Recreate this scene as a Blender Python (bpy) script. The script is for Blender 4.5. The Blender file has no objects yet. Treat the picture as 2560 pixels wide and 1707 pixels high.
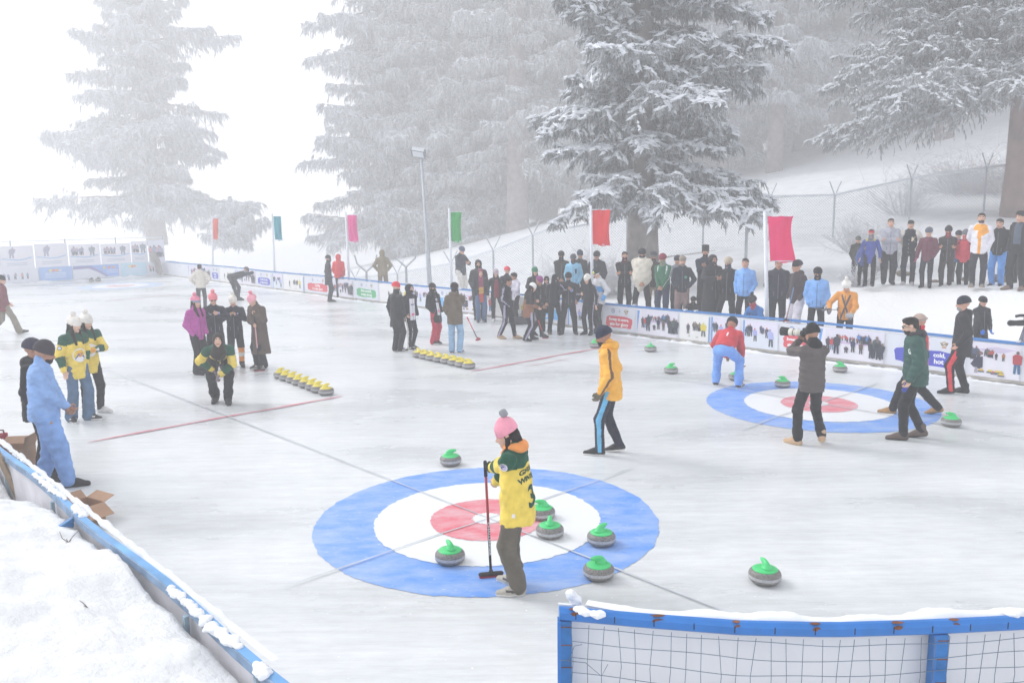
HAZE = .0098
EXPO = 1.30
import bpy, math, random
import numpy as np
from mathutils import Vector, Matrix
from mathutils.bvhtree import BVHTree
R_ = math.radians
rng = np.random.default_rng(7)
random.seed(7)
scene = bpy.context.scene
COL = scene.collection

# ---------------------------------------------------------------- camera model (metres; ice surface at z = 0)
CAM_F, CAM_TH, CAM_RO, CAM_H = 2098.53, 0.1572976, 0.0134071, 3.30525   # focal length in photo pixels, pitch, roll, height
CX, CY = 1280.0, 853.5
_fw = np.array([0, math.cos(CAM_TH), -math.sin(CAM_TH)])
_rt0 = np.array([1.0, 0, 0]); _up0 = np.array([0, math.sin(CAM_TH), math.cos(CAM_TH)])
_c, _s = math.cos(CAM_RO), math.sin(CAM_RO)
_rt = _c*_rt0 - _s*_up0; _up = _s*_rt0 + _c*_up0
CPOS = np.array([0, 0, CAM_H])
AZ = 2.31869168
SD = np.array([math.cos(AZ), math.sin(AZ)]); SN = np.array([-SD[1], SD[0]])   # along the sheets / across them
O1 = np.array([-0.29184, 8.62845])       # centre of the near house
O2 = np.array([5.12174, 13.7087]); O3 = np.array([-18.0401, 38.7276])
K = 1.08844
def ray(u, v): return _fw + (u-CX)/CAM_F*_rt - (v-CY)/CAM_F*_up
def at_z(u, v, z=0.0):
    D = ray(u, v); return CPOS + D*((z-CAM_H)/D[2])
def at_n(u, v, nn):
    D = ray(u, v); t = (nn-(CPOS[:2]-O1)@SN)/(D[:2]@SN); return CPOS + t*D
def at_depth(u, v, t): return CPOS + t*ray(u, v)
def W(d, n, z=0.0):
    q = O1 + d*SD + n*SN; return np.array([q[0], q[1], z])
def DN(P): q = np.asarray(P)[:2]-O1; return q@SD, q@SN
def proj_v(P):
    d = np.asarray(P, float)-CPOS; return CY - CAM_F*(d@_up)/(d@_fw)
def height_at(P, vt):
    lo, hi = 0.0, 6.0
    for _ in range(30):
        m = (lo+hi)/2
        if proj_v([P[0], P[1], P[2]+m]) > vt: lo = m
        else: hi = m
    return lo

# ---------------------------------------------------------------- materials
def lin(hexs):
    if not isinstance(hexs, str): return tuple(hexs)
    h = hexs.lstrip('#'); h = ''.join(c*2 for c in h) if len(h) == 3 else h; out = []
    for i in (0, 2, 4):
        c = int(h[i:i+2], 16)/255
        out.append(c/12.92 if c <= .04045 else ((c+.055)/1.055)**2.4)
    return tuple(out)
_M = {}
def mat(hexs, rough=.85, var=.18, scale=6.0, metal=0.0, spec=.25, bump=0.0, bscale=60.0, sheen=0.0, name=None, sss=0.0):
    key = (hexs, rough, var, scale, metal, spec, bump, bscale, sheen, sss)
    if key in _M: return _M[key]
    m = bpy.data.materials.new(name or 'paint_%s' % str(hexs).strip('#()')[:8]); m.use_nodes = True
    nt = m.node_tree; N = nt.nodes; L = nt.links; b = N['Principled BSDF']
    c = lin(hexs)
    b.inputs['Roughness'].default_value = rough; b.inputs['Metallic'].default_value = metal
    b.inputs['Specular IOR Level'].default_value = spec
    if sheen: b.inputs['Sheen Weight'].default_value = sheen
    tc = N.new('ShaderNodeTexCoord')
    if var > 0:
        nz = N.new('ShaderNodeTexNoise'); nz.inputs['Scale'].default_value = scale; nz.inputs['Detail'].default_value = 4
        L.new(tc.outputs['Object'], nz.inputs['Vector'])
        r = N.new('ShaderNodeMapRange'); r.inputs[1].default_value = .3; r.inputs[2].default_value = .7
        r.inputs[3].default_value = 1-var; r.inputs[4].default_value = 1+var
        L.new(nz.outputs['Fac'], r.inputs['Value'])
        mx = N.new('ShaderNodeVectorMath'); mx.operation = 'SCALE'; mx.inputs[0].default_value = c
        L.new(r.outputs[0], mx.inputs['Scale']); L.new(mx.outputs[0], b.inputs['Base Color'])
    else: b.inputs['Base Color'].default_value = (*c, 1)
    if bump:
        n2 = N.new('ShaderNodeTexNoise'); n2.inputs['Scale'].default_value = bscale; n2.inputs['Detail'].default_value = 3
        L.new(tc.outputs['Object'], n2.inputs['Vector'])
        bp = N.new('ShaderNodeBump'); bp.inputs['Strength'].default_value = bump; bp.inputs['Distance'].default_value = .02
        L.new(n2.outputs['Fac'], bp.inputs['Height']); L.new(bp.outputs[0], b.inputs['Normal'])
    _M[key] = m
    return m
def darken(h):
    c = lin(h); l = .2*c[0]+.7*c[1]+.1*c[2]; k = .62 if l < .03 else .62+.38*min(1, (l-.03)/.05)
    return tuple(round(x*k, 4) for x in c)
def cloth(h): return mat(darken(h), .88, .16, 9.0, spec=.15, sheen=.1, bump=.5, bscale=22)
def shell(h): return mat(darken(h), .6, .12, 8.0, spec=.3, bump=.35, bscale=16)

# ---------------------------------------------------------------- mesh helpers
def tag(o, label=None, cat=None, group=None, kind=None):
    if label: o['label'] = label
    if cat: o['category'] = cat
    if group: o['group'] = group
    if kind: o['kind'] = kind
    return o
def empty(name, loc, rz=0.0):
    o = bpy.data.objects.new(name, None); COL.objects.link(o)
    o.location = [float(x) for x in loc]; o.rotation_euler = (0, 0, rz); o.empty_display_size = .1
    return o
def link_mesh(name, me, parent=None, loc=None, rot=None):
    o = bpy.data.objects.new(name, me); COL.objects.link(o)
    if parent: o.parent = parent
    if loc is not None: o.location = [float(x) for x in loc]
    if rot is not None: o.rotation_euler = rot
    return o
def mesh_np(name, V, F, mats, mi=None, smooth=True):
    """V (n,3); F (m,k) array with constant k or list of tuples"""
    me = bpy.data.meshes.new(name)
    V = np.asarray(V, dtype=np.float32)
    if isinstance(F, np.ndarray):
        k = F.shape[1]; m = len(F)
        me.vertices.add(len(V)); me.vertices.foreach_set('co', V.ravel())
        me.loops.add(m*k); me.loops.foreach_set('vertex_index', F.ravel().astype(np.int32))
        me.polygons.add(m); me.polygons.foreach_set('loop_start', (np.arange(m)*k).astype(np.int32))
        try: me.polygons.foreach_set('loop_total', np.full(m, k, dtype=np.int32))
        except Exception: pass
        me.update(calc_edges=True)
    else:
        me.from_pydata([tuple(map(float, v)) for v in V], [], [tuple(int(i) for i in f) for f in F]); me.update()
    for mm in (mats if isinstance(mats, (list, tuple)) else [mats]): me.materials.append(mm)
    if mi is not None: me.polygons.foreach_set('material_index', np.asarray(mi, dtype=np.int32))
    me.polygons.foreach_set('use_smooth', np.full(len(me.polygons), smooth))
    me.update()
    return me
class MB:
    """collects shapes, each with a material slot, into ONE mesh"""
    def __init__(s): s.V = []; s.F = []; s.I = []; s.n = 0
    def add(s, V, F, mi=0):
        V = np.asarray(V, float)
        s.V.append(V)
        for f in F: s.F.append(tuple(int(i)+s.n for i in f)); s.I.append(mi)
        s.n += len(V); return s
    def box(s, a, b, mi=0, M=None):
        x0, y0, z0 = a; x1, y1, z1 = b
        V = np.array([[x0,y0,z0],[x1,y0,z0],[x1,y1,z0],[x0,y1,z0],[x0,y0,z1],[x1,y0,z1],[x1,y1,z1],[x0,y1,z1]], float)
        if M is not None: V = V@M[:3,:3].T + M[:3,3]
        return s.add(V, [(0,3,2,1),(4,5,6,7),(0,1,5,4),(1,2,6,5),(2,3,7,6),(3,0,4,7)], mi)
    def tube(s, P, r, mi=0, k=8, cap=True):
        P = [np.asarray(p, float) for p in P]; r = [r]*len(P) if np.isscalar(r) else list(r)
        V = []; prev = None
        for i, p in enumerate(P):
            t = (P[min(i+1, len(P)-1)]-P[max(i-1, 0)]); t = t/(np.linalg.norm(t)+1e-9)
            if prev is None:
                a = np.array([0, 0, 1.0]) if abs(t[2]) < .9 else np.array([1.0, 0, 0])
            else: a = prev
            x = np.cross(a, t) if prev is None else prev-(prev@t)*t
            x /= np.linalg.norm(x)+1e-9; prev = x; y = np.cross(t, x)
            for j in range(k):
                an = 2*math.pi*j/k; V.append(p+r[i]*(math.cos(an)*x+math.sin(an)*y))
        F = []
        for i in range(len(P)-1):
            for j in range(k):
                j2 = (j+1) % k; F.append((i*k+j, i*k+j2, (i+1)*k+j2, (i+1)*k+j))
        if cap:
            F.append(tuple(range(k-1, -1, -1))); F.append(tuple((len(P)-1)*k+j for j in range(k)))
        return s.add(V, F, mi)
    def lathe(s, prof, mi=0, k=32, c=(0, 0, 0), mis=None):
        V = []; F = []; I = []
        for r, z in prof:
            for j in range(k):
                a = 2*math.pi*j/k; V.append((c[0]+r*math.cos(a), c[1]+r*math.sin(a), c[2]+z))
        for i in range(len(prof)-1):
            for j in range(k):
                j2 = (j+1) % k; s.F.append(tuple(x+s.n for x in (i*k+j, i*k+j2, (i+1)*k+j2, (i+1)*k+j))); s.I.append(mis[i] if mis else mi)
        for i, rev in ((0, True), (len(prof)-1, False)):
            f = [i*k+j+s.n for j in range(k)]; s.F.append(tuple(f[::-1] if rev else f)); s.I.append(mis[min(i, len(prof)-2)] if mis else mi)
        s.V.append(np.array(V, float)); s.n += len(V); return s
    def xf(s, M):
        s.V = [v@M[:3,:3].T + M[:3,3] for v in s.V]; return s
    def mesh(s, name, mats, smooth=True):
        return mesh_np(name, np.concatenate(s.V), s.F, mats, s.I, smooth)
    def build(s, name, mats, parent=None, smooth=False, loc=None, rot=None):
        return link_mesh(name, s.mesh(name, mats, smooth), parent, loc, rot)
def copy_tree(o, parent=None):
    c = o.copy(); COL.objects.link(c)
    if parent: c.parent = parent
    for ch in list(o.children): copy_tree(ch, c)
    return c

# ---------------------------------------------------------------- implicit surfaces (surface nets)
def nets(Fv, org, h):
    S = Fv < 0
    nx, ny, nz = Fv.shape
    def c(a, i, j, k): return a[i:nx-1+i, j:ny-1+j, k:nz-1+k]
    cnt = sum(c(S, i, j, k).astype(np.int8) for i in (0,1) for j in (0,1) for k in (0,1))
    mask = (cnt > 0) & (cnt < 8)
    idx = np.argwhere(mask)
    acc = np.zeros((len(idx), 3)); num = np.zeros(len(idx))
    I, J, Kk = idx.T
    corners = [(0,0,0),(1,0,0),(0,1,0),(1,1,0),(0,0,1),(1,0,1),(0,1,1),(1,1,1)]
    for a in range(8):
        for b in range(a+1, 8):
            ca, cb = np.array(corners[a]), np.array(corners[b])
            if np.abs(ca-cb).sum() != 1: continue
            fa = Fv[I+ca[0], J+ca[1], Kk+ca[2]]; fb = Fv[I+cb[0], J+cb[1], Kk+cb[2]]
            m = (fa < 0) != (fb < 0)
            t = np.where(m, fa/(np.where(np.abs(fa-fb) < 1e-12, 1, fa-fb)), 0)
            p = ca + t[:, None]*(cb-ca)
            acc += np.where(m[:, None], p, 0); num += m
    V = (idx + acc/np.maximum(num, 1)[:, None])*h + org
    lut = -np.ones(mask.shape, dtype=np.int64); lut[mask] = np.arange(len(idx))
    Q = []
    for ax in range(3):
        sl0 = [slice(None)]*3; sl1 = [slice(None)]*3
        sl0[ax] = slice(0, -1); sl1[ax] = slice(1, None)
        ch = S[tuple(sl0)] != S[tuple(sl1)]
        o = [a for a in range(3) if a != ax]
        E = np.argwhere(ch)
        E = E[(E[:, o[0]] > 0) & (E[:, o[1]] > 0) & (E[:, o[0]] < Fv.shape[o[0]]-1) & (E[:, o[1]] < Fv.shape[o[1]]-1)]
        if not len(E): continue
        def cell(d0, d1):
            q = E.copy(); q[:, o[0]] -= d0; q[:, o[1]] -= d1; return lut[q[:, 0], q[:, 1], q[:, 2]]
        q = np.stack([cell(1, 1), cell(0, 1), cell(0, 0), cell(1, 0)], 1)
        inside = S[E[:, 0], E[:, 1], E[:, 2]]
        flip = ~inside if ax != 1 else inside
        q[flip] = q[flip][:, ::-1]
        Q.append(q)
    Q = np.concatenate(Q); Q = Q[(Q >= 0).all(1)]
    return V, Q
def wob(P, seed, f=14.0, n=5):
    """cheap smooth noise in [-1,1]"""
    r = np.random.default_rng(seed); out = np.zeros(P.shape[:-1])
    for i in range(n):
        k = r.normal(size=3); k *= f*(.6+.9*r.random())/np.linalg.norm(k)
        out += np.sin(P@k + r.random()*6.28)
    return out/n*1.3
class SDF:
    def __init__(s): s.pr = []; s.cuts = []; s.blend = .03
    def cone(s, a, b, ra, rb=None, flat=None, fa=(0, 1, 0), tagn=0, neg=False):
        s.pr.append(('c', np.asarray(a, float), np.asarray(b, float), ra, ra if rb is None else rb, flat, np.asarray(fa, float)/np.linalg.norm(fa), tagn, neg)); return s
    def ell(s, c, r, tagn=0, neg=False, M=None):
        s.pr.append(('e', np.asarray(c, float), np.asarray(r, float), 0, 0, M, None, tagn, neg)); return s
    def cut(s, p, n): s.cuts.append((np.asarray(p, float), np.asarray(n, float)/np.linalg.norm(n))); return s
    def prim(s, q, P):
        if q[0] == 'c':
            _, a, b, ra, rb, flat, fa, _, _ = q
            ab = b-a; L2 = ab@ab+1e-12
            t = np.clip((P-a)@ab/L2, 0, 1)
            D = P-(a+t[..., None]*ab)
            if flat:
                comp = D@fa
                D = D + (comp*(1/flat-1))[..., None]*fa
            return np.linalg.norm(D, axis=-1)-(ra+(rb-ra)*t), t
        _, c, r, _, _, M, _, _, _ = q
        D = P-c
        if M is not None: D = D@M
        k = np.linalg.norm(D/r, axis=-1)
        return (k-1)*min(r), np.zeros(P.shape[:-1])
    def eval(s, P, want=False):
        d = None; best = None; bi = None; bt = None
        for i, q in enumerate(s.pr):
            di, ti = s.prim(q, P)
            if q[8]:
                hh = np.clip(.5-.5*(d+di)/(s.blend*.4), 0, 1); d = d*(1-hh)+(-di)*hh+s.blend*.4*hh*(1-hh); continue
            if want:
                if best is None: best = di.copy(); bi = np.full(di.shape, q[7]); bt = ti
                else:
                    m = di < best; best = np.where(m, di, best); bi = np.where(m, q[7], bi); bt = np.where(m, ti, bt)
            if d is None: d = di
            else:
                k = s.blend; hh = np.clip(.5+.5*(d-di)/k, 0, 1); d = d*(1-hh)+di*hh-k*hh*(1-hh)
        for p, n in s.cuts: d = np.maximum(d, (P-p)@n)
        return (d, bi, bt) if want else d
    def bounds(s):
        lo = np.full(3, 1e9); hi = -lo
        for q in s.pr:
            if q[8]: continue
            if q[0] == 'c':
                for p, r in ((q[1], q[3]), (q[2], q[4])): lo = np.minimum(lo, p-r*1.02); hi = np.maximum(hi, p+r*1.02)
            else: lo = np.minimum(lo, q[1]-max(q[2])); hi = np.maximum(hi, q[1]+max(q[2]))
        return lo, hi
    def surf(s, h, disp=None, pad=.03):
        lo, hi = s.bounds(); lo -= pad+h; hi += pad+h
        n = np.ceil((hi-lo)/h).astype(int)+1
        ax = [lo[i]+h*np.arange(n[i]) for i in range(3)]
        P = np.stack(np.meshgrid(*ax, indexing='ij'), -1)
        d = s.eval(P)
        if disp is not None: d = d - disp(P)
        return nets(d, lo, h)
# ================================================================ SETTING
def group_nodes(m):
    nt = m.node_tree; return nt, nt.nodes, nt.links, nt.nodes['Principled BSDF']
def snow_mat(name, c0=(.80,.82,.86), bs=5.0, strength=.5, dirt=0.0):
    m = bpy.data.materials.new(name); m.use_nodes = True; nt, N, L, b = group_nodes(m)
    b.inputs['Base Color'].default_value = (*c0, 1); b.inputs['Roughness'].default_value = .75; b.inputs['Specular IOR Level'].default_value = .2
    tc = N.new('ShaderNodeTexCoord')
    n1 = N.new('ShaderNodeTexNoise'); n1.inputs['Scale'].default_value = bs; n1.inputs['Detail'].default_value = 8; n1.inputs['Roughness'].default_value = .6
    L.new(tc.outputs['Object'], n1.inputs['Vector'])
    bp = N.new('ShaderNodeBump'); bp.inputs['Strength'].default_value = strength; bp.inputs['Distance'].default_value = .06
    L.new(n1.outputs['Fac'], bp.inputs['Height']); L.new(bp.outputs[0], b.inputs['Normal'])
    if dirt:
        n2 = N.new('ShaderNodeTexNoise'); n2.inputs['Scale'].default_value = 1.3; n2.inputs['Detail'].default_value = 6
        L.new(tc.outputs['Object'], n2.inputs['Vector'])
        cr = N.new('ShaderNodeValToRGB'); cr.color_ramp.elements[0].position = .3; cr.color_ramp.elements[0].color = (*[x*(1-dirt) for x in c0], 1)
        cr.color_ramp.elements[1].position = .6; cr.color_ramp.elements[1].color = (*c0, 1)
        L.new(n2.outputs['Fac'], cr.inputs[0]); L.new(cr.outputs[0], b.inputs['Base Color'])
    return m
SNOW = snow_mat('snow', (.87,.88,.895), 11.0, .6)
SNOWF = snow_mat('hillside_snow', (.84,.855,.885), 1.5, .6, .14)
CLUMP = mat((.84,.86,.90), .8, .04, 3.0)

# ---- ice
def ice_mat():
    m = bpy.data.materials.new('ice'); m.use_nodes = True; nt, N, L, b = group_nodes(m)
    tc = N.new('ShaderNodeTexCoord')
    mp = N.new('ShaderNodeMapping'); mp.inputs['Rotation'].default_value = (0, 0, -AZ+.5); mp.inputs['Scale'].default_value = (.35, 1.0, 1)
    L.new(tc.outputs['Object'], mp.inputs['Vector'])
    n1 = N.new('ShaderNodeTexNoise'); n1.inputs['Scale'].default_value = .55; n1.inputs['Detail'].default_value = 7; n1.inputs['Roughness'].default_value = .62
    L.new(mp.outputs[0], n1.inputs['Vector'])
    cr = N.new('ShaderNodeValToRGB'); e = cr.color_ramp.elements
    e[0].position = .30; e[0].color = (.54,.565,.58, 1); e[1].position = .66; e[1].color = (.78,.80,.82, 1)
    e.new(.47).color = (.67,.695,.715, 1)
    L.new(n1.outputs['Fac'], cr.inputs[0])
    # fine scratches and shavings
    n2 = N.new('ShaderNodeTexNoise'); n2.inputs['Scale'].default_value = 9; n2.inputs['Detail'].default_value = 9; n2.inputs['Roughness'].default_value = .7
    L.new(mp.outputs[0], n2.inputs['Vector'])
    r2 = N.new('ShaderNodeMapRange'); r2.inputs[1].default_value = .35; r2.inputs[2].default_value = .68; r2.inputs[3].default_value = .94; r2.inputs[4].default_value = 1.07
    L.new(n2.outputs['Fac'], r2.inputs['Value'])
    mul = N.new('ShaderNodeVectorMath'); mul.operation = 'SCALE'; L.new(cr.outputs[0], mul.inputs[0]); L.new(r2.outputs[0], mul.inputs['Scale'])
    mp2 = N.new('ShaderNodeMapping'); mp2.inputs['Rotation'].default_value = (0, 0, -AZ+.2); mp2.inputs['Scale'].default_value = (.09, 1.6, 1); L.new(tc.outputs['Object'], mp2.inputs['Vector'])
    n4 = N.new('ShaderNodeTexNoise'); n4.inputs['Scale'].default_value = 7; n4.inputs['Detail'].default_value = 6; n4.inputs['Roughness'].default_value = .75; L.new(mp2.outputs[0], n4.inputs['Vector'])
    r4 = N.new('ShaderNodeMapRange'); r4.inputs[1].default_value = .36; r4.inputs[2].default_value = .66; r4.inputs[3].default_value = .93; r4.inputs[4].default_value = 1.06; L.new(n4.outputs['Fac'], r4.inputs['Value'])
    mul2 = N.new('ShaderNodeVectorMath'); mul2.operation = 'SCALE'; L.new(mul.outputs[0], mul2.inputs[0]); L.new(r4.outputs[0], mul2.inputs['Scale']); mul = mul2
    v = N.new('ShaderNodeTexNoise'); v.inputs['Scale'].default_value = 26; v.inputs['Detail'].default_value = 2
    L.new(tc.outputs['Object'], v.inputs['Vector'])
    r3 = N.new('ShaderNodeMapRange'); r3.inputs[1].default_value = .70; r3.inputs[2].default_value = .76
    L.new(v.outputs['Fac'], r3.inputs['Value'])
    mx = N.new('ShaderNodeMix'); mx.data_type = 'RGBA'; L.new(r3.outputs[0], mx.inputs['Factor']); L.new(mul.outputs[0], mx.inputs['A']); mx.inputs['B'].default_value = (.93,.94,.95, 1)
    L.new(mx.outputs['Result'], b.inputs['Base Color'])
    rr = N.new('ShaderNodeMapRange'); rr.inputs[1].default_value = .3; rr.inputs[2].default_value = .7; rr.inputs[3].default_value = .20; rr.inputs[4].default_value = .42
    L.new(n1.outputs['Fac'], rr.inputs['Value']); L.new(rr.outputs[0], b.inputs['Roughness'])
    b.inputs['Specular IOR Level'].default_value = .36
    bp = N.new('ShaderNodeBump'); bp.inputs['Strength'].default_value = .12; bp.inputs['Distance'].default_value = .01
    L.new(n2.outputs['Fac'], bp.inputs['Height']); L.new(bp.outputs[0], b.inputs['Normal'])
    return m
ICE = ice_mat()
def paint(name, c, fade=0.0, worn=.5):
    """paint laid under a skin of ice: streaky, speckled, fading into the ice colour where it is thin"""
    m = bpy.data.materials.new(name); m.use_nodes = True; nt, N, L, b = group_nodes(m)
    tc = N.new('ShaderNodeTexCoord')
    mp = N.new('ShaderNodeMapping'); mp.inputs['Scale'].default_value = (1.0, 2.2, 1); mp.inputs['Rotation'].default_value = (0, 0, .3)
    L.new(tc.outputs['Object'], mp.inputs['Vector'])
    n1 = N.new('ShaderNodeTexNoise'); n1.inputs['Scale'].default_value = 2.0; n1.inputs['Detail'].default_value = 9; n1.inputs['Roughness'].default_value = .68
    L.new(mp.outputs[0], n1.inputs['Vector'])
    r1 = N.new('ShaderNodeMapRange'); r1.inputs[1].default_value = .33; r1.inputs[2].default_value = .72; r1.inputs[3].default_value = fade; r1.inputs[4].default_value = min(1, fade+worn)
    L.new(n1.outputs['Fac'], r1.inputs['Value'])
    n2 = N.new('ShaderNodeTexNoise'); n2.inputs['Scale'].default_value = 14; n2.inputs['Detail'].default_value = 4
    L.new(mp.outputs[0], n2.inputs['Vector'])
    r2 = N.new('ShaderNodeMapRange'); r2.inputs[1].default_value = .64; r2.inputs[2].default_value = .74
    L.new(n2.outputs['Fac'], r2.inputs['Value'])
    mxv = N.new('ShaderNodeMath'); mxv.operation = 'MAXIMUM'; L.new(r1.outputs[0], mxv.inputs[0]); L.new(r2.outputs[0], mxv.inputs[1])
    mx = N.new('ShaderNodeMix'); mx.data_type = 'RGBA'; L.new(mxv.outputs[0], mx.inputs['Factor']); mx.inputs['A'].default_value = (*c, 1); mx.inputs['B'].default_value = (.76,.79,.83, 1)
    L.new(mx.outputs['Result'], b.inputs['Base Color']); b.inputs['Roughness'].default_value = .4; b.inputs['Specular IOR Level'].default_value = .4
    return m
BLUE = paint('blue_ice_paint', (.085,.30,.83), .0, .50); RED = paint('red_ice_paint', (.76,.07,.12), .0, .66); WHITE = paint('white_ice_paint', (.84,.86,.88), 0, .3)
BLUE_F = paint('hazed_blue_ice_paint', (.16,.40,.80), .35, .5); RED_F = paint('faded_hazed_red_ice_paint', (.74,.12,.17), .35, .5)  # far house blended paler: fog haze put into the paint colour
LINE = paint('grey_line_paint', (.40,.43,.47), .2, .6); HOG = paint('hog_line_paint', (.72,.10,.17), .05, .45)

DMIN, DMAX, NMIN, NMAX = -7.5, 39.3, -11.30, 3.70
c4 = [W(DMIN, NMIN), W(DMAX, NMIN), W(DMAX, NMAX), W(DMIN, NMAX)]
tag(link_mesh('ice_sheet', mesh_np('ice_sheet', [c - np.array([0,0,0]) for c in c4], [(0,1,2,3)] if True else [], ICE, smooth=False)), 'grey white rink ice across the whole rink', kind='structure')
def disc(name, c, r0, r1, z, m, seed, jag=.03, k=220):
    r = np.random.default_rng(seed)
    def edge(rad):
        a = np.arange(k)*2*math.pi/k; out = np.full(k, rad)
        if rad > .05:
            for q in (2, 3, 5, 9, 17, 31, 47): out += jag*rad**.5/ (q**.45)*r.normal()*np.sin(q*a+r.random()*6.28)*(.10 if q < 10 else .13)
            out += r.normal(size=k)*jag*.16
        return out
    a = np.arange(k)*2*math.pi/k
    e1 = edge(r1); V = [(c[0]+e1[i]*math.cos(a[i]), c[1]+e1[i]*math.sin(a[i]), z) for i in range(k)]
    if r0 > 0:
        e0 = edge(r0)*0+r0
        V += [(c[0]+e0[i]*math.cos(a[i]), c[1]+e0[i]*math.sin(a[i]), z) for i in range(k)]
        F = [(i, (i+1) % k, k+(i+1) % k, k+i) for i in range(k)]
    else: F = [tuple(range(k))]
    return mesh_np(name, V, F, m, smooth=False)
def house(c, bl, rd, lab, seed, z0=.004):
    root = tag(empty('curling_house', (c[0], c[1], z0)), lab, kind='structure', group='target houses painted in the ice')
    o = np.zeros(2)
    for nm, r, m, dz, jg in (('outer_ring', 1.83, bl, 0, .035), ('middle_ring', 1.21, WHITE, .004, .04), ('inner_ring', .61, rd, .008, .03), ('button', .16, WHITE, .012, .06)):
        link_mesh(nm, disc(nm, o, 0, r, dz, m, seed+int(r*100), jg), root)
house(O1, BLUE, RED, 'large blue, white and red target circles in the near ice under the girl in the pink hat', 3)
house(O2, BLUE, RED, 'blue, white and red target circles in the ice around the photographer in the grey vest', 4)
house(O3, BLUE_F, RED_F, 'faint pale target circles far off in front of the end banners', 5)
def line(name, a, b, w, m, z, lab, seed=0, n=60, wav=.015):
    r = np.random.default_rng(seed); a = np.array(a[:2]); b = np.array(b[:2]); t = (b-a)/np.linalg.norm(b-a); q = np.array([-t[1], t[0]])
    V = []; ph = r.random(4)*6.28
    for i in range(n+1):
        s = i/n; p = a+(b-a)*s; off = wav*(math.sin(7*s+ph[0])+.5*math.sin(19*s+ph[1]))
        ww = w*(.8+.25*math.sin(23*s+ph[2])+.2*r.random())*min(1, .3+12*s, .3+12*(1-s))
        V += [(*(p+q*(off-ww/2)), z), (*(p+q*(off+ww/2)), z)]
    F = [(2*i, 2*i+1, 2*i+3, 2*i+2) for i in range(n)]
    tag(link_mesh(name, mesh_np(name, V, F, m, smooth=False)), lab, kind='structure')
HD = 6.4487
line('centre_line', W(-6, 0), W(36, 0), .024, LINE, .020, 'thin grey centre line running from the near target to the far left', 1, 200)
NN2 = DN(O2)[1]
line('centre_line', W(-6, NN2), W(38, NN2), .026, LINE, .020, 'thin grey centre line of the farther sheet, past the row of yellow stones', 2, 200)
line('tee_line', W(0, 2.45), W(0, -2.55), .020, LINE, .0202, 'thin grey tee line crossing the near target circles', 3)
d2 = DN(O2)[0]
line('tee_line', W(d2, NN2+2.4), W(d2, NN2-2.3), .028, LINE, .0202, 'thin grey tee line crossing the target circles under the photographer', 4)
line('hog_line', at_z(219.3, 1106), at_z(856, 990.5), .075, HOG, .012, 'red hog line on the near sheet ending at the yellow stones', 5)
line('hog_line', at_z(1178, 929), at_z(1505, 869.5), .075, HOG, .012, 'red hog line on the farther sheet ending at a green handled stone', 6)
line('hog_line', at_z(265, 752), at_z(450, 736), .08, RED_F, .012, 'faint pink line far off near the white jacketed person', 7)
line('practice_line', at_z(1310, 917), at_z(1422, 898), .035, RED_F, .008, 'short faded red dash beside the hog line on the farther sheet', 8)
for i, (u, v, u2, v2) in enumerate([(1262, 952, 1278, 950), (1608, 1022, 1628, 1023)]):
    line('ice_mark', at_z(u, v), at_z(u2, v2), .03, LINE, .004, ['short dark scratch on the ice left of the yellow jacketed man', 'short dark scratch on the ice right of the yellow jacketed man'][i], 9+i, 8)

# ---- terrain: one sheet of snow round the rink, out to the horizon
FENCE = [(860,697,44),(975,687,42),(1127,660,40),(1249,621,38),(1360,578,37),(1423,570,36.5),(1654,531,37),(1774,518,37.5),(1926,493,38),(2087,489,38),(2279,447,37.5),(2467,420,37),(2660,396,36)]
FP = [at_depth(*f) for f in FENCE]
ctrl = []
for P in FP: ctrl.append((P[0], P[1], P[2]-2.05))
def cdn(d, n, z): q = W(d, n); ctrl.append((q[0], q[1], z))
for d, z in ((-4, .1), (0, .12), (3, .28), (6, .38), (9, .36), (12, .33), (16, .30), (20, .1), (25, -.1), (32, -.3), (39, -.4)): cdn(d, -11.5, z); cdn(d, -13.2, z-.02)
for d, z in ((-4, 1.25), (0, 1.25), (2.7, 1.2), (5, .95)): cdn(d, -16.2, z); cdn(d, -17.5, z+.03)
for d, n, z in ((6.7, -22.8, .62), (4, -23, 1.2), (-2, -22, 1.35), (-8, -20, 1.6), (10, -20, .6), (14, -20, -.1), (18, -22, -.9), (3, -14.6, .72), (-3, -14.6, .7), (8, -16, .5)): cdn(d, n, z)
for u, v, t in ((2000, 440, 60), (2300, 400, 60), (2560, 330, 60), (2200, 330, 85), (2560, 230, 90), (1800, 470, 70), (1500, 540, 60), (1300, 600, 60), (1000, 660, 65), (1900, 380, 100), (2400, 200, 130)):
    P = at_depth(u, v, t); ctrl.append(tuple(P))
for x, y, z in ((-25, 75, -4), (-60, 90, -8), (-20, 130, -6), (20, 130, 6), (-90, 60, -10), (-120, 150, -14), (-60, 40, -5), (0, 180, 0), (60, 160, 22), (90, 60, 18), (60, 10, 8), (-40, 0, -1), (0, -20, 1.5), (30, -30, 2)): ctrl.append((x, y, z))
for d in (-2, 2, 8, 20, 34): cdn(d, 6.5, .9-.04*d); cdn(d, 14, .5-.05*d)
ctrl = np.array(ctrl)
_Kc = np.linalg.norm(ctrl[:, None, :2]-ctrl[None, :, :2], axis=2)
_A = np.block([[_Kc + 0.02*np.eye(len(ctrl)), np.c_[np.ones(len(ctrl)), ctrl[:, :2]]], [np.r_[np.ones((1, len(ctrl))), ctrl[:, :2].T], np.zeros((3, 3))]])
_w = np.linalg.solve(_A, np.r_[ctrl[:, 2], 0, 0, 0])
def sstep(x, a, b): t = np.clip((x-a)/(b-a), 0, 1); return t*t*(3-2*t)
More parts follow.
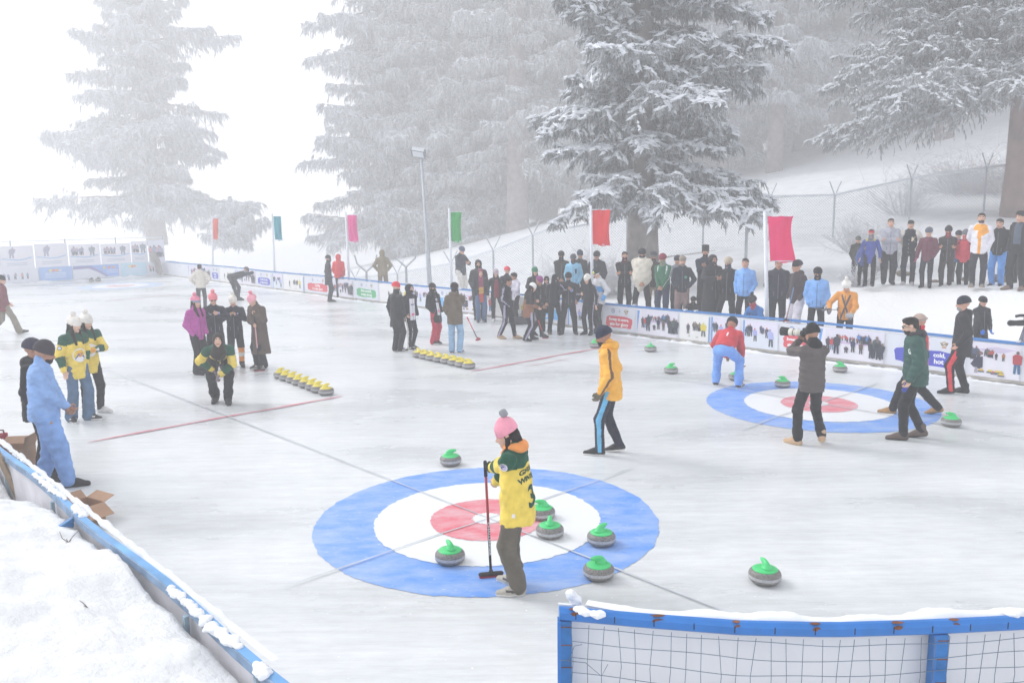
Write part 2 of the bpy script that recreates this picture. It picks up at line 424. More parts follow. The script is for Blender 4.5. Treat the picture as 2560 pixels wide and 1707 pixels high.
def terr(X, Y, rough=True):
    X = np.asarray(X, float); Y = np.asarray(Y, float); sh = X.shape
    P = np.stack([X.ravel(), Y.ravel()], 1)
    z = np.linalg.norm(P[:, None]-ctrl[None, :, :2], axis=2)@_w[:-3] + _w[-3] + P@_w[-2:]
    d = (P-O1)@SD; n = (P-O1)@SN
    # near snow bank, piled against the back of the left board
    near = sstep(n, 3.3, 3.7)*sstep(-d, -14, -7)
    bank = .64 + .10*np.exp(-((d+.1)/.5)**2) + .26*np.clip(n-3.75, 0, 1.2) + .18*np.clip(n-4.9, 0, 3) - .30*sstep(d, 4.5, 8.0) - .30*np.exp(-((d-3.1)/.9)**2)*np.exp(-((n-3.75)/.42)**2)
    z = z*(1-near)+bank*near
    if rough:
        P3 = np.c_[P, np.zeros(len(P))]
        far = sstep(np.hypot(P[:, 0], P[:, 1]), 25, 60)
        z = z + .035*wob(P3, 11, 3.2, 7) + .018*wob(P3, 12, 8.5, 8)*(1-far) + .35*far*wob(P3, 13, .25, 6) + near*(.055*wob(P3, 14, 4.5, 8)+.05*np.abs(wob(P3, 15, 9, 7))+.020*wob(P3, 16, 24, 9)+.012*wob(P3, 17, 45, 9))
    return z.reshape(sh)
dl = np.concatenate([np.linspace(-170, -30, 15)[:-1], np.linspace(-30, -9, 22)[:-1], np.linspace(-9, DMIN, 16)[:-1], np.arange(DMIN, 7, .05), np.arange(7, 12, .12), np.arange(12, DMAX, .3), np.linspace(DMAX, 70, 40), np.linspace(72, 230, 34)])
nl = np.concatenate([np.linspace(-230, -62, 40)[:-1], np.linspace(-62, -24, 66)[:-1], np.linspace(-24, NMIN-.07, 105), np.linspace(NMIN-.062, NMAX+.062, 12), np.arange(NMAX+.07, 7.5, .04), np.linspace(7.6, 20, 26), np.linspace(21, 150, 24)])
D_, N_ = np.meshgrid(dl, nl, indexing='ij')
X_ = O1[0]+D_*SD[0]+N_*SN[0]; Y_ = O1[1]+D_*SD[1]+N_*SN[1]
Z_ = terr(X_, Y_)
inside = (D_ > DMIN+.01) & (D_ < DMAX+.02) & (N_ > NMIN-.065) & (N_ < NMAX+.065)
Z_ = np.where(inside, -.35, Z_)
V = np.stack([X_, Y_, Z_], -1).reshape(-1, 3)
a, b = D_.shape; ii, jj = np.meshgrid(np.arange(a-1), np.arange(b-1), indexing='ij'); q = (ii*b+jj).ravel()
F = np.stack([q, q+b, q+b+1, q+1], 1)
dirtm = mat('#5f554b', .95, .35, 4.0)
tag(link_mesh('snow_ground', mesh_np('snow_ground', V, F, [SNOW, SNOWF], (np.hypot(X_, Y_)[:-1, :-1].ravel() > 33).astype(int))), 'trodden white snow around the rink rising to a hillside', kind='structure')

# ---- world, sun, haze
w = bpy.data.worlds.new('World'); scene.world = w; w.use_nodes = True
N = w.node_tree.nodes; L = w.node_tree.links; bg = N['Background']
sky = N.new('ShaderNodeTexSky'); sky.sky_type = 'NISHITA'; sky.sun_disc = False
SUN_EL, SUN_AZ = R_(38), R_(-60)
sky.sun_elevation = SUN_EL; sky.sun_rotation = SUN_AZ; sky.dust_density = 6; sky.air_density = 1.0; sky.altitude = 2500
hs = N.new('ShaderNodeHueSaturation'); hs.inputs['Saturation'].default_value = .13
L.new(sky.outputs[0], hs.inputs['Color']); L.new(hs.outputs[0], bg.inputs['Color'])
bg.inputs['Strength'].default_value = .14
sl = bpy.data.lights.new('sun', 'SUN'); sl.energy = 1.5; sl.angle = R_(20); sl.color = (1, .98, .95)
so = bpy.data.objects.new('sun', sl); COL.objects.link(so)
sdir = Vector((math.sin(SUN_AZ)*math.cos(SUN_EL), math.cos(SUN_AZ)*math.cos(SUN_EL), math.sin(SUN_EL)))
so.rotation_euler = sdir.to_track_quat('Z', 'Y').to_euler(); so.location = (0, 0, 60)
hz = MB().box((-190, -60, -22), (190, 250, 62)).build('haze', [], None)
hm = bpy.data.materials.new('haze'); hm.use_nodes = True; N = hm.node_tree.nodes; N.clear()
out = N.new('ShaderNodeOutputMaterial'); pv = N.new('ShaderNodeVolumePrincipled'); pv.inputs['Color'].default_value = (.965, .970, .985, 1)
pv.inputs['Density'].default_value = HAZE if 'HAZE' in globals() else .010; pv.inputs['Anisotropy'].default_value = .2
hm.node_tree.links.new(pv.outputs[0], out.inputs['Volume'])
hz.data.materials.append(hm); tag(hz, 'pale freezing fog hanging over the rink and trees', kind='stuff')

# ---- camera
cam = bpy.data.cameras.new('camera'); co = bpy.data.objects.new('camera', cam); COL.objects.link(co)
cam.sensor_width = 36; cam.lens = CAM_F/2560*36; cam.clip_end = 1000; cam.clip_start = .05
Mx = Matrix(((_rt[0], _up[0], -_fw[0], 0), (_rt[1], _up[1], -_fw[1], 0), (_rt[2], _up[2], -_fw[2], CAM_H), (0, 0, 0, 1)))
co.matrix_world = Mx; scene.camera = co
scene.view_settings.view_transform = 'Standard'; scene.view_settings.look = 'None'; scene.view_settings.exposure = EXPO if 'EXPO' in globals() else 0.0; scene.view_settings.gamma = 1
scene.cycles.use_denoising = True; scene.cycles.max_bounces = 8; scene.cycles.volume_bounces = 2; scene.cycles.diffuse_bounces = 3; scene.cycles.glossy_bounces = 2
scene.cycles.volume_step_rate = 4; scene.cycles.sample_clamp_indirect = 6
# ================================================================ TREES
def leaf_mat(name, c, c2, snow=.5, snowc=(.80,.83,.88), ns=3.0):
    """needles with rime: two tones mixed by noise; far sets also paled to imitate fog haze"""
    m = bpy.data.materials.new(name); m.use_nodes = True; nt, N, L, b = group_nodes(m)
    tc = N.new('ShaderNodeTexCoord'); nz = N.new('ShaderNodeTexNoise'); nz.inputs['Scale'].default_value = ns; nz.inputs['Detail'].default_value = 5
    L.new(tc.outputs['Object'], nz.inputs['Vector'])
    r = N.new('ShaderNodeMapRange'); r.inputs[1].default_value = .35; r.inputs[2].default_value = .65
    L.new(nz.outputs['Fac'], r.inputs['Value'])
    mx = N.new('ShaderNodeMix'); mx.data_type = 'RGBA'; L.new(r.outputs[0], mx.inputs['Factor']); mx.inputs['A'].default_value = (*c, 1); mx.inputs['B'].default_value = (*c2, 1)
    L.new(mx.outputs['Result'], b.inputs['Base Color'])
    b.inputs['Roughness'].default_value = .8; b.inputs['Specular IOR Level'].default_value = .15
    return m
BARK = mat('#8f8783', .95, .3, 2.5, bump=.6, bscale=9)
BARK_P = mat('#8f827e', .95, .3, 2.5, bump=.6, bscale=9)
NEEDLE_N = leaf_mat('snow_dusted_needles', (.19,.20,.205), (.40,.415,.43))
NEEDLE_M = leaf_mat('hazed_frosted_needles', (.36,.375,.39), (.50,.52,.545))  # frost tone, paled further to stand in for fog haze
NEEDLE_F = leaf_mat('hazed_rimed_needles', (.44,.465,.49), (.58,.605,.64))  # rime tone plus distance haze painted into the far needles
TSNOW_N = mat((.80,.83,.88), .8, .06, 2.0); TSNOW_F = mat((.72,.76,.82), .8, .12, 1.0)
def fronds(P, D, S, rg, leaf, dens, pad=1.0):
    """P (n,3) twig starts, D (n,3) twig directions*length, S scale -> hanging needle blades and snow pads"""
    n = len(P); LV = []; SV = []
    k = dens
    for j in range(k):
        t = (j+rg.random(n))/k
        q = P + D*t[:, None]
        # needle blade: hangs down and outward
        ln = leaf*(.55+.9*rg.random(n))
        dirv = D/(np.linalg.norm(D, axis=1)[:, None]+1e-9)*.45 + np.c_[rg.normal(0, .35, n), rg.normal(0, .35, n), -.85-.75*rg.random(n)]
        dirv /= np.linalg.norm(dirv, axis=1)[:, None]
        side = np.cross(dirv, rg.normal(size=(n, 3))); side /= np.linalg.norm(side, axis=1)[:, None]+1e-9
        wd = (leaf*.115*(.6+.8*rg.random(n)))[:, None]
        e = q + dirv*ln[:, None]
        LV.append(np.stack([q-side*wd, q+side*wd, e+side*wd*.35, e-side*wd*.35], 1))
    for j in range(max(1, int(k*.7))):
        t = rg.random(n)
        q = P + D*t[:, None] + np.c_[rg.normal(0, .02, n), rg.normal(0, .02, n), .02+.03*rg.random(n)]*S
        keep = rg.random(n) < .75
        qn = q[keep]; dn = D[keep]/(np.linalg.norm(D[keep], axis=1)[:, None]+1e-9)
        dn = dn + rg.normal(0, .3, dn.shape); dn[:, 2] *= .6; dn /= np.linalg.norm(dn, axis=1)[:, None]
        sd = np.cross(dn, [0, 0, 1.0]) + rg.normal(0, .15, dn.shape); sd /= np.linalg.norm(sd, axis=1)[:, None]+1e-9
        l = (leaf*pad*(.22+.42*rg.random(len(qn))))[:, None]; wv = (leaf*pad*(.09+.13*rg.random(len(qn))))[:, None]
        up = np.array([0, 0, 1.0])*wv*.8
        SV.append(np.stack([qn-dn*l, qn-sd*wv-up*.25, qn+dn*l, qn+sd*wv-up*.25, qn+up], 1))
    return np.concatenate(LV), np.concatenate(SV)
def fir(name, base, H, Rad, seed, label, mats, z0=.1, prof=None, nb=110, leaf=.3, sub=11, dens=4, droop=.28, snow=1.0, trunk_r=.5, lean=(0, 0), az=None, cat='tree', group=None, thick=1.0, bark=None, only=None, pad=1.0):
    rg = np.random.default_rng(seed)
    root = tag(empty(name, base, 0), label, cat, group)
    tr = MB(); n = 14; P = []
    for i in range(n+1):
        s = i/n; P.append((lean[0]*s+.10*math.sin(5*s+seed), lean[1]*s+.08*math.cos(4*s+seed), H*s-.4))
    rr = [trunk_r*((1-i/n)**.8*.92+.03)*(1.12 if i == 0 else 1.0) for i in range(n+1)]
    tr.tube(P, rr, 0, 14)
    P = np.array(P)
    def axis(z): return np.array([np.interp(z, P[:, 2], P[:, 0]), np.interp(z, P[:, 2], P[:, 1]), z])
    TP = []; TD = []; SC = []
    prof = prof or (lambda s: (1-s)**.75)
    if only is not None: specs = only
    else:
        specs = []
        for i in range(nb):
            s = z0+(1-z0)*((i+.5*rg.random())/nb)**1.05
            a = i*2.399+rg.normal(0, .35)
            if az is not None: a = az[0]+(az[1]-az[0])*rg.random()
            specs.append((s, a, max(.25, Rad*prof(s)*(.52+.68*rg.random())), rg.normal(0, .13)))
    br = MB()
    for s, a, Lb, tl in specs:
        o = axis(H*s); dirv = np.array([math.cos(a), math.sin(a), 0])
        q = np.array([-dirv[1], dirv[0], 0])
        m = 9; ts = np.linspace(0, 1, m)
        rise = .10*(1-s)+tl+.55*s*s; cur = rg.normal(0, .12)
        pts = np.array([o + dirv*Lb*t + q*Lb*cur*t*t + np.array([0, 0, 1])*(Lb*(rise*t-droop*t*t*(1.2-s)+.10*t**4)) for t in ts])
        br.tube(pts[::2], [max(.012, .030*Lb**.7*(1-.9*t))*thick for t in ts[::2]], 1, 5)
        ns = max(5, int(sub*(.5+Lb/Rad)))
        for j in range(ns):
            t = .12+.88*(j+rg.random())/ns
            p = np.array([np.interp(t, ts, pts[:, c]) for c in range(3)])
            for sg in (-1, 1):
                ll = Lb*(.34*(1-t)**.7+.07)*(.6+.7*rg.random())
                dv = (dirv*(.55+.35*t)+q*sg*(.9-.3*t)); dv /= np.linalg.norm(dv)
                dv = dv*ll + np.array([0, 0, ll*(rg.normal(0, .22)-.26)])
                # second order twigs
                kk = max(2, int(ll/ (leaf*.85)))
                TP.append(p); TD.append(dv); SC.append(1.0)
                for u in range(kk):
                    f = (u+rg.random())/kk; pp = p+dv*f
                    s2 = 1 if rg.random() < .5 else -1
                    pr = np.cross(dv/ (np.linalg.norm(dv)+1e-9), [0, 0, 1.0])*s2
                    l2 = ll*.45*(1-f*.6)*(.5+.8*rg.random())+leaf*.3
                    d2_ = (dv/np.linalg.norm(dv)*.6+pr*.7+np.array([0, 0, -.38+rg.normal(0, .22)]))*l2
                    TP.append(pp); TD.append(d2_); SC.append(.8)
        tp = pts[-3]; TP.append(tp); TD.append(pts[-1]-tp); SC.append(1)
    LV, SV = fronds(np.array(TP), np.array(TD), 1.0, rg, leaf, dens, pad)
    tr_o = tr.build('trunk', [bark or BARK], root, smooth=True)
    br.build('branches', [BARK, BARK], root, smooth=True)
    n = len(LV); V = LV.reshape(-1, 3); F = np.arange(n*4).reshape(n, 4)
    link_mesh('crown', mesh_np('crown', V, F, mats[0], smooth=False), root)
    if snow < 1: SV = SV[rg.random(len(SV)) < snow]
    n = len(SV); V = SV.reshape(-1, 3); i = np.arange(n)[:, None]*5
    F = np.concatenate([i+[0, 1, 4], i+[1, 2, 4], i+[2, 3, 4], i+[3, 0, 4], i+[0,3,2], i+[2,1,0]])
    link_mesh('snow_load', mesh_np('snow_load', V, F, mats[1], smooth=False), root)
    return root
def tree_at(u, t, zb=None, vb=None):
    P = at_depth(u*K, 500, t); z = float(terr(P[0], P[1], False)) if zb is None else zb
    if vb is not None: P = at_depth(u*K, vb*K, t); return (P[0], P[1], P[2])
    return (P[0], P[1], z)
def spread(s): return (1-s)**.62*(.82+.18*math.sin(17*s))
# big misty tree on the left
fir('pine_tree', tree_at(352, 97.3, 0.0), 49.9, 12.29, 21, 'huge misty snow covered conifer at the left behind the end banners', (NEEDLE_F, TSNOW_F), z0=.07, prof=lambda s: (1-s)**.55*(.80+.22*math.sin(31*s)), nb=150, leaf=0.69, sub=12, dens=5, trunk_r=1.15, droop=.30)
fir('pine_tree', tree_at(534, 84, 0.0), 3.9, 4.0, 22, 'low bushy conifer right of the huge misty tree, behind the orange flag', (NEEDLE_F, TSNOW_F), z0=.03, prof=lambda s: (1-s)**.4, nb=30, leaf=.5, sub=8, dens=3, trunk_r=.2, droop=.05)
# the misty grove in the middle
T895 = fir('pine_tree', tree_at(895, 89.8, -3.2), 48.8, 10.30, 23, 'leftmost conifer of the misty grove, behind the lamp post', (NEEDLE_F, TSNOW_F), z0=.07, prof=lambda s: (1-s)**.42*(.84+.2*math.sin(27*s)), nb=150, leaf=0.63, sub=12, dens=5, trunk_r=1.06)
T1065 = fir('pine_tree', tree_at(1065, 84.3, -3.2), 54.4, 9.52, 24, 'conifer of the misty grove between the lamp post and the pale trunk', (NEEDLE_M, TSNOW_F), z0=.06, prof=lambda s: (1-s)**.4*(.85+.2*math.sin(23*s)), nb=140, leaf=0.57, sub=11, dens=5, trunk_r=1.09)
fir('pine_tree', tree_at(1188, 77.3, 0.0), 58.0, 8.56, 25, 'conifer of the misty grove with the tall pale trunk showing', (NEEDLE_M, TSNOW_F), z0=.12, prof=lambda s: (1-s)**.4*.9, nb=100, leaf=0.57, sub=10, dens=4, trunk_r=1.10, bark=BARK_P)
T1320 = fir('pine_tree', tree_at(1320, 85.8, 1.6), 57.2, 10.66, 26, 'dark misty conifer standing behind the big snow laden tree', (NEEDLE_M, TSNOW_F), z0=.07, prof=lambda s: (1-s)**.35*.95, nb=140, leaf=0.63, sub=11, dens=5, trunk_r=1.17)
# the large near tree
big = tree_at(1470, 30.5, None, 575)
r7 = np.random.default_rng(77)
specs = []
for i in range(136):
    s = .07+.93*(i/136)**1.05
    a = i*2.399+r7.normal(0, .3)
    rad = 4.9*(1-s)**.42*(.42+.72*r7.random())
    if math.cos(a) > .3 and s < .24: rad *= 1.12
    specs.append((s, a, rad, r7.normal(0, .12)-.02))
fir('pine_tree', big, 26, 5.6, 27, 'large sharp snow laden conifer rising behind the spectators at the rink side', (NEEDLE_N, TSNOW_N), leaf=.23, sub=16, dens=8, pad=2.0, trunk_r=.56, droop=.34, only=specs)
# dark grove behind right
for i, (u, t, H, Rd, sd, z0, lab) in enumerate([
    (1655, 58, 44, 6.0, 31, .12, 'tall misty conifer just right of the large snow laden tree'),
    (1775, 54, 42, 5.6, 32, .10, 'tall misty conifer behind the magenta flag'),
    (1905, 60, 44, 6.6, 33, .07, 'dark misty conifer with low skirts on the hillside right of the magenta flag'),
    (2060, 64, 46, 6.5, 34, .18, 'tall misty conifer on the hillside left of the trunk with the long bare limb'),
    (2160, 50, 40, 5.0, 35, .24, 'conifer with a bare brown lower trunk on the hillside at the right'),
    (2300, 66, 46, 6.5, 36, .14, 'misty conifer high on the hillside near the right edge')]):
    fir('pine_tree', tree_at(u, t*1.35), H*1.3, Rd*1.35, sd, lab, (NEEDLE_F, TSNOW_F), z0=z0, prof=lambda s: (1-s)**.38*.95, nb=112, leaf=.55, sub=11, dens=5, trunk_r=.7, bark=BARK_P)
for j, (u, t, src, sc, rz, lab) in enumerate([
    (985, 104, T1320, 1.25, 1.0, 'pale conifer deep in the fog behind the lamp post'), (1130, 108, T895, 1.45, 2.2, 'pale conifer deep in the fog behind the green flag'),
    (1255, 96, T1065, 1.15, 4.0, 'pale conifer in the gap left of the large snow laden tree'), (1440, 100, T895, 1.35, .6, 'pale conifer in the fog straight behind the large snow laden tree'),
    (1570, 92, T1320, 1.1, 3.1, 'pale conifer in the fog right behind the large snow laden tree'), (1720, 98, T1065, 1.3, 5.0, 'pale conifer in the fog between the large tree and the magenta flag'),
    (1845, 90, T1320, 1.1, 1.9, 'pale conifer in the fog above the magenta flag'), (1985, 104, T895, 1.4, 4.4, 'pale conifer high on the slope above the boy in the red cap'),
    (2105, 92, T1320, 1.15, 5.6, 'pale conifer high on the slope above the varsity jacket'), (2235, 96, T1065, 1.3, .2, 'pale conifer high on the slope above the white and orange jacket'), (2370, 90, T1320, 1.1, 2.7, 'pale conifer high on the slope at the right edge')]):
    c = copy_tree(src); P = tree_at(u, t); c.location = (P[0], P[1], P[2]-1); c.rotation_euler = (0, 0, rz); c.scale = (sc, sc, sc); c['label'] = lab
# tall trunk at the right edge, its limbs hanging into the picture from the right
ed = at_depth(2558, 600, 36)
ed = (ed[0], ed[1], float(terr(ed[0], ed[1], False)))
specs = []; r8 = np.random.default_rng(88)
for i in range(64):
    s = .15+.5*(i/64)
    a = math.pi*(1.0+r8.normal(0, .24))
    specs.append((s, a, (8.4+1.2*r8.random())*(.55+.5*r8.random()), r8.normal(-.02, .07)))
for i in range(20): specs.append((.3+.6*r8.random(), r8.random()*6.28, 4+3*r8.random(), 0))
fir('pine_tree', ed, 34, 8.5, 41, 'reddish brown trunk at the right edge with long drooping snowy limbs', (NEEDLE_N, TSNOW_N), leaf=.22, sub=15, dens=7, pad=1.5, trunk_r=.98, droop=.40, only=specs, bark=mat('#8a7068', .95, .3, 1.5, bump=.7, bscale=6))

# ---- frosted leafless shrubs
def shrub(u, v, t, w, h, seed, label, n=60, gr='frosted bare bushes along the fence', flat=False):
    rg = np.random.default_rng(seed); P = at_depth(u*K, v*K, t)
    z = float(terr(P[0], P[1], False))
    root = tag(empty('bare_bush', (P[0], P[1], z-.05)), label, 'bush', gr)
    m = MB()
    for i in range(n):
        a = rg.random()*6.28; e = rg.random()**.6
        d = np.array([math.cos(a)*e*w*.5, math.sin(a)*e*w*.5, h*(.6+.5*rg.random())*(1-.4*e)])
        o = np.array([math.cos(a), math.sin(a), 0])*w*.10*rg.random()
        c = rg.normal(0, .08*w, 3); p1 = o+d*.5+c*.6; p2 = o+d+c*[1, 1, .3]
        m.tube([o, p1, p2], [.014, .009, .004], 0, 3, False)
        for j in range(6):
            f = .3+.7*rg.random(); q = o+d*f+c*f; dd = rg.normal(0, .22*w, 3)*[.6, .6, .5]+np.array([0, 0, .1*h])
            m.tube([q, q+dd*.6, q+dd+rg.normal(0, .04, 3)], [.008, .006, .003], 0, 3, False)
    m.build('twigs', [mat((.58,.58,.61), .85, .2, 3.0)], root)
for i, (u, v, t, w, h, n, lab) in enumerate([
    (1335, 600, 29, 3.2, 1.7, 130, 'thick grey bush behind the spectators left of the large tree'),
    (1410, 605, 30, 2.6, 1.4, 80, 'grey twiggy bush at the foot of the large tree'),
    (1960, 545, 34, 2.4, 1.5, 70, 'frosted bush behind the fence just right of the magenta flag'),
    (2030, 560, 30, 2.2, 1.7, 90, 'tall frosted bush in front of the fence beside the grey hooded man'),
    (2075, 505, 40, 3.4, 2.2, 70, 'pale bush on the slope behind the fence'),
    (2200, 430, 43, 6.0, 2.2, 120, 'long frosted bush on the slope behind the fence at the right'),
    (2300, 460, 41, 5.0, 2.0, 110, 'dense frosted bush behind the fence near the right edge'),
    (1972, 642, 22.5, 1.1, .6, 34, 'low snow covered bush beside the boy in the red cap')]):
    shrub(u, v, t, w, h, 60+i, lab, n)
# ================================================================ FENCE, BOARDS, FLAGS, BANNERS
STEEL = mat('#a9aeb5', .55, .12, 5, spec=.4); FROSTY = mat((.78,.81,.86), .8, .05, 4)
ZI = np.array([0, 0, 1.0])
def fence():
    root = tag(empty('chain_link_fence', FP[5]-ZI*2), 'long chain link fence with frosted top rail climbing the slope behind the spectators', 'fence')
    loc = np.array(root.location)
    rail = MB(); mesh_ = MB(); curb = MB()
    Ps = []
    for i in range(len(FP)-1):
        k = 8 if i else 4
        for j in range(k): Ps.append(FP[i]*(1-j/k)+FP[i+1]*j/k)
    Ps.append(FP[-1]); Ps = [p-loc for p in Ps]
    rail.tube([p+[0, 0, .01*math.sin(i*2)] for i, p in enumerate(Ps)], .03, 1, 5); rail.tube([p+[0, 0, .045] for p in Ps], .038, 1, 5)
    rail.build('top_rail', [STEEL, FROSTY], root)
    # resample the line and weave diagonal wires
    A = np.array(Ps); sl = np.r_[0, np.cumsum(np.linalg.norm(np.diff(A[:, :2], axis=0), axis=1))]
    def at(s, z): return np.array([np.interp(s, sl, A[:, 0]), np.interp(s, sl, A[:, 1]), np.interp(s, sl, A[:, 2])-2.0+z])
    step = .13; Hh = 1.98; s = -Hh
    VV = []; FF = []; c = 0
    while s < sl[-1]:
        for sg in (1, -1):
            a0, b0 = (s, s+Hh) if sg > 0 else (s+Hh, s)
            pts = []
            for t in (0, .34, .67, 1):
                ss = a0+(b0-a0)*t
                if -.01 <= ss <= sl[-1]+.01: pts.append(at(ss, Hh*t))
            if len(pts) > 1:
                for p in pts: VV += [p+[0, 0, -.010], p+[0, 0, .010]]
                for k in range(len(pts)-1): FF.append((c+2*k, c+2*k+2, c+2*k+3, c+2*k+1))
                c += 2*len(pts)
        s += step
    link_mesh('wire_mesh', mesh_np('wire_mesh', VV, FF, mat('#b9bec6', .6, 0, spec=.3), smooth=False), root)
    for i in range(1, len(Ps)-1, 1):
        pass
    posts = [(880,693),(1000,684),(1127,660),(1226,630),(1330,590),(1560,548),(1759,522),(1926,493),(2087,489),(2279,447),(2467,421),(2640,398)]
    for (u, v) in posts:
        # nearest fence point in this column
        best = min(Ps, key=lambda p: abs(proj_u(p+loc)-u)); p = best
        m = MB(); m.tube([p-ZI*2.25, p+ZI*.02], .045, 0, 7)
        tdir = np.array([.75, .35, 0])
        for sg in (-1, 1):
            m.tube([p, p+tdir*sg*.42+ZI*.62], .028, 0, 5); m.tube([p+ZI*.03, p+tdir*sg*.42+ZI*.66], .02, 1, 5)
        m.build('fence_post', [STEEL, FROSTY], root)
    for i in range(len(A)-1):
        if not (1640 < proj_u(A[i]+loc) < 2800): continue
        a, b = A[i]-ZI*2.0, A[i+1]-ZI*2.0
        t = (b-a)[:2]; t = t/np.linalg.norm(t); q = np.array([-t[1], t[0], 0])*.12
        curb.add([a-q-ZI*.6, a+q-ZI*.6, b+q-ZI*.6, b-q-ZI*.6, a-q+ZI*.03, a+q+ZI*.03, b+q+ZI*.03, b-q+ZI*.03], [(4,5,6,7), (0,1,5,4), (3,7,6,2), (0,4,7,3), (1,2,6,5)], 0)
    curb.build('concrete_kerb', [mat('#8f8d8e', .9, .15, 2)], root)
def proj_u(P):
    d = np.asarray(P, float)-CPOS; return CX + CAM_F*(d@_rt)/(d@_fw)
fence()
# loose posts with Y arms nearer the rink
for i, (u, v, v2, t, lab) in enumerate([(1867, 566, 640, 27, 'single steel post with two snowy arms left of the magenta flag'), (1015, 668, 720, 33, 'steel post with two snowy arms behind the camouflaged man'), (916, 680, 720, 34, 'steel post with two snowy arms left of the camouflaged man')]):
    p = at_depth(u, v, t); m = MB(); root = tag(empty('fence_post', p), lab, 'post', 'single posts with forked arms')
    m.tube([(0, 0, -2.6), (0, 0, 0)], .05, 0, 8); m.build('post', [STEEL], root)
    m = MB()
    for sg in (-1, 1): m.tube([(0, 0, 0), (sg*.36, sg*.05, .34), (sg*.44, sg*.05, .68)], .035, 0, 6); m.tube([(0, 0, .035), (sg*.36, sg*.05, .375), (sg*.44, sg*.05, .71)], .028, 1, 6)
    m.build('forked_arms', [STEEL, FROSTY], root)

# ---- light pole
p = at_depth(1076, 700, 30); zt = at_depth(1053, 392, 30)
z0_ = float(terr(p[0], p[1], False)); root = tag(empty('lamp_post', (p[0], p[1], z0_)), 'tall grey steel lamp post with one unlit floodlight head in front of the misty grove', 'lamp post')
top = zt-np.array([p[0], p[1], z0_])
m = MB(); m.tube([(0, 0, -.3), top*.35, top*.36, top], [.085, .08, .06, .045], 0, 12); m.build('pole', [mat('#b3b9c1', .5, .1, 4, spec=.4)], root, smooth=True)
m = MB(); M = np.array(Matrix.Translation(Vector(top+[-.08, -.15, .12])) @ Matrix.Rotation(R_(-28), 4, 'X') @ Matrix.Rotation(R_(12), 4, 'Y'))
m.box((-.26, -.22, -.06), (.26, .22, .06), 0, M); m.box((-.22, -.225, -.055), (.22, -.222, .055), 1, M); m.box((-.20, -.18, -.066), (.20, .18, -.061), 1, M); m.box((-.24, -.2, .062), (.24, .2, .10), 2, M)
hd = m.build('floodlight', [mat('#7d838a', .5, .1, 4, metal=.4), mat('#d9dde2', .2, 0), FROSTY], root)
m = MB().tube([top, top+[.12, 0, .05], top+[.16, 0, -.1]], .03, 0, 6); m.build('bracket', [STEEL], root)

# ---- boards
RAILB = mat('#3f7fc4', .45, .12, 9, spec=.4); PANEL = mat('#e4e6ee', .55, .05, 3); KICK = mat('#c9ccd2', .7, .2, 5)
BN = NMIN
bd = tag(empty('rink_board', W(DMAX/2, BN-.03)), 'long white rink board with blue top rail along the right side carrying banners', 'barrier')
L0 = np.array(bd.location)
def wall(m, a, b, z0, z1, th, mi):
    a = np.array(a[:2]); b = np.array(b[:2]); t = (b-a)/np.linalg.norm(b-a); q = np.array([-t[1], t[0]])*th/2
    V = [(*(a-q), z0), (*(b-q), z0), (*(b+q), z0), (*(a+q), z0), (*(a-q), z1), (*(b-q), z1), (*(b+q), z1), (*(a+q), z1)]
    return m.add(V, [(0,3,2,1),(4,5,6,7),(0,1,5,4),(1,2,6,5),(2,3,7,6),(3,0,4,7)], mi)
d0 = DMIN
ks = np.r_[np.arange(DMIN, DMAX, 2.6), DMAX]
for i in range(len(ks)-1):
    m = MB(); wall(m, W(ks[i]+.01, BN-.03), W(ks[i+1]-.01, BN-.03), .03, .735+.015*math.sin(i*1.7), .05, 0); m.V = [v-L0 for v in m.V]; m.build('panel', [PANEL], bd)
m = MB(); P = [W(d, BN-.035, .765+.015*math.sin(d*.65)) - L0 for d in np.arange(DMIN, DMAX, .65)]
for i in range(len(P)-1):
    wall(m, P[i], P[i+1], 0, .045, .08, 0); m.V[-1][:, 2] += np.array([P[i][2], P[i+1][2], P[i+1][2], P[i][2]]*2)-.015
m.build('top_rail', [RAILB], bd)
m = MB(); wall(m, W(DMIN, BN+.012)-L0, W(DMAX, BN+.012)-L0, 0.02, .07, .02, 0); m.build('kick_strip', [mat('#a9a59e', .8, .35, 3)], bd)
m = MB(); rr = np.random.default_rng(5)
for i in range(34):
    dd = DMIN+3+rr.random()*(DMAX-DMIN-4); q = W(dd, BN-.035, .80)-L0; m.box((-.03, -.05, -.02), (.03, .05, .012), 0, np.array(Matrix.Translation(Vector(q)) @ Matrix.Rotation(AZ, 4, 'Z')))
m.build('cable_tie', [mat('#dfe3ea', .6)], bd)
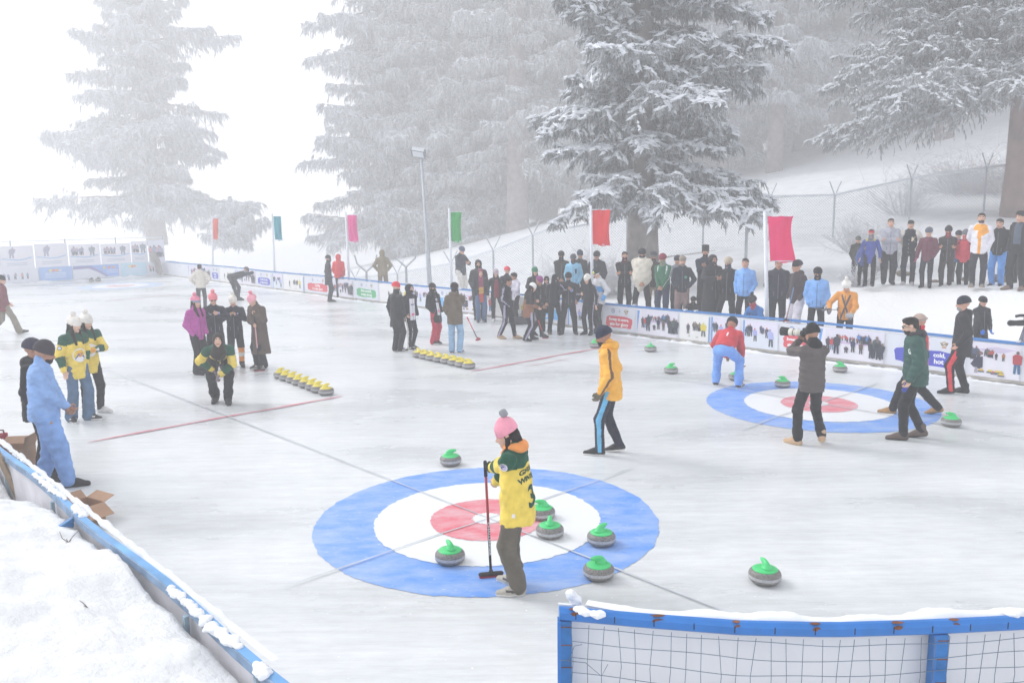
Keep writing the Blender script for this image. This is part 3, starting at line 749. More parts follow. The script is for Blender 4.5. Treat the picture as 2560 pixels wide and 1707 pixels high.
# snow shavings along the foot of the boards
def ridge(name, pts, wd, ht, seed, lab, m_=CLUMP, jag=1.0, kind='structure', cat=None, parent=None):
    rg = np.random.default_rng(seed); pts = [np.array(p, float) for p in pts]; out = []
    A = np.array(pts); sl = np.r_[0, np.cumsum(np.linalg.norm(np.diff(A, axis=0), axis=1))]; n = max(4, int(sl[-1]/ (wd*.35)))
    V = []; F = []; kk = 7
    ph = rg.random(6)*6.28
    for i in range(n+1):
        s = sl[-1]*i/n; p = np.array([np.interp(s, sl, A[:, c]) for c in range(3)])
        p2 = np.array([np.interp(min(s+.05, sl[-1]), sl, A[:, c]) for c in range(3)]); p1 = np.array([np.interp(max(s-.05, 0), sl, A[:, c]) for c in range(3)])
        t = (p2-p1)/(np.linalg.norm(p2-p1)+1e-9); q = np.array([-t[1], t[0], 0]); q /= np.linalg.norm(q)+1e-9
        a = np.clip(.55+.35*math.sin(s*2.1/wd*.3+ph[0])+.3*math.sin(s*5.3/wd*.3+ph[1])+.25*rg.normal()*jag, .06, 1.6)*min(1, 8*i/n+.05, 8*(1-i/n)+.05)
        for j in range(kk):
            x = -1+2*j/(kk-1); V.append(p+q*x*wd*.5*(.6+.5*a)+np.array([0, 0, ht*a*(1-x*x)**.6*(1+.25*rg.normal()*jag)]))
    for i in range(n):
        for j in range(kk-1): F.append((i*kk+j, i*kk+j+1, (i+1)*kk+j+1, (i+1)*kk+j))
    if parent is not None:
        loc = np.array(parent.location); return link_mesh(name, mesh_np(name, np.array(V)-loc, F, m_), parent)
    return tag(link_mesh(name, mesh_np(name, V, F, m_)), lab, cat, None, kind)
ridge('snow_shavings', [W(d, BN+.12+.05*math.sin(d), .0) for d in np.arange(-6, 39, .7)], .16, .03, 3, 'thin line of scraped snow along the foot of the long board')
ridge('snow_shavings', [W(DMAX-.2, n, .0) for n in np.arange(-11, 3.6, .7)], .5, .08, 4, 'scraped snow along the foot of the end banners')

# ---- banner prints: every banner is a flat sheet fixed to the board
def fig(m, x, z, h, c, rg, bend=0, w=1.0):
    """a tiny printed person: legs, coat, head"""
    a = h*.17*w
    m.poly([(x-a*.8, z), (x-a*.25, z), (x-.0*a, z+h*.42), (x-a*.7, z+h*.5)], c[1]); m.poly([(x+a*.25, z), (x+a*.85, z), (x+a*.7, z+h*.5), (x+a*.0, z+h*.42)], c[1])
    b = bend*h*.2
    m.poly([(x-a*1.0, z+h*.42), (x+a*1.0, z+h*.42), (x+a*1.15+b, z+h*.78), (x+a*.5+b, z+h*.86), (x-a*.5+b, z+h*.86), (x-a*1.15+b, z+h*.78)], c[0])
    m.poly([(x+b*1.3+h*.072*math.cos(t), z+h*.93+h*.072*math.sin(t)) for t in np.arange(0, 6.28, 6.283/7)], c[2])
class Flat:
    def __init__(s, place): s.m = MB(); s.mats = []; s.place = place; s.k = 0
    def mi(s, h):
        if h not in s.mats: s.mats.append(h)
        return s.mats.index(h)
    def poly(s, pts, h):
        s.k += 1; off = .0025+.00012*s.k
        V = [s.place(x, z, off) for x, z in pts]; s.m.add(V, [tuple(range(len(pts)))], s.mi(h))
    def text(s, txt, x, z, size, h, bold=.0, bend=0):
        c = bpy.data.curves.new('t', 'FONT'); c.body = txt; c.size = size; c.align_x = 'CENTER'; c.resolution_u = 3; c.offset = bold
        o = bpy.data.objects.new('t', c); me = bpy.data.meshes.new_from_object(o) if False else o.to_mesh()
        s.k += 1; off = .004+.00012*s.k
        V = [s.place(x+v.co.x, z+v.co.y+bend*(v.co.x**2), off) for v in me.vertices]; F = [tuple(p.vertices) for p in me.polygons]
        s.m.add(V, F, s.mi(h)); o.to_mesh_clear(); bpy.data.objects.remove(o); bpy.data.curves.remove(c)
    def disc(s, x, z, r, h, r0=0, k=18):
        if r0: 
            for i in range(k):
                a, b = 6.283*i/k, 6.283*(i+1)/k
                s.poly([(x+r0*math.cos(a), z+r0*math.sin(a)), (x+r*math.cos(a), z+r*math.sin(a)), (x+r*math.cos(b), z+r*math.sin(b)), (x+r0*math.cos(b), z+r0*math.sin(b))], h); s.k -= 1
        else: s.poly([(x+r*math.cos(6.283*i/k), z+r*math.sin(6.283*i/k)) for i in range(k)], h)
    def build(s, name, parent, f=lambda h: mat(h, .5, .03, 4)):
        return s.m.build(name, [f(h) for h in s.mats], parent)
DK = ['#4a4b58', '#3f4254', '#56505c', '#2f3340', '#6a5560', '#4d5a72']
def crowd(f, x0, x1, z, h, n, rg, cols=DK):
    for i in range(n):
        x = x0+(x1-x0)*(i+.5*rg.random())/n; c = cols[int(rg.integers(len(cols)))]
        fig(f, x, z+rg.normal(0, .01), h*(.85+.3*rg.random()), (c, '#3c3e4a', '#8a6f6a'), rg, rg.normal(0, .3))
def blob(f, x, z, w, h, col, seed):
    rg = np.random.default_rng(seed); n = 30; P = []
    for i in range(n):
        a = 6.283*i/n; cx_, cz_ = abs(math.cos(a))**.35*math.copysign(1, math.cos(a)), abs(math.sin(a))**.45*math.copysign(1, math.sin(a))
        k = 1+.022*rg.normal(); P.append((x+cx_*w/2*k, z+cz_*h/2*(1+.05*rg.normal())+.03*math.sin(6*cx_)*h))
    f.poly(P, col)
def banner_board(d_l, d_r, kind, seed, lab, words=()):
    """d decreases to the right in the picture; x runs left to right"""
    wd = d_l-d_r; c = W(d_l, BN+.006, .06); tx = -SD
    root = tag(empty('banner', W((d_l+d_r)/2, BN+.006, .05)), lab, 'banner', 'printed banners along the long board')
    R0 = np.array(root.location)
    def pl(x, z, off): q = c[:2]+tx*x+SN*off; return np.array([q[0], q[1], .075+z])-R0
    rg = np.random.default_rng(seed); Hh = .645
    sh = Flat(pl); sh.k = -12; sh.poly([(.01, 0), (wd-.01, 0), (wd-.01, Hh), (.01, Hh)], {'s': '#dfe2ec', 'p': '#e9e7f1', 'y': '#ececec', 'b': '#dde3ee'}[kind[0]]); sh.build('sheet', root)
    f = Flat(pl)
    if kind == 's':
        f.disc(wd*.32, .52, .062, '#5b86c4', .045); f.disc(wd*.32, .52, .03, '#c9a0b4'); f.disc(wd*.52, .52, .04, '#b9bec8', .03); f.disc(wd*.52, .52, .016, '#9aa2b0')
        f.disc(wd*.72, .53, .055, '#c2ab77', .035); f.poly([(wd*.72-.08, .57), (wd*.72-.05, .50), (wd*.72, .54), (wd*.72+.05, .50), (wd*.72+.08, .57), (wd*.72, .515)], '#8f7f5c'); f.poly([(wd*.72-.05, .455), (wd*.72+.05, .455), (wd*.72+.035, .475), (wd*.72-.035, .475)], '#c98a72')
        f.build('emblems', root)
        f = Flat(pl); blob(f, wd*.5, .235, wd*.80, .30, words[0], seed); f.build('brush_patch', root)
        f = Flat(pl)
        for i, t in enumerate(words[1:]): f.text(t, wd*.5, .27-i*.13, min(.13, wd*.80/max(5, len(t))*1.75), '#ffffff', .004)
        f.k += 60; f.build('slogan', root)
        return
    if kind == 'p':   # crowd on the ice
        f.poly([(0.02, .60), (.10, .60), (.02, .02)], '#6f9fe0'); f.poly([(.16, .36), (wd-.03, .40), (wd-.03, .62), (.16, .62)], '#e2dfee'); f.poly([(.16, .33), (wd*.95, .33), (wd*.95, .36), (.16, .37)], '#cfb8dc')
        crowd(f, wd*.30, wd*.62, .37, .13, 9, rg, ['#c05a5e', '#c8756a', '#6b5a70', '#55607c', '#a06a5a']); crowd(f, wd*.62, wd*.80, .36, .19, 9, rg, ['#3f4458', '#4a4b58', '#5f86c0', '#38405a'])
        fig(f, wd*.16, .17, .28, ('#474854', '#3c3e4a', '#6a5a5a'), rg); fig(f, wd*.22, .17, .27, ('#c4474c', '#7f8fa8', '#6a5a5a'), rg); fig(f, wd*.29, .10, .42, ('#3a3f50', '#3a3f50', '#40404c'), rg, .1)
        fig(f, wd*.44, .14, .14, ('#5c5560', '#4a4550', '#555'), rg, 0, 1.8); fig(f, wd*.54, .17, .27, ('#3d4660', '#444', '#7a6a6a'), rg); fig(f, wd*.66, .15, .24, ('#6a5550', '#444', '#7a6a6a'), rg)
        crowd(f, wd*.80, wd*.98, .10, .38, 5, rg, ['#3a3d48', '#444652', '#4a5a5c'])
    elif kind == 'y':   # pale photo with a yellow coat
        crowd(f, wd*.48, wd*.72, .24, .2, 6, rg, ['#6a625c', '#54524f', '#7a746a']); fig(f, wd*.30, .15, .26, ('#5c5a66', '#444', '#c04a4a'), rg)
        fig(f, wd*.80, .12, .34, ('#e0cf55', '#777', '#e4d86a'), rg, 0, 1.3); f.poly([(wd*.3, .08), (wd*.38, .08), (wd*.37, .12), (wd*.31, .12)], '#cfd0c8'); f.poly([(wd*.55, .07), (wd*.65, .07), (wd*.64, .11), (wd*.56, .11)], '#cfd0c8')
        f.poly([(wd*.96, 0), (wd*.99, 0), (wd*.995, .6), (wd*.97, .6)], '#5f97e0')
    elif kind == 'b':   # lilac figures
        f.poly([(0.01, 0), (.05, 0), (.05, .62), (.01, .62)], '#5f97e0'); f.poly([(.08, .34), (wd-.02, .34), (wd-.02, .62), (.08, .62)], '#e3dff0'); crowd(f, wd*.10, wd*.26, .27, .25, 3, rg)
        fig(f, wd*.36, .16, .30, ('#a9aee0', '#555', '#c85a60'), rg, -.2); crowd(f, wd*.5, wd*.62, .34, .16, 3, rg); fig(f, wd*.68, .26, .24, ('#5a5560', '#444', '#e0555a'), rg); fig(f, wd*.80, .07, .40, ('#b0b9e8', '#555a66', '#9a9ac0'), rg, -.3)
    elif kind == 'pd':   # player with stones
        f.poly([(.02, .40), (wd-.02, .42), (wd-.02, .63), (.02, .63)], '#e6e1ee'); f.poly([(wd*.1, .5), (wd*.6, .47), (wd*.9, .55), (wd*.5, .58)], '#cfc5de')
        crowd(f, wd*.02, wd*.20, .30, .26, 4, rg); crowd(f, wd*.30, wd*.46, .38, .14, 6, rg, ['#c0474c', '#5a7a60', '#6b5a70', '#b05a50'])
        fig(f, wd*.52, .34, .13, DK[:3], rg); fig(f, wd*.66, .33, .15, ('#b07a50', '#444', '#555'), rg)
        f.poly([(wd*.02, .22), (wd*.12, .36), (wd*.26, .38), (wd*.27, .18), (wd*.20, .14), (wd*.08, .17)], '#3b3c50'); f.poly([(wd*.10, .06), (wd*.17, .06), (wd*.16, .17), (wd*.12, .17)], '#a9a4ac'); f.disc(wd*.225, .44, .032, '#8a6f6a')
        for x, z, cc in ((.24, .10, '#e0b94e'), (.42, .10, '#e6d03e'), (.50, .08, '#d0506a'), (.56, .10, '#e6d03e'), (.62, .10, '#e6c83e'), (.64, .055, '#e6c83e')):
            f.poly([(wd*x-.055, z-.02), (wd*x+.055, z-.02), (wd*x+.06, z+.01), (wd*x-.06, z+.01)], '#6e7280'); f.poly([(wd*x-.05, z+.012), (wd*x+.05, z+.012), (wd*x+.03, z+.045), (wd*x-.03, z+.045)], cc)
        fig(f, wd*.93, .12, .42, ('#b8464e', '#3f6a94', '#6a5a5a'), rg)
    f.build('photo_print', root)
def dof(u, v=None):
    P = at_n(u, 800, BN); return DN(P)[0]
RB, BB, GB, CB_ = '#dd5560', '#4f55c4', '#55b57c', '#6cb4ea'
for a, b, kd, wds, lab in [
    (2432, 2562, 'pd', (), 'banner print of a player sliding stones, rightmost on the long board'),
    (2222, 2425, 's', (BB, 'W            cold,', 'b            hot'), 'blue slogan banner about cold and hot behind the man in the green jacket'),
    (2048, 2216, 'p', (), 'crowd photo banner right of the photographer'),
    (1952, 2044, 's', (RB, 'Sweep to score,', 'aim for glory'), 'red slogan banner half hidden by the long camera lens'),
    (1858, 1948, 'b', (), 'photo banner with lilac figures right of the bending man in red'),
    (1778, 1854, 'b', (), 'photo banner behind the bending man in the red jacket'),
    (1699, 1775, 'y', (), 'pale photo banner with a yellow coated figure left of the bending man in red'),
    (1592, 1696, 'p', (), 'crowd photo banner left of the pale photo banner with the yellow coat'),
    (1508, 1589, 's', (RB, 'Sweep to score,', 'aim for glory'), 'red slogan banner reading Sweep to score, right of the black track suits'),
    (1420, 1505, 'b', (), 'photo banner behind the player in the white beanie'),
    (1330, 1417, 's', (CB_, 'Curling', 'on ice'), 'light blue slogan banner behind the coach'),
    (1236, 1327, 'y', (), 'pale photo banner behind the brown snow jacket'),
    (1150, 1233, 'pd', (), 'photo banner with a kneeling player behind the girl in jeans'),
    (1090, 1147, 's', (CB_, 'Hurry', 'hard'), 'light blue slogan banner behind the olive hoodie'),
    (1035, 1087, 'b', (), 'photo banner between the leaning girl and the olive hoodie'),
    (952, 1032, 'y', (), 'photo banner behind the red beanie'),
    (889, 950, 's', (GB, 'Slide smooth,', 'sweep strong'), 'green slogan banner reading Slide smooth'),
    (833, 886, 'p', (), 'photo banner between the green and the red slogan'),
    (768, 830, 's', (RB, 'Curling', 'is a team sport'), 'far red slogan banner left of the couple at the board'),
    (715, 765, 'y', (), 'photo banner just left of the far red slogan'),
    (688, 713, 'b', (), 'narrow photo banner right of the far blue slogan'),
    (648, 685, 's', (BB, 'Rock the ice', 'to the button'), 'far blue slogan banner behind the bending dark figure'),
    (600, 645, 'p', (), 'far photo banner behind the bending dark figure'),
    (558, 597, 'y', (), 'far photo banner between the two blue slogans'),
    (537, 555, 's', (BB, 'Keep', 'calm'), 'small far blue slogan banner beside the white jacket'),
    (480, 534, 'p', (), 'farthest photo banner on the long board, behind the white jacket')]:
    banner_board(dof(a), dof(b), kd, int(a), lab, wds)

# ---- end wall with two rows of banners
ends = [(-14.5, 4.5, 0)]
eb = tag(empty('end_board', W(DMAX+.06, -4)), 'low white board closing the far end of the rink', 'barrier'); L1 = np.array(eb.location)
m = MB(); wall(m, W(DMAX+.06, NMAX)-L1, W(DMAX+.06, NMIN)-L1, 0, .74, .06, 0); m.build('panel', [PANEL], eb)
def end_banner(n_l, n_r, z0, z1, base, kind, seed, lab, thick=0.0):  # sheet and print colours paled to imitate the fog's fade
    wd = n_l-n_r; dd = DMAX
    root = tag(empty('banner', W(dd, (n_l+n_r)/2, z0)), lab, 'banner', 'banners on the end wall'); R0 = np.array(root.location)
    def pl(x, z, off): return W(dd-.02-off, n_l-x, z0+z)-R0
    Hh = z1-z0; rg = np.random.default_rng(seed); f = Flat(pl); f.k = -14; f.poly([(0, -.03), (wd+.02, -.03), (wd+.02, Hh+.01), (0, Hh+.01)], base); f.build('sheet', root)
    f = Flat(pl)
    if kind == 'wave':
        f.poly([(wd*.05, .42*Hh+.0), (wd*.95, .42*Hh), (wd*.95, Hh*.95), (wd*.05, Hh*.95)], '#eceaf2')
        n = 10
        for i in range(n):
            x0, x1 = wd*(.05+.9*i/n), wd*(.05+.9*(i+1)/n); g = lambda x: Hh*(.36+.10*((x/wd-.45)**2*3)+.02*math.sin(8*x/wd))
            f.poly([(x0, g(x0)), (x1, g(x1)), (x1, g(x1)+.035), (x0, g(x0)+.035)], '#7fb2e6')
        if seed % 2: fig(f, wd*.35, Hh*.45, Hh*.5, ('#a9a6bc', '#a6a6bc', '#b8aab0'), rg, .5, 1.4)
        else: crowd(f, wd*.1, wd*.5, Hh*.48, Hh*.38, 5, rg, ['#a3a1b5', '#9a9cb0', '#b5a4b0']); fig(f, wd*.75, Hh*.44, Hh*.48, ('#8f98a2', '#8f98a2', '#b0a4a8'), rg, 0, 1.6)
        for r_ in (.2, .12): f.poly([(wd*.2, Hh*r_), (wd*.8, Hh*r_), (wd*.8, Hh*(r_+.03)), (wd*.2, Hh*(r_+.03))], '#b9c2d6')
    elif kind == 'ad':
        for i, cc in enumerate(('#e8d98a', '#e08a7a', '#e8b070', '#d0d8e8')): f.disc(wd*(.35+.1*i), Hh*.74, .07, cc)
        for r_ in (.5, .36, .2): f.poly([(wd*.18, Hh*r_), (wd*.82, Hh*r_), (wd*.82, Hh*(r_+.06)), (wd*.18, Hh*(r_+.06))], '#dbe6fa')
    elif kind == 'swoosh':
        f.poly([(0.03, Hh*.7), (wd*.35, Hh*.78), (wd*.55, Hh*.5), (wd*.75, .02), (wd*.97, .02), (wd*.97, Hh*.98), (.03, Hh*.98)], '#8fb0ee'); f.poly([(.03, Hh*.72), (wd*.33, Hh*.74), (wd*.5, Hh*.45), (wd*.68, .02), (wd*.75, .02), (wd*.56, Hh*.55), (wd*.38, Hh*.95), (.03, Hh*.95)], '#8a86b8')
        for i, cc in enumerate(('#e8d98a', '#e08a7a', '#e8b070')): f.disc(wd*(.66+.1*i), Hh*.74, .07, cc)
        for r_ in (.48, .33): f.poly([(wd*.70, Hh*r_), (wd*.95, Hh*r_), (wd*.95, Hh*(r_+.05)), (wd*.70, Hh*(r_+.05))], '#dbe6fa')
    else:
        crowd(f, wd*.1, wd*.9, Hh*.2, Hh*.5, 8, rg, ['#a79fb4', '#aaa8bc', '#cfa0a6', '#98a2c4'])
    f.build('print', root)
def nof(u, v=690):
    D = ray(u, v); t = (DMAX-(CPOS[:2]-O1)@SD)/(D[:2]@SD); return DN(CPOS+t*D)[1]
for a, b, kd, base, lab in [(-60, 4, 'wave', '#e9eaf3', 'tall photo banner cut by the left edge, upper row of the end wall'), (4, 88, 'wave', '#e9eaf3', 'tall banner with one sliding player, second in the upper row of the end wall'), (92, 173, 'wave', '#e9eaf3', 'tall crowd photo banner, third in the upper row of the end wall'), (177, 254, 'wave', '#e9eaf3', 'tall banner with a crouching figure, fourth in the upper row of the end wall'),
    (257, 330, 'wave', '#e9eaf3', 'tall banner with a pale yellow figure, fifth in the upper row of the end wall'), (333, 372, 'wave', '#e2e4f0', 'narrow tall banner with a dark player, sixth in the upper row of the end wall'), (376, 415, 'crowd', '#dfe0ee', 'violet tinted banner at the right end of the upper row of the end wall')]:
    end_banner(nof(a), nof(b), .78, 1.82+.06*math.sin(a*.02), base, kd, abs(a)+3, lab)
for a, b, kd, base, lab in [(-60, 95, 'crowd', '#e6e8f2', 'low white banner at the left of the end wall behind the red jacket'), (98, 180, 'ad', '#9dbdf0', 'solid blue low banner on the end wall'), (183, 302, 'swoosh', '#e1e5f0', 'low banner with a blue sweep on the end wall'), (304, 366, 'ad', '#bfe0f2', 'pale turquoise low banner on the end wall'), (369, 440, 'crowd', '#e6e8f2', 'low white photo banner at the right corner of the end wall')]:
    end_banner(nof(a), nof(b), .10, .74, base, kd, abs(a)+11, lab)
fr = tag(empty('scaffold', W(DMAX+.1, -4)), 'thin steel scaffold holding up the tall banners of the end wall', 'scaffold'); L2 = np.array(fr.location)
m = MB()
for n in np.arange(-11.5, 4, 2.4): m.tube([W(DMAX+.12, n, -.3)-L2, W(DMAX+.12, n, 2.1)-L2], .03, 0, 6)
m.build('uprights', [STEEL], fr); MB().tube([W(DMAX+.12, 4, 2.06)-L2, W(DMAX+.12, -11.6, 2.02)-L2], .025, 0, 6).build('crossbar', [FROSTY], fr)
# loose brown sheet leaning in the corner
q = W(DMAX-.6, -9.6); root = tag(empty('plywood_sheet', q), 'torn grey brown sheet leaning against the end banners in the far corner', 'board')
def pq(x, z): P = at_depth(x, z, 44.2); return P-q
pts = [(374, 632), (388, 630), (400, 655), (406, 680), (400, 688), (392, 684), (385, 660), (376, 648)]
V = [pq(*p) for p in pts]; V2 = [v+np.array([.02, .05, 0]) for v in V]; n = len(V)
link_mesh('sheet', mesh_np('sheet', V+V2, [tuple(range(n)), tuple(range(2*n-1, n-1, -1))]+[(i, i+n, (i+1) % n+n, (i+1) % n) for i in range(n)], mat('#8d8886', .9, .3, 3), smooth=False), root)

# ---- flags
def flag(u, vt, vb, pb, hexc, lab, wpx, lean, sag=.05, ptop=None):
    nn = -11.62; A = at_n(u*K, vt*K, nn); B = at_n(u*K, vb*K, nn); base = at_n(pb[0]*K, pb[1]*K, nn)
    g = float(terr(base[0], base[1], False))-.2
    root = tag(empty('flag', (base[0], base[1], g)), lab, 'flag', 'tall banner flags on white poles along the board'); R0 = np.array(root.location)
    up = (A-base); up = up/np.linalg.norm(up); topz = A+up*.12
    m = MB(); m.tube([base-up*(base[2]-g)/max(up[2], .3)-R0, topz-R0], [.05, .036], 0, 10); m.build('pole', [mat('#e3e6ee', .5, .05, 4, spec=.4)], root, smooth=True)
    side = np.array([1.0, -.12, 0]); h = np.linalg.norm(A-B); wv = wpx*K/CAM_F*np.linalg.norm(A-CPOS)
    nx_, nz_ = 8, 18; V = []; F = []
    for j in range(nz_+1):
        for i in range(nx_+1):
            s, t = i/nx_, j/nz_
            x = .05+s*wv*(1-.05*math.sin(3*t)); P = A*(1-t)+B*t + side*x*(1-.06*math.sin(math.pi*t)) + np.array([0, .10*math.sin(4.2*s+2.2*t+u)*(.3+s)*math.sin(math.pi*t)**.5+.035*math.sin(13*s+u), -.05*s*t+.02*math.sin(9*s)*t])
            if lean: P = P+np.array([lean*t, 0, 0])
            V.append(P-R0)
    for j in range(nz_):
        for i in range(nx_): a = j*(nx_+1)+i; F.append((a, a+1, a+nx_+2, a+nx_+1))
    link_mesh('cloth', mesh_np('cloth', V, F, mat(hexc, .8, .07, 1.5)), root)
    m = MB()
    for P in (A, B): m.tube([P-R0-side*.02, P-R0+side*(wv+.10)+np.array([lean if P is B else 0, 0, 0])], .012, 0, 6)
    m.build('cross_rod', [mat('#e3e6ee', .5)], root)
flag(487.5, 502, 550, (489, 620), '#f0654f', 'orange flag, leftmost of the row, in front of the small bushy conifer', 11, 0.02)
flag(625, 497, 551, (632, 650), '#2f9fb0', 'teal flag alone against the white fog', 17, .08)
flag(794, 494, 555, (803, 660), '#ee4f9a', 'pink flag left of the lamp post', 22, .08)
flag(1032, 487, 555, (1038, 672), '#35a352', 'green flag right of the lamp post', 25, 0)
flag(1357, 482, 562, (1361, 690), '#e8383c', 'red flag in front of the large snow laden tree', 40, .0)
flag(1757, 497, 600, (1762, 736), '#ee3070', 'large magenta flag, rightmost, hiding a spectator\'s face', 54, .06)
# ---- near left board seen from behind
lb = tag(empty('rink_board', W(1, NMAX+.0)), 'near rink board seen from behind with worn blue top rail and snow lumps, lower left', 'barrier'); L3 = np.array(lb.location)
path = [W(d, 3.69+.02*math.sin(d*2)) for d in np.arange(36, -3.4, -.4)]
pm = MB(); rl = MB(); pp = MB()
for i in range(len(path)-1):
    wall(pm, path[i]-L3, path[i+1]-L3, .02, .735, .03, 0); wall(rl, path[i]-L3, path[i+1]-L3, .738, .764, .056, 0)
    if i % 1 == 0:
        a, b = path[i]-L3, path[i+1]-L3; t = (b-a)/np.linalg.norm(b-a); q2 = np.array([t[1], -t[0], 0])
        q2 = q2 if (q2[:2]@SN) > 0 else -q2
        wall(rl, a+q2*.034, b+q2*.034, .705, .762, .012, 1)
pm.build('panel', [mat('#d9d8de', .6, .18, 2.2)], lb); rl.build('top_rail', [mat('#6aa3d8', .5, .30, 2.5, spec=.4), mat('#7f98b5', .6, .3, 6)], lb)
for k, u in enumerate([(40, 1137), (150, 1240), (290, 1370), (460, 1527), (655, 1672), (-60, 1090)]):
    P = at_z(u[0]*1.0, u[1], .735); d, n = DN(P); m = MB()
    wall(m, W(d+.02, 3.735)-L3, W(d-.02, 3.735)-L3, -.3, .70, .03, 0); m.build('upright', [mat('#9fb4c2', .6, .3, 7)], lb)
d_ = DN(at_z(206, 1286, .74))[0]
m = MB(); wall(m, W(d_, 3.75)-L3, W(d_-.02, 4.12)-L3, .66, .74, .045, 0); m.V[-1][[1, 2, 5, 6], 2] -= .16; m.build('brace', [mat('#4585c0', .5, .3, 4)], lb)
# snow lumps on the rail
def lumps(name, pts, r, seed, parent, dens=9, m_=CLUMP):
    rg = np.random.default_rng(seed); f = SDF(); f.blend = r*.9; loc = np.array(parent.location)
    A = np.array(pts, float); sl = np.r_[0, np.cumsum(np.linalg.norm(np.diff(A, axis=0), axis=1))]; n = max(3, int(sl[-1]*dens))
    for i in range(n):
        s = sl[-1]*(i+.6*rg.random())/n; p = np.array([np.interp(s, sl, A[:, c]) for c in range(3)])-loc
        rr_ = r*(.35+.65*rg.random()); f.ell(p+rg.normal(0, r*.5, 3)*[1, 1, .12]+[0, 0, -rr_*.1], (rr_*1.2, rr_*1.2, rr_*.7))
    V, Q = f.surf(r*.22, lambda P: r*.22*wob(P, seed, 4/r, 9)); return link_mesh(name, mesh_np(name, V, Q, m_), parent)
for k, (u0, v0, u1, v1, r) in enumerate([(85, 1183, 165, 1248, .035), (112, 1210, 150, 1240, .03), (182, 1262, 212, 1290, .045), (425, 1466, 520, 1555, .04), (520, 1560, 592, 1615, .05), (635, 1660, 665, 1690, .045), (20, 1122, 60, 1155, .02)]):
    lumps('snow_lump', [at_z(u0, v0, .772), at_z((u0+u1)/2, (v0+v1)/2, .772), at_z(u1, v1, .772)], r*.62, 70+k, lb, dens=42)
m = MB()
ridge('rail_snow', [W(d, 3.60, .735) for d in np.arange(5.5, -2.5, -.25)], .07, .03, 8, '', parent=lb, jag=.4)
# ---- near barrier with steel mesh, lower right
gz = .80
def fz(u, v): return at_z(u, v, gz)
FR = [at_z(u, v, gz) for u, v in ((1398, 1530), (1600, 1548), (1850, 1567), (2080, 1572), (2320, 1565), (2560, 1553), (2900, 1530), (3700, 1470))]
gt = tag(empty('mesh_barrier', (FR[0][0], FR[0][1], 0)), 'blue steel barrier with wire mesh and rust spots over a white panel, lower right', 'barrier'); L4 = np.array(gt.location)
FL = [p-L4 for p in FR]; FB = mat('#2c78c8', .38, .10, 7, spec=.45); RUST = mat('#7a4a30', .9, .4, 20); FB2 = mat('#2f74b8', .5, .25, 9)
A = np.array(FL); sx = np.linspace(A[0, 0], A[-1, 0], 40); cur = np.polyfit(A[:, 0], A[:, 1], 2)
def gy(x): return float(np.interp(x, A[:, 0], A[:, 1]))
rail = MB(); P = []
for x in sx: P.append(np.array([x, gy(x), gz-.0]))
def prism(mb, P, w, h, mi, ch=.012):
    V = []; n = len(P)
    sec = [(-w/2, -h/2+ch), (-w/2+ch, -h/2), (w/2-ch, -h/2), (w/2, -h/2+ch), (w/2, h/2-ch*2), (w/2-ch*2, h/2), (-w/2+ch*2, h/2), (-w/2, h/2-ch*2)]
    for p in P:
        for a, b in sec: V.append(p+np.array([0, a, b]))
    k = len(sec); F = [(i*k+j, i*k+(j+1) % k, (i+1)*k+(j+1) % k, (i+1)*k+j) for i in range(n-1) for j in range(k)]
    F = [f[::-1] for f in F]+[tuple(range(k)), tuple((n-1)*k+j for j in range(k-1, -1, -1))]
    mb.add(V, F, mi)
prism(rail, P, .075, .078, 0); rail.build('top_rail', [FB], gt)
for k, u in enumerate((1415, 2345, 2890)):
    x = at_z(u, 1560, gz)[0]-L4[0]; y = gy(x); m = MB(); w2 = .043
    m.box((x-w2, y-.035, -.3), (x+w2, y+.035, gz-.042), 0); m.box((x-w2-.004, y-.040, -.3), (x-w2+.018, y-.0352, gz-.043), 1)
    for zz in (.2, .45, .6, .72): m.box((x-w2-.002, y-.0375, zz), (x+w2+.002, y-.0353, zz+.006), 2)
    m.build('post', [FB2, FB, RUST], gt)
m = MB(); rg = np.random.default_rng(12)
for i in range(17):
    x = A[0, 0]+.10+i*.225*1.04; y = gy(x)
    if x > A[-1, 0]: break
    for j in range(0 if i % 2 else 1):
        xx = x+rg.normal(0, .04); ww = .012+.025*rg.random(); k = 9
        pts = [(xx+ww*math.cos(6.28*t/k)*(.7+.5*rg.random()), y-.0385, gz+.018+.014*math.sin(6.28*t/k)) for t in range(k)]; m.add(pts, [tuple(range(k))], 0)
        pts = [(xx+ww*1.3*math.cos(6.28*t/k)*(.7+.5*rg.random()), y-.012+.018*math.sin(6.28*t/k), gz+.0395) for t in range(k)]; m.add(pts, [tuple(range(k))], 0)
    m.box((x-.003, y-.0386, gz-.02), (x+.003, y-.0380, gz+.022), 1)
m.build('rust_spots', [RUST, mat('#2b2522', .9)], gt)
m = MB(); wr = .0022
xs = np.arange(A[0, 0]+.07, A[-1, 0], .098)
for i, x in enumerate(xs):
    y = gy(x)-.045; m.tube([(x+.012*math.sin(i*1.3), y, gz-.045), (x+.014*math.sin(i*2.1+1), y-.012*math.sin(i), gz-.30), (x-.006+.014*math.sin(i*1.7), y+.006, gz-.62), (x, y, -.05)], wr, 0, 5, False)
for j, z in enumerate(np.arange(gz-.075, 0, -.098)):
    sagg = [.012*math.sin(x*2.2+j)+.006*math.sin(x*7+j*2) for x in xs]
    m.tube([(x, gy(x)-.049+.003*math.sin(i*3.14), z-.02*math.sin((x-xs[0])*1.2)*0+s) for i, (x, s) in enumerate(zip(xs, sagg))], wr, 0, 5, False)
x = A[0, 0]
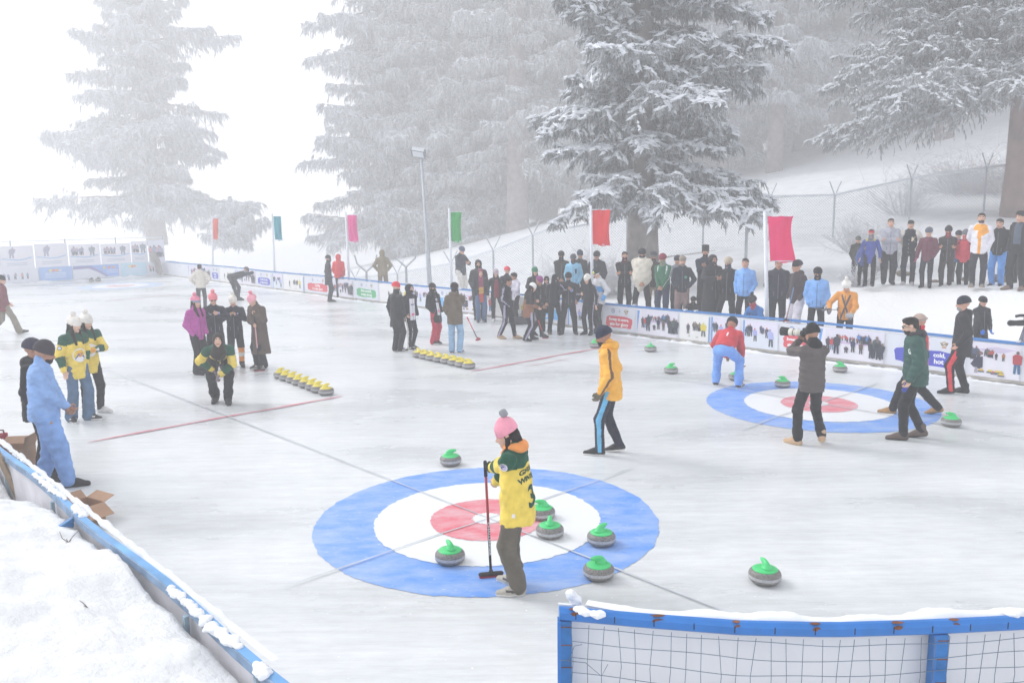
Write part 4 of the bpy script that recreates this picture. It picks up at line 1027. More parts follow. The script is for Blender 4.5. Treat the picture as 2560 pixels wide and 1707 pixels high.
m.tube([(x+.05, gy(x)-.05, gz-.30), (x+.16, gy(x)-.055, gz-.31), (x+.26, gy(x)-.06, gz-.40), (x+.30, gy(x)-.06, gz-.32)], wr, 0, 5, False); m.tube([(x+.0, gy(x)-.06, gz-.29), (x+.06, gy(x)-.065, gz-.285), (x+.09, gy(x)-.05, gz-.2), (x+.14, gy(x)-.05, gz-.19)], wr, 0, 5, False)
m.build('wire_mesh', [mat('#6f7f92', .5, .2, 9, metal=.3)], gt)
m = MB()
P2 = [np.array([x, gy(x)+.10, 0]) for x in sx]
for i in range(len(P2)-1): wall(m, P2[i], P2[i+1], -.2, gz+.012, .02, 0)
m.build('white_panel', [mat('#eeeff4', .6, .03, 2)], gt)
link = [FR[i]+np.array([0, .075, .012]) for i in range(1, len(FR))]
ridge('rail_snow', [FR[0]+np.array([.18, .09, .02])]+[p+np.array([0, .01, 0]) for p in link], .12, .045, 18, '', parent=gt, jag=.25)
lumps('snow_lump', [at_z(1440, 1520, gz+.05), at_z(1470, 1532, gz+.05), at_z(1515, 1534, gz+.045)], .024, 90, gt, 40)
p_ = FR[0]+np.array([.075, .10, .0]); lumps('snow_lump', [p_+[.06, 0, .015], p_+[.03, 0, .03], p_+[0, 0, .06], p_+[-.01, 0, .10]], .026, 91, gt, 60)
lumps('snow_lump', [np.array([2.22, 4.855, gz-.03])+[0, -.02, 0], np.array([2.28, 4.855, gz-.03])], .02, 92, gt, 30)
lumps('snow_lump', [at_z(2515, 1532, gz+.05), at_z(2560, 1530, gz+.05)], .03, 93, gt, 40)
# ================================================================ PEOPLE
def rotx(a): c, s = math.cos(a), math.sin(a); return np.array([[1,0,0],[0,c,-s],[0,s,c]])
def roty(a): c, s = math.cos(a), math.sin(a); return np.array([[c,0,s],[0,1,0],[-s,0,c]])
def rotz(a): c, s = math.cos(a), math.sin(a); return np.array([[c,-s,0],[s,c,0],[0,0,1]])
def nrm(v): v = np.asarray(v, float); return v/(np.linalg.norm(v)+1e-9)
def ik(a, b, l1, l2, pole):
    d = b-a; L = np.linalg.norm(d); mx = (l1+l2)*.999
    if L > mx: b = a+d/L*mx; d = b-a; L = mx
    L = max(L, abs(l1-l2)+.02)
    x = (l1*l1-l2*l2+L*L)/(2*L); h = math.sqrt(max(0, l1*l1-x*x)); u = d/L
    p = np.asarray(pole, float); p = p-(p@u)*u; p = nrm(p)
    return a+u*x+p*h, b
SKIN = ['#cf9f88', '#c39178', '#dbb09a', '#ad8069', '#dcb5a0']
_T = {}
def head_tpl(h):
    if ('h', h) in _T: return _T[('h', h)]
    f = SDF(); f.blend = .022
    f.ell((0, -.014, .035), (.077, .096, .083)); f.ell((0, .022, -.028), (.060, .070, .080)); f.cone((0, .045, -.075), (0, .062, -.092), .030, .024)
    f.cone((-.04, .0, -.06), (.0, .055, -.09), .026, .024); f.cone((.04, .0, -.06), (.0, .055, -.09), .026, .024)
    f.ell((-.034, .062, -.022), (.022, .02, .024)); f.ell((.034, .062, -.022), (.022, .02, .024))
    f.cone((-.045, -.02, -.15), (-.0, -.018, -.05), .035, .05); f.cone((.0, -.025, -.19), (.0, -.018, -.05), .056, .052)
    f.blend = .012
    f.cone((0, .086, .012), (0, .106, -.030), .008, .013); f.ell((-.011, .096, -.034), (.009, .010, .007)); f.ell((.011, .096, -.034), (.009, .010, .007))
    f.cone((-.02, .080, -.058), (.02, .080, -.058), .009, .009); f.cone((-.04, .072, .030), (.04, .072, .030), .012, .012)
    for s in (-1, 1): f.ell((s*.077, -.008, -.004), (.010, .019, .031))
    for s in (-1, 1): f.ell((s*.031, .092, .010), (.020, .014, .011), neg=True)
    V, Q = f.surf(h, pad=.01)
    c = V[Q].mean(1); mi = np.zeros(len(Q), int)
    mi[(abs(c[:, 0]) < .024) & (c[:, 2] < -.050) & (c[:, 2] > -.067) & (c[:, 1] > .074)] = 1
    mi[(abs(c[:, 0]) < .054) & (abs(c[:, 0]) > .014) & (abs(c[:, 2]-.032+.10*abs(abs(c[:, 0])-.03)) < .006) & (c[:, 1] > .055)] = 2
    m = MB(); m.add(V, [tuple(q) for q in Q]); m.I = list(mi)
    for s in (-1, 1):
        for r, y, k, cc in ((.0125, .0735, 8, 3), (.0068, .0815, 6, 2)):
            prof = [(r*math.sin(math.pi*i/6)+1e-5, -r*math.cos(math.pi*i/6)) for i in range(7)]
            b = MB(); b.lathe(prof, cc, k); M = np.eye(4); M[:3, :3] = rotx(-math.pi/2); M[:3, 3] = (s*.031, y, .010); b.xf(M)
            m.add(b.V[0], b.F, cc)
    _T[('h', h)] = (np.concatenate(m.V), m.F, np.array(m.I)); return _T[('h', h)]
def hand_tpl(curl, h, inf=0.0):
    """wrist at the origin, fingers along +y, palm faces -z, thumb on +x"""
    key = ('hand', curl, h, inf)
    if key in _T: return _T[key]
    f = SDF(); f.blend = .007
    f.ell((0, .045, 0), (.040+inf, .050, .014+inf)); f.cone((0, -.02, 0), (0, .03, 0), .025+inf, .024+inf, flat=.75, fa=(0, 0, 1))
    f.cone((.025, .02, -.004), (.030, .045, -.006), .015+inf, .013+inf)
    for i, (x, l, r) in enumerate(((.029, .040, .0088), (.010, .045, .0092), (-.010, .042, .0088), (-.029, .033, .0078))):
        a1 = curl*(.9+.12*i); a2 = curl*(1.75+.15*i)
        a = np.array([x, .086-.004*abs(i-1), 0]); d1 = np.array([x*.10, math.cos(a1), -math.sin(a1)]); b = a+d1*l*.95
        d2 = np.array([0, math.cos(a1+a2*.6), -math.sin(a1+a2*.6)]); c = b+d2*l*.62; a3 = a1+a2
        d3 = np.array([0, math.cos(a3), -math.sin(a3)]); e = c+d3*l*.45
        f.cone(a-[0, .012, 0], b, r+.0008+inf, r+inf); f.cone(b, c, r+inf, r*.92+inf); f.cone(c, e, r*.92+inf, r*.8+inf)
    t = curl*.5
    a = np.array([.032, .030, -.004]); b = a+np.array([.026, .026, -.010-.02*t]); c = b+np.array([.008-.03*t, .028, -.006-.02*t])
    f.cone(a, b, .0125+inf, .0105+inf); f.cone(b, c, .0105+inf, .0088+inf)
    _T[key] = f.surf(h, pad=.008); return _T[key]
def shoe_tpl(kind, h):
    key = ('shoe', kind, h)
    if key in _T: return _T[key]
    f = SDF(); f.blend = .03
    hi = kind == 'boot'
    f.cone((0, -.055, .040), (0, .06, .034), .044, .046); f.cone((0, .06, .034), (.004, .165, .022), .048, .036); f.cone((0, .03, .075), (0, .09, .045), .034, .03)
    f.cone((0, -.03, .04), (0, -.035, .145 if hi else .10), .044, .050 if hi else .040)
    f.cut((0, 0, 0), (0, 0, -1))
    if not hi: f.cut((0, 0, .115), (0, .25, 1))
    V, Q = f.surf(h, pad=.01)
    c = V[Q].mean(1); mi = np.where(c[:, 2] < .026, 1, 0)
    if kind == 'sneaker': mi[(c[:, 2] >= .026) & (abs(c[:, 2]-.055-.10*(c[:, 1]-.03)) < .010) & (abs(c[:, 0]) > .025) & (c[:, 1] > -.03) & (c[:, 1] < .10)] = 2
    _T[key] = (V, Q, mi); return _T[key]
ARMS = {'down': ((.285, .05, -.05), (.5, -1, 0), 0, .35), 'pocket': ((.185, .10, -.01), (.45, -1, 0), 1, .3), 'clasp': ((.045, .20, -.02), (1, -.5, -.1), 0, .9),
 'behind': ((.07, -.17, .03), (1, -.6, 0), 0, .7), 'hips': ((.19, .09, .02), (.9, -.5, .0), 1, .5), 'phone': ((.08, .27, .26), (1, -.2, -.7), 0, 1.1),
 'cross': ((-.10, .20, .235), (1, .15, -.7), 0, .5), 'crossu': ((-.12, .235, .275), (1, .2, -.7), 0, .5), 'chest': ((.03, .22, .36), (1, 0, -.6), 0, .9),
 'face': ((.07, .20, .60), (1, .3, -.5), 0, 1.1), 'fwd': ((.16, .42, .18), (.6, -.3, -1), 0, .9), 'knees': ((.14, .36, -.10), (1, 0, 0), 0, .5)}
LEGS = {'stand': ((.10, 0, -10, 0), (-.10, 0, 10, 0)), 'wide': ((.19, .02, -16, 0), (-.19, -.02, 16, 0)), 'close': ((.075, .03, -8, 0), (-.075, -.02, 8, 0)),
 'step': ((.09, .20, -4, 0), (-.09, -.20, 4, -22)), 'stepl': ((.09, -.20, -4, -22), (-.09, .20, 4, 0)), 'contra': ((.12, .10, -18, 0), (-.09, -.05, 12, 0)), 'contral': ((.09, -.05, -12, 0), (-.13, .12, 22, 0))}
class Fig: pass
NP = [0]
def kzip(c):
    l = lin(c or '#2a2b31'); y = .2*l[0]+.7*l[1]+.1*l[2]; return '#77787f' if y < .05 else (tuple(x*.35 for x in l) if y < .7 else '#a8a6a8')
def person(lab, uv, face, vh, legs='stand', arms=('down', 'down'), lean=0.0, side=0.0, drop=0.0, head=(0, 0), jk=None, tr=None, shoes=('sneaker', '#2a2b30', '#d8d8d6', '#e5e5e3'),
           hat=None, hair=('short', '#2a2320'), skin=1, extra=(), H=None, on=None, shift=(0, 0), group=None, q=None, z=None, gloves=None, hs=1.0, bw=1.0, twist=0.0, mask=None, beard=None, glasses=None, cape=None):
    NP[0] += 1; seed = NP[0]*13
    if on is None: P = at_z(uv[0]*K, uv[1]*K, 0.0 if z is None else z)
    else:
        Pn = at_n(uv[0]*K, vh*K, on); g = float(terr(Pn[0], Pn[1], False)) if z is None else z
        P = np.array([Pn[0], Pn[1], g])
        if H is None: H = Pn[2]-g
    if H is None: H = height_at(P, vh*K)
    s = H/1.79
    dist = np.linalg.norm(P-CPOS); h = q or float(np.clip(dist*.00098, .0105, .021))
    cdir = nrm(np.array([-P[0], -P[1], 0])); hd = rotz(R_(face))@cdir
    rz = math.atan2(hd[1], hd[0])-math.pi/2
    root = tag(empty('person', P, rz), lab, 'person', group)
    pel = np.array([shift[0], shift[1], .95-drop]); Rt = rotz(R_(twist))@rotx(-R_(lean))@roty(R_(side))
    T = lambda p: pel+Rt@np.asarray(p, float)
    lg = LEGS[legs] if isinstance(legs, str) else legs
    F = Fig(); F.root = root; F.s = s; F.T = T; F.P = P; F.h = h
    # legs
    hips = [pel+Rt@np.array([sx*.085, 0, -.02]) for sx in (1, -1)]; knees = []; ank = []; ft = []
    for i, sx in enumerate((1, -1)):
        L_ = lg[i]; x, y, yaw, pit = L_[:4]; lift = L_[4] if len(L_) > 4 else 0.0
        pr = R_(pit); a = np.array([x, y, .085+lift+(.16*math.sin(-pr) if pit < 0 else 0)])
        if pit < 0: a = a+np.array([0, -.05*math.sin(-pr), 0])
        pole = (sx*.25+(L_[5] if len(L_) > 5 else 0), 1, .1)
        k, a = ik(hips[i], a, .44, .43, pole); knees.append(k); ank.append(a); ft.append((a, R_(yaw), pr))
    sh = [T((sx*.178*bw, 0, .470)) for sx in (1, -1)]; elb = []; wr = []; hide = []; cu = []
    for i, sx in enumerate((1, -1)):
        a = arms[i]
        if isinstance(a, str): w_, pl_, hid, c_ = ARMS[a]
        else: w_, pl_, hid, c_ = a
        if isinstance(w_, np.ndarray):
            q_ = rotz(-rz)@(w_-P)/s; w_ = q_-nrm(q_-sh[i])*.075
        elif w_[0] == 'L': w_ = np.array(w_[1:], float)
        else: w_ = T((w_[0]*sx, w_[1], w_[2]))
        pl_ = Rt@np.array([pl_[0]*sx, pl_[1], pl_[2]])
        e, w_ = ik(sh[i], w_, .29, .26, pl_); elb.append(e); wr.append(w_); hide.append(hid); cu.append(c_)
    neck = T((0, .01, .54)); hy, hp = R_(head[0]), R_(head[1])
    Rh = Rt@rotz(hy)@rotx(-hp)@(rotx(R_(lean*.55)) if lean else np.eye(3)); hc = neck+Rh@np.array([0, .025, .145*hs])
    F.wr, F.elb, F.sh, F.hc, F.Rh, F.neck, F.ank, F.knees, F.hips = wr, elb, sh, hc, Rh, neck, ank, knees, hips
    fa = Rt@np.array([0, 1.0, 0])
    # ---- body: one continuous surface, with head and hands in the same mesh
    b = SDF(); b.blend = .03
    b.cone(T((0, 0, .40)), T((0, 0, 0)), .105*bw, .10*bw, flat=.75, fa=fa); b.cone(sh[0], sh[1], .05); b.cone(T((0, 0, .45)), neck+Rh@np.array([0, -.01, .04]), .055, .05)
    for i in (0, 1):
        b.cone(sh[i], elb[i], .040, .034); b.cone(elb[i], wr[i], .034, .024); b.cone(hips[i], knees[i], .068, .048); b.cone(knees[i], ank[i], .048, .036); b.cone(ank[i], ank[i]+rotz(ft[i][1])@np.array([0, .11, -.055]), .034, .022)
    V, Q = b.surf(max(h*1.5, .020)); m = MB(); m.add(V, [tuple(x) for x in Q], 0)
    hV, hF, hI = head_tpl(.0075 if dist < 16 else .0095 if dist < 24 else .012)
    m.add(hV*hs@Rh.T+hc, hF, 0); m.I[-len(hF):] = list(hI)
    hands = []
    for i, sx in enumerate((1, -1)):
        dv = nrm(wr[i]-elb[i]); th = Rt@np.array([-sx*.25, .8, .5]) if arms[i] in ('down',) else Rt@np.array([-sx*.3, .15, 1.0])
        th = nrm(th-(th@dv)*dv); pn = np.cross(th, dv)      # palm normal candidate
        B = np.stack([th, dv, np.cross(th, dv)], 1)
        if sx < 0: B = B@np.diag([1, 1, -1])
        # the palm (local -z) should face the body axis
        inward = nrm(T((0, 0, .2))-wr[i])
        hands.append((B, wr[i]))
        tv, tf = hand_tpl(cu[i], .0062 if dist < 16 else .0085)
        fc = [tuple(x) for x in tf]
        if np.linalg.det(B) < 0: fc = [x[::-1] for x in fc]
        if not hide[i]: m.add(tv@B.T+wr[i], fc, 0)
        if gloves and not hide[i]:
            gv, gf = hand_tpl(cu[i], .0085, .005); fc = [tuple(x) for x in gf]
            if np.linalg.det(B) < 0: fc = [x[::-1] for x in fc]
            g = MB().add((gv@B.T+wr[i])*s, fc); g.build('glove', [cloth(gloves)], root, True)
    F.hands = hands
    m.V = [v*s for v in m.V]
    hc_ = hair[1] if hair else '#2a2320'
    m.build('body', [mat(SKIN[skin], .6, .08, 9, spec=.3), mat('#a0605a', .5, 0), mat(hc_, .8, 0), mat('#e8e6e2', .3, 0)], root, True)
    # ---- trousers
    tr = tr or {}
    tc = tr.get('c', '#26272d'); w = tr.get('w', 1.0); fl = tr.get('flare', 0)
    t = SDF(); t.blend = .028
    t.cone(pel+Rt@np.array([0, -.01, .08]), pel+Rt@np.array([0, -.015, -.02]), .130*bw, .138*bw, flat=.84, fa=fa, tagn=0)
    for i in (0, 1):
        t.cone(hips[i]+[0, 0, .01], knees[i], .096*w*bw, .074*w, tagn=1+i)
        dn = nrm(ank[i]-knees[i]); e = ank[i]-dn*.005+[0, 0, -.01]
        t.cone(knees[i], e, .074*w, (.060+.035*fl)*w, tagn=3+i)
    if tr.get('cuff'):
        for i in (0, 1): t.cone(ank[i]+(knees[i]-ank[i])*.12, ank[i]+(knees[i]-ank[i])*.26, .070*w, .078*w, tagn=3+i)
    sd2 = seed+5; amp = tr.get('wr', .0075)
    V, Q = t.surf(h, lambda P: amp*wob(P*[1, 1, .7], sd2, 26, 6)+amp*.6*wob(P*[.6, .6, 1.6], sd2+1, 60, 5))
    mats_ = [tr.get('m') or cloth(tc)]; mi = None
    if tr.get('fn'):
        c = V[Q].mean(1); _, bi, bt = t.eval(c, True); mi = tr['fn'](bi, bt, c, F); mats_ += [cloth(x) for x in tr['cols']]
    link_mesh('trousers', mesh_np('trousers', V*s, Q, mats_, mi), root)
    if tr.get('knee_socks'): pass
    # ---- shoes
    for i in (0, 1):
        V, Q, mi = shoe_tpl(shoes[0] if shoes[0] in ('boot', 'sneaker') else 'sneaker', .009 if dist < 16 else .014)
        Rf = rotz(ft[i][1])@rotx(ft[i][2]); o = ank[i]-Rf@np.array([0, -.03, .085]) - rotz(ft[i][1])@np.array([0, .03, 0])*0
        link_mesh('shoe', mesh_np('shoe', (V*1.04@Rf.T+o)*s, Q, [shell(shoes[1]), shell(shoes[2]), shell(shoes[3] if len(shoes) > 3 else shoes[1])], mi), root)
    # ---- jacket
    jk = dict(jk or {}); pf = .012 if jk.get('puff') else 0.0; fat = jk.get('fat', 1.0)*1.06
    j = SDF(); j.blend = .024; hem = jk.get('hem', .12)
    j.cone(T((0, .0, .40)), T((0, .0, .20)), .150*bw*fat+pf, .152*bw*fat+pf, flat=.74, fa=fa, tagn=0); j.cone(T((0, 0, .20)), T((0, 0, .0)), .152*bw*fat+pf, .156*bw*fat+pf, flat=.78, fa=fa, tagn=0)
    hemv = Rt@np.array([0, 0, -hem]) if hem < .2 else (Rt@np.array([0, 0, -.12])+np.array([0, 0, -(hem-.12)]))
    j.cone(T((0, 0, .02)), pel+hemv*1.15, .156*bw*fat+pf, (.158+.10*max(0, hem-.15)+jk.get('flare', 0))*bw*fat, flat=.82, fa=fa, tagn=7)
    j.cone(sh[0]+Rt@np.array([-.03, 0, -.03]), sh[1]+Rt@np.array([.03, 0, -.03]), .068+pf*.6, .068+pf*.6, tagn=1)
    for i in (0, 1): j.cone(neck+Rt@np.array([0, -.01, -.01]), sh[i]+Rt@np.array([0, 0, -.01]), .058, .054+pf*.4, tagn=1)
    ar = jk.get('arm', 1.0)*1.05
    for i in (0, 1):
        j.cone(sh[i]-Rt@np.array([0, 0, .01]), elb[i], (.064+pf*.7)*ar, (.056+pf*.8)*ar, tagn=2+i)
        j.cone(elb[i], wr[i]+(elb[i]-wr[i])*.02, (.056+pf*.8)*ar, (.040+pf*.5)*ar, tagn=4+i)
    j.cone(neck-Rt@np.array([0, .0, .06]), neck+Rh@np.array([0, -.012, jk.get('collar', .03)]), .088, .066, tagn=6)
    if jk.get('hood') == 'down':
        j.ell(neck+Rt@np.array([0, -.085, -.005]), (.105, .065, .07), tagn=6, M=Rt); j.cone(neck+Rt@np.array([-.07, .0, .0]), neck+Rt@np.array([-.05, -.08, .02]), .038, tagn=6); j.cone(neck+Rt@np.array([.07, .0, .0]), neck+Rt@np.array([.05, -.08, .02]), .038, tagn=6)
    if jk.get('hood') == 'up':
        j.ell(hc+Rh@np.array([0, -.03, .025])*hs, np.array([.108, .122, .132])*hs, tagn=6, M=Rh); j.cone(hc+Rh@np.array([0, -.03, -.06]), neck+Rt@np.array([0, -.02, -.03]), .088, .10, tagn=6)
        j.ell(hc+Rh@np.array([0, .105, -.012])*hs, np.array([.068, .095, .092])*hs, tagn=6, M=Rh, neg=True)
    up = Rt[:, 2] if hem < .2 else np.array([0, 0, 1.0]); hp_ = pel+hemv
    j.cut(hp_, -up if hem < .2 else np.array([0, 0, -1.0]))
    if jk.get('hood') != 'up': j.cuts.append((hc+Rh@np.array([0, 0, -.035 if jk.get('collar', .03) < .1 else .0]), Rh[:, 2])) if lean < 50 and jk.get('hood') != 'down' else None
    # a plane cut must not take the raised arms away: use soft cut only on the torso
    cuts = j.cuts; j.cuts = []
    base_eval = j.eval
    arms_sdf = SDF(); arms_sdf.blend = .03; arms_sdf.pr = [p for p in j.pr if p[7] in (2, 3, 4, 5)]
    def ev(P, want=False):
        r = base_eval(P, want); d = r[0] if want else r; dc = d.copy()
        for p, n in cuts: dc = np.maximum(dc, (P-p)@n)
        dc = np.minimum(dc, arms_sdf.eval(P))
        return (dc, r[1], r[2]) if want else dc
    j.eval = ev
    wa = jk.get('wr', .009); sd = seed
    if jk.get('puff'):
        disp = lambda P: .0095*(np.abs(np.sin(P[..., 2]*math.pi/.085+.3*wob(P, sd, 9, 3)))-.5)+.005*wob(P, sd, 30, 5)
    else: disp = lambda P: wa*wob(P*[1, 1, .8], sd, 22, 6)+wa*.7*wob(P*[1, 1, 1.7], sd+3, 55, 6)
    V, Q = j.surf(h, disp)
    mats_ = [(shell if jk.get('shell') or jk.get('puff') else cloth)(jk.get('c', '#2a2b31'))]; mi = None
    if jk.get('fn'):
        c = V[Q].mean(1); _, bi, bt = ev(c, True); mi = jk['fn'](bi, bt, c, F); mats_ += [(shell if jk.get('shell') else cloth)(x) for x in jk['cols']]
    jo = link_mesh('jacket', mesh_np('jacket', V*s, Q, mats_, mi), root); F.jV, F.jQ = V*s, Q; F.jo = jo
    if abs(face) <= 62 and jk.get('zip', not jk.get('fn')) and lean < 30 and kzip(jk.get('c')):
        sp = Rt[:, 2]; decal(F, [grid2d(-.006, -.10-min(hem, .16)*.9, .006, .46, 0, 1, 18), grid2d(-.006-.09, -.03, -.085, .07, 0, 1, 2), grid2d(.085, -.03, .006+.09, .07, 0, 1, 2)], T((0, 0, .0)), fa, sp, 'zip', (kzip(jk.get('c')),))
    # ---- head gear; all in head space
    def hb(name, f, hex_, disp=None, hh=None, fn=None, cols=(), parent=None, m=None):
        V, Q = f.surf(hh or max(h*.8, .009), disp, pad=.012); mi = None
        if fn is not None: mi = fn(V[Q].mean(1))
        return link_mesh(name, mesh_np(name, (V*hs@Rh.T+hc)*s, Q, [m or cloth(hex_)]+[cloth(x) for x in cols], mi), parent or root)
    bare = hat is None or hat[0] in ('cap', 'pakol')
    if hair and jk.get('hood') != 'up':
        kind, hx = hair; f = SDF(); f.blend = .02
        if kind in ('short', 'curly', 'long', 'pony', 'bun'):
            g = .012 if kind == 'curly' else 0
            if bare or kind in ('long', 'pony'):
                f.ell((0, -.022, .042), (.083+g, .102+g, .086+g)); f.ell((0, -.06, -.02), (.070, .055, .055))
                if bare and kind != 'long': f.ell((0, .035, .098), (.062+g, .05+g, .028+g))
                f.cut((0, .035, .052), (0, .80, -.55)) if not bare or kind == 'long' else f.cut((0, .06, .048), (0, .55, -.75))
            if kind == 'long':
                for sx in (-1, 1):
                    f.cone((sx*.066, -.01, -.01), (sx*.074, .03, -.14), .024, .032); f.cone((sx*.074, .03, -.14), (sx*.075, .115, -.30), .034, .020)
                f.cone((0, -.075, .0), (0, -.11, -.2), .06, .05); f.cuts = []
            if kind == 'pony': f.cuts = []; f.cone((0, -.11, .05), (0, -.15, .03), .03, .035); f.cone((0, -.15, .03), (0, -.155, -.16), .032, .018)
            if kind == 'bun': f.ell((0, -.105, .07), (.035, .035, .035))
            if f.pr: hb('hair', f, hx, lambda P: (.012 if kind == 'curly' else .003)*wob(P, seed, 70 if kind == 'curly' else 120, 6))
    if beard:
        f = SDF(); f.blend = .015; f.ell((0, .030, -.072), (.062, .066, .052)); f.ell((0, .088, -.047), (.026, .012, .006)); f.cut((0, .05, -.038), (0, -.30, 1)); f.ell((0, .096, -.060), (.018, .01, .006), neg=True)
        hb('beard', f, beard, lambda P: .003*wob(P, seed, 110, 5), .008)
    if hat:
        kind, hx = hat[0], hat[1]; pc = hat[2] if len(hat) > 2 else None; sl_ = hat[3] if len(hat) > 3 else 0.0; h2 = hat[4] if len(hat) > 4 else None
        f = SDF(); f.blend = .015
        if kind == 'beanie':
            f.ell((0, -.020-.02*sl_, .058), (.095, .112, .104+sl_)); f.cone((0, -.01, .026), (0, -.014, .060), .100, .102, flat=1.13)
            f.cut((0, -.01, .022), (0, -.25, -1))
            rib = lambda P: .0022*np.sin(34*np.arctan2(P[..., 0], P[..., 1]+.015))+.003*wob(P, seed, 30, 4)
            o = hb('beanie', f, hx, rib, max(h*.6, .0075), (lambda c: np.where(c[:, 2] < .055, 1, 0)) if h2 else None, (h2,) if h2 else ())
            if pc:
                g = SDF(); g.ell((0, -.035-.02*sl_, .192+sl_), (.043, .043, .043)); hb('pompom', g, pc, lambda P: .007*wob(P, seed, 150, 8), .0075, parent=o)
        elif kind == 'pakol':
            f.ell((0, -.01, .105), (.098, .112, .022)); f.cone((0, -.01, .055), (0, -.01, .075), .084, .086, flat=1.12); f.cone((0, -.01, .07), (0, -.01, .078), .096, .096, flat=1.12); f.cut((0, 0, .045), (0, -.1, -1)); hb('wool_cap', f, hx, lambda P: .003*wob(P, seed, 40, 5))
        elif kind == 'cap':
            f.ell((0, -.012, .045), (.086, .102, .085)); f.cut((0, 0, .035), (0, -.1, -1)); o = hb('cap', f, hx)
            g = SDF(); g.cone((0, .06, .038), (0, .125, .026), .060, .055, flat=.12, fa=(0, .17, 1)); hb('peak', g, h2 or hx, parent=o)
        elif kind == 'tall':
            f.cone((0, -.01, .045), (0, -.01, .15), .088, .090, flat=1.1); f.cut((0, 0, .19), (0, 0, 1)); f.cut((0, 0, .02), (0, -.15, -1)); hb('tall_hat', f, hx, lambda P: .004*wob(P, seed, 60, 5))
        elif kind == 'hijab':
            f.ell((0, -.015, .02), (.092, .108, .118)); f.cone((0, -.0, -.08), (0, .01, -.20), .085, .13, flat=.8); f.ell((0, .10, -.008), (.054, .07, .070), neg=True); hb('headscarf', f, hx, lambda P: .004*wob(P, seed, 35, 5))
        elif kind == 'peaked':
            f.ell((0, -.015, .085), (.115, .125, .030)); f.cone((0, -.01, .035), (0, -.01, .07), .086, .095, flat=1.1); f.cut((0, 0, .03), (0, -.1, -1)); f.cone((0, .07, .04), (0, .11, .03), .05, .045, flat=.15, fa=(0, .2, 1)); hb('peaked_cap', f, hx)
        elif kind == 'helmet':
            f.ell((0, -.012, .045), (.104, .122, .105)); f.cut((0, 0, -.015), (0, -.35, -1)); f.ell((0, .12, -.01), (.07, .07, .06), neg=True); o = hb('helmet', f, hx, m=shell(hx))
            g = SDF(); g.ell((0, .098, .055), (.070, .030, .034)); hb('goggles', g, '#d8d84a', m=mat('#c9cf3a', .15, .1, 30, spec=.8), parent=o)
            g = SDF(); g.cone((0, -.012, .055), (0, -.012, .068), .107, .107, flat=1.17); g.cut((0, .09, 0), (0, 1, 0)); hb('strap', g, '#30343a', parent=o)
    if mask:
        f = SDF(); f.blend = .02; f.ell((0, .026, -.045), (.070, .084, .062)); f.cone((0, -.01, -.07), (0, -.01, -.16), .074, .082); f.cut((0, .05, .0), (0, .12, 1)); hb('face_scarf', f, mask, lambda P: .003*wob(P, seed, 45, 4))
    if glasses:
        f = SDF(); f.blend = .006
        for sx in (-1, 1): f.ell((sx*.032, .094, .008), (.026, .008, .018)); f.cone((sx*.056, .088, .012), (sx*.078, .0, .008), .0045)
        f.cone((-.01, .098, .012), (.01, .098, .012), .005); hb('glasses', f, glasses, m=mat(glasses, .2, 0, spec=.6), hh=.0065)
    return F
def decal(F, shapes, p0, nrm_dir, up, name, cols, scale=1.0, parent=None, lim=None):
    """lay flat shapes ((2-D verts, faces, colour) in metres) on the jacket, seen from nrm_dir"""
    bv = getattr(F, 'bv', None)
    if bv is None: bv = F.bv = BVHTree.FromPolygons([tuple(v) for v in F.jV], [tuple(int(i) for i in q) for q in F.jQ])
    n = nrm(nrm_dir); up = nrm(np.asarray(up)-(np.asarray(up)@n)*n); rt = np.cross(up, n); o = np.asarray(p0, float)*F.s
    m = MB()
    for vs, fs, ci in shapes:
        V = []; ok = []
        for x, y in vs:
            q = o+rt*x*scale*F.s+up*y*scale*F.s+n*.4
            hit, nn_, _, _ = bv.ray_cast(Vector(q), Vector(-n))
            ok.append(hit is not None and (np.array(hit)-o)@n > -.12 and (lim is None or (np.array(hit)-o)@n < lim))
            V.append((np.array(hit)+n*(.004+.0015*ci)) if hit is not None and (np.array(hit)-o)@n > -.12 else q-n*.4-n*.03)
        m.add(V, [f for f in fs if all(ok[i] for i in f)], ci)
    return m.build(name, [mat(c, .7, 0) for c in cols], parent or F.jo)
def text2d(txt, size, bend=0.0, bold=.0, font_scale=1.0, ci=0, xo=0, yo=0):
    c = bpy.data.curves.new('t', 'FONT'); c.body = txt; c.size = size; c.align_x = 'CENTER'; c.resolution_u = 3; c.offset = bold
    o = bpy.data.objects.new('t', c); me = o.to_mesh()
    vs = [(v.co.x*font_scale+xo, v.co.y+yo+bend*v.co.x**2) for v in me.vertices]; fs = [tuple(p.vertices) for p in me.polygons]
    o.to_mesh_clear(); bpy.data.objects.remove(o); bpy.data.curves.remove(c); return vs, fs, ci
def disc2d(x, y, r, ci, k=14): return ([(x, y)]+[(x+r*math.cos(6.283*i/k), y+r*math.sin(6.283*i/k)) for i in range(k)], [(0, 1+i, 1+(i+1) % k) for i in range(k)], ci)
def poly2d(pts, ci): return pts, [tuple(range(len(pts)))], ci
def grid2d(x0, y0, x1, y1, ci, nx=2, ny=5):
    vs = [(x0+(x1-x0)*i/nx, y0+(y1-y0)*j/ny) for j in range(ny+1) for i in range(nx+1)]
    return vs, [(j*(nx+1)+i, j*(nx+1)+i+1, (j+1)*(nx+1)+i+1, (j+1)*(nx+1)+i) for j in range(ny) for i in range(nx)], ci
def held(F, name, parent_name=None): pass
def stick_world(F, p_local): # local body coordinates (unscaled) -> world
    rz = F.root.rotation_euler[2]; return F.P+rotz(rz)@(np.asarray(p_local)*F.s)
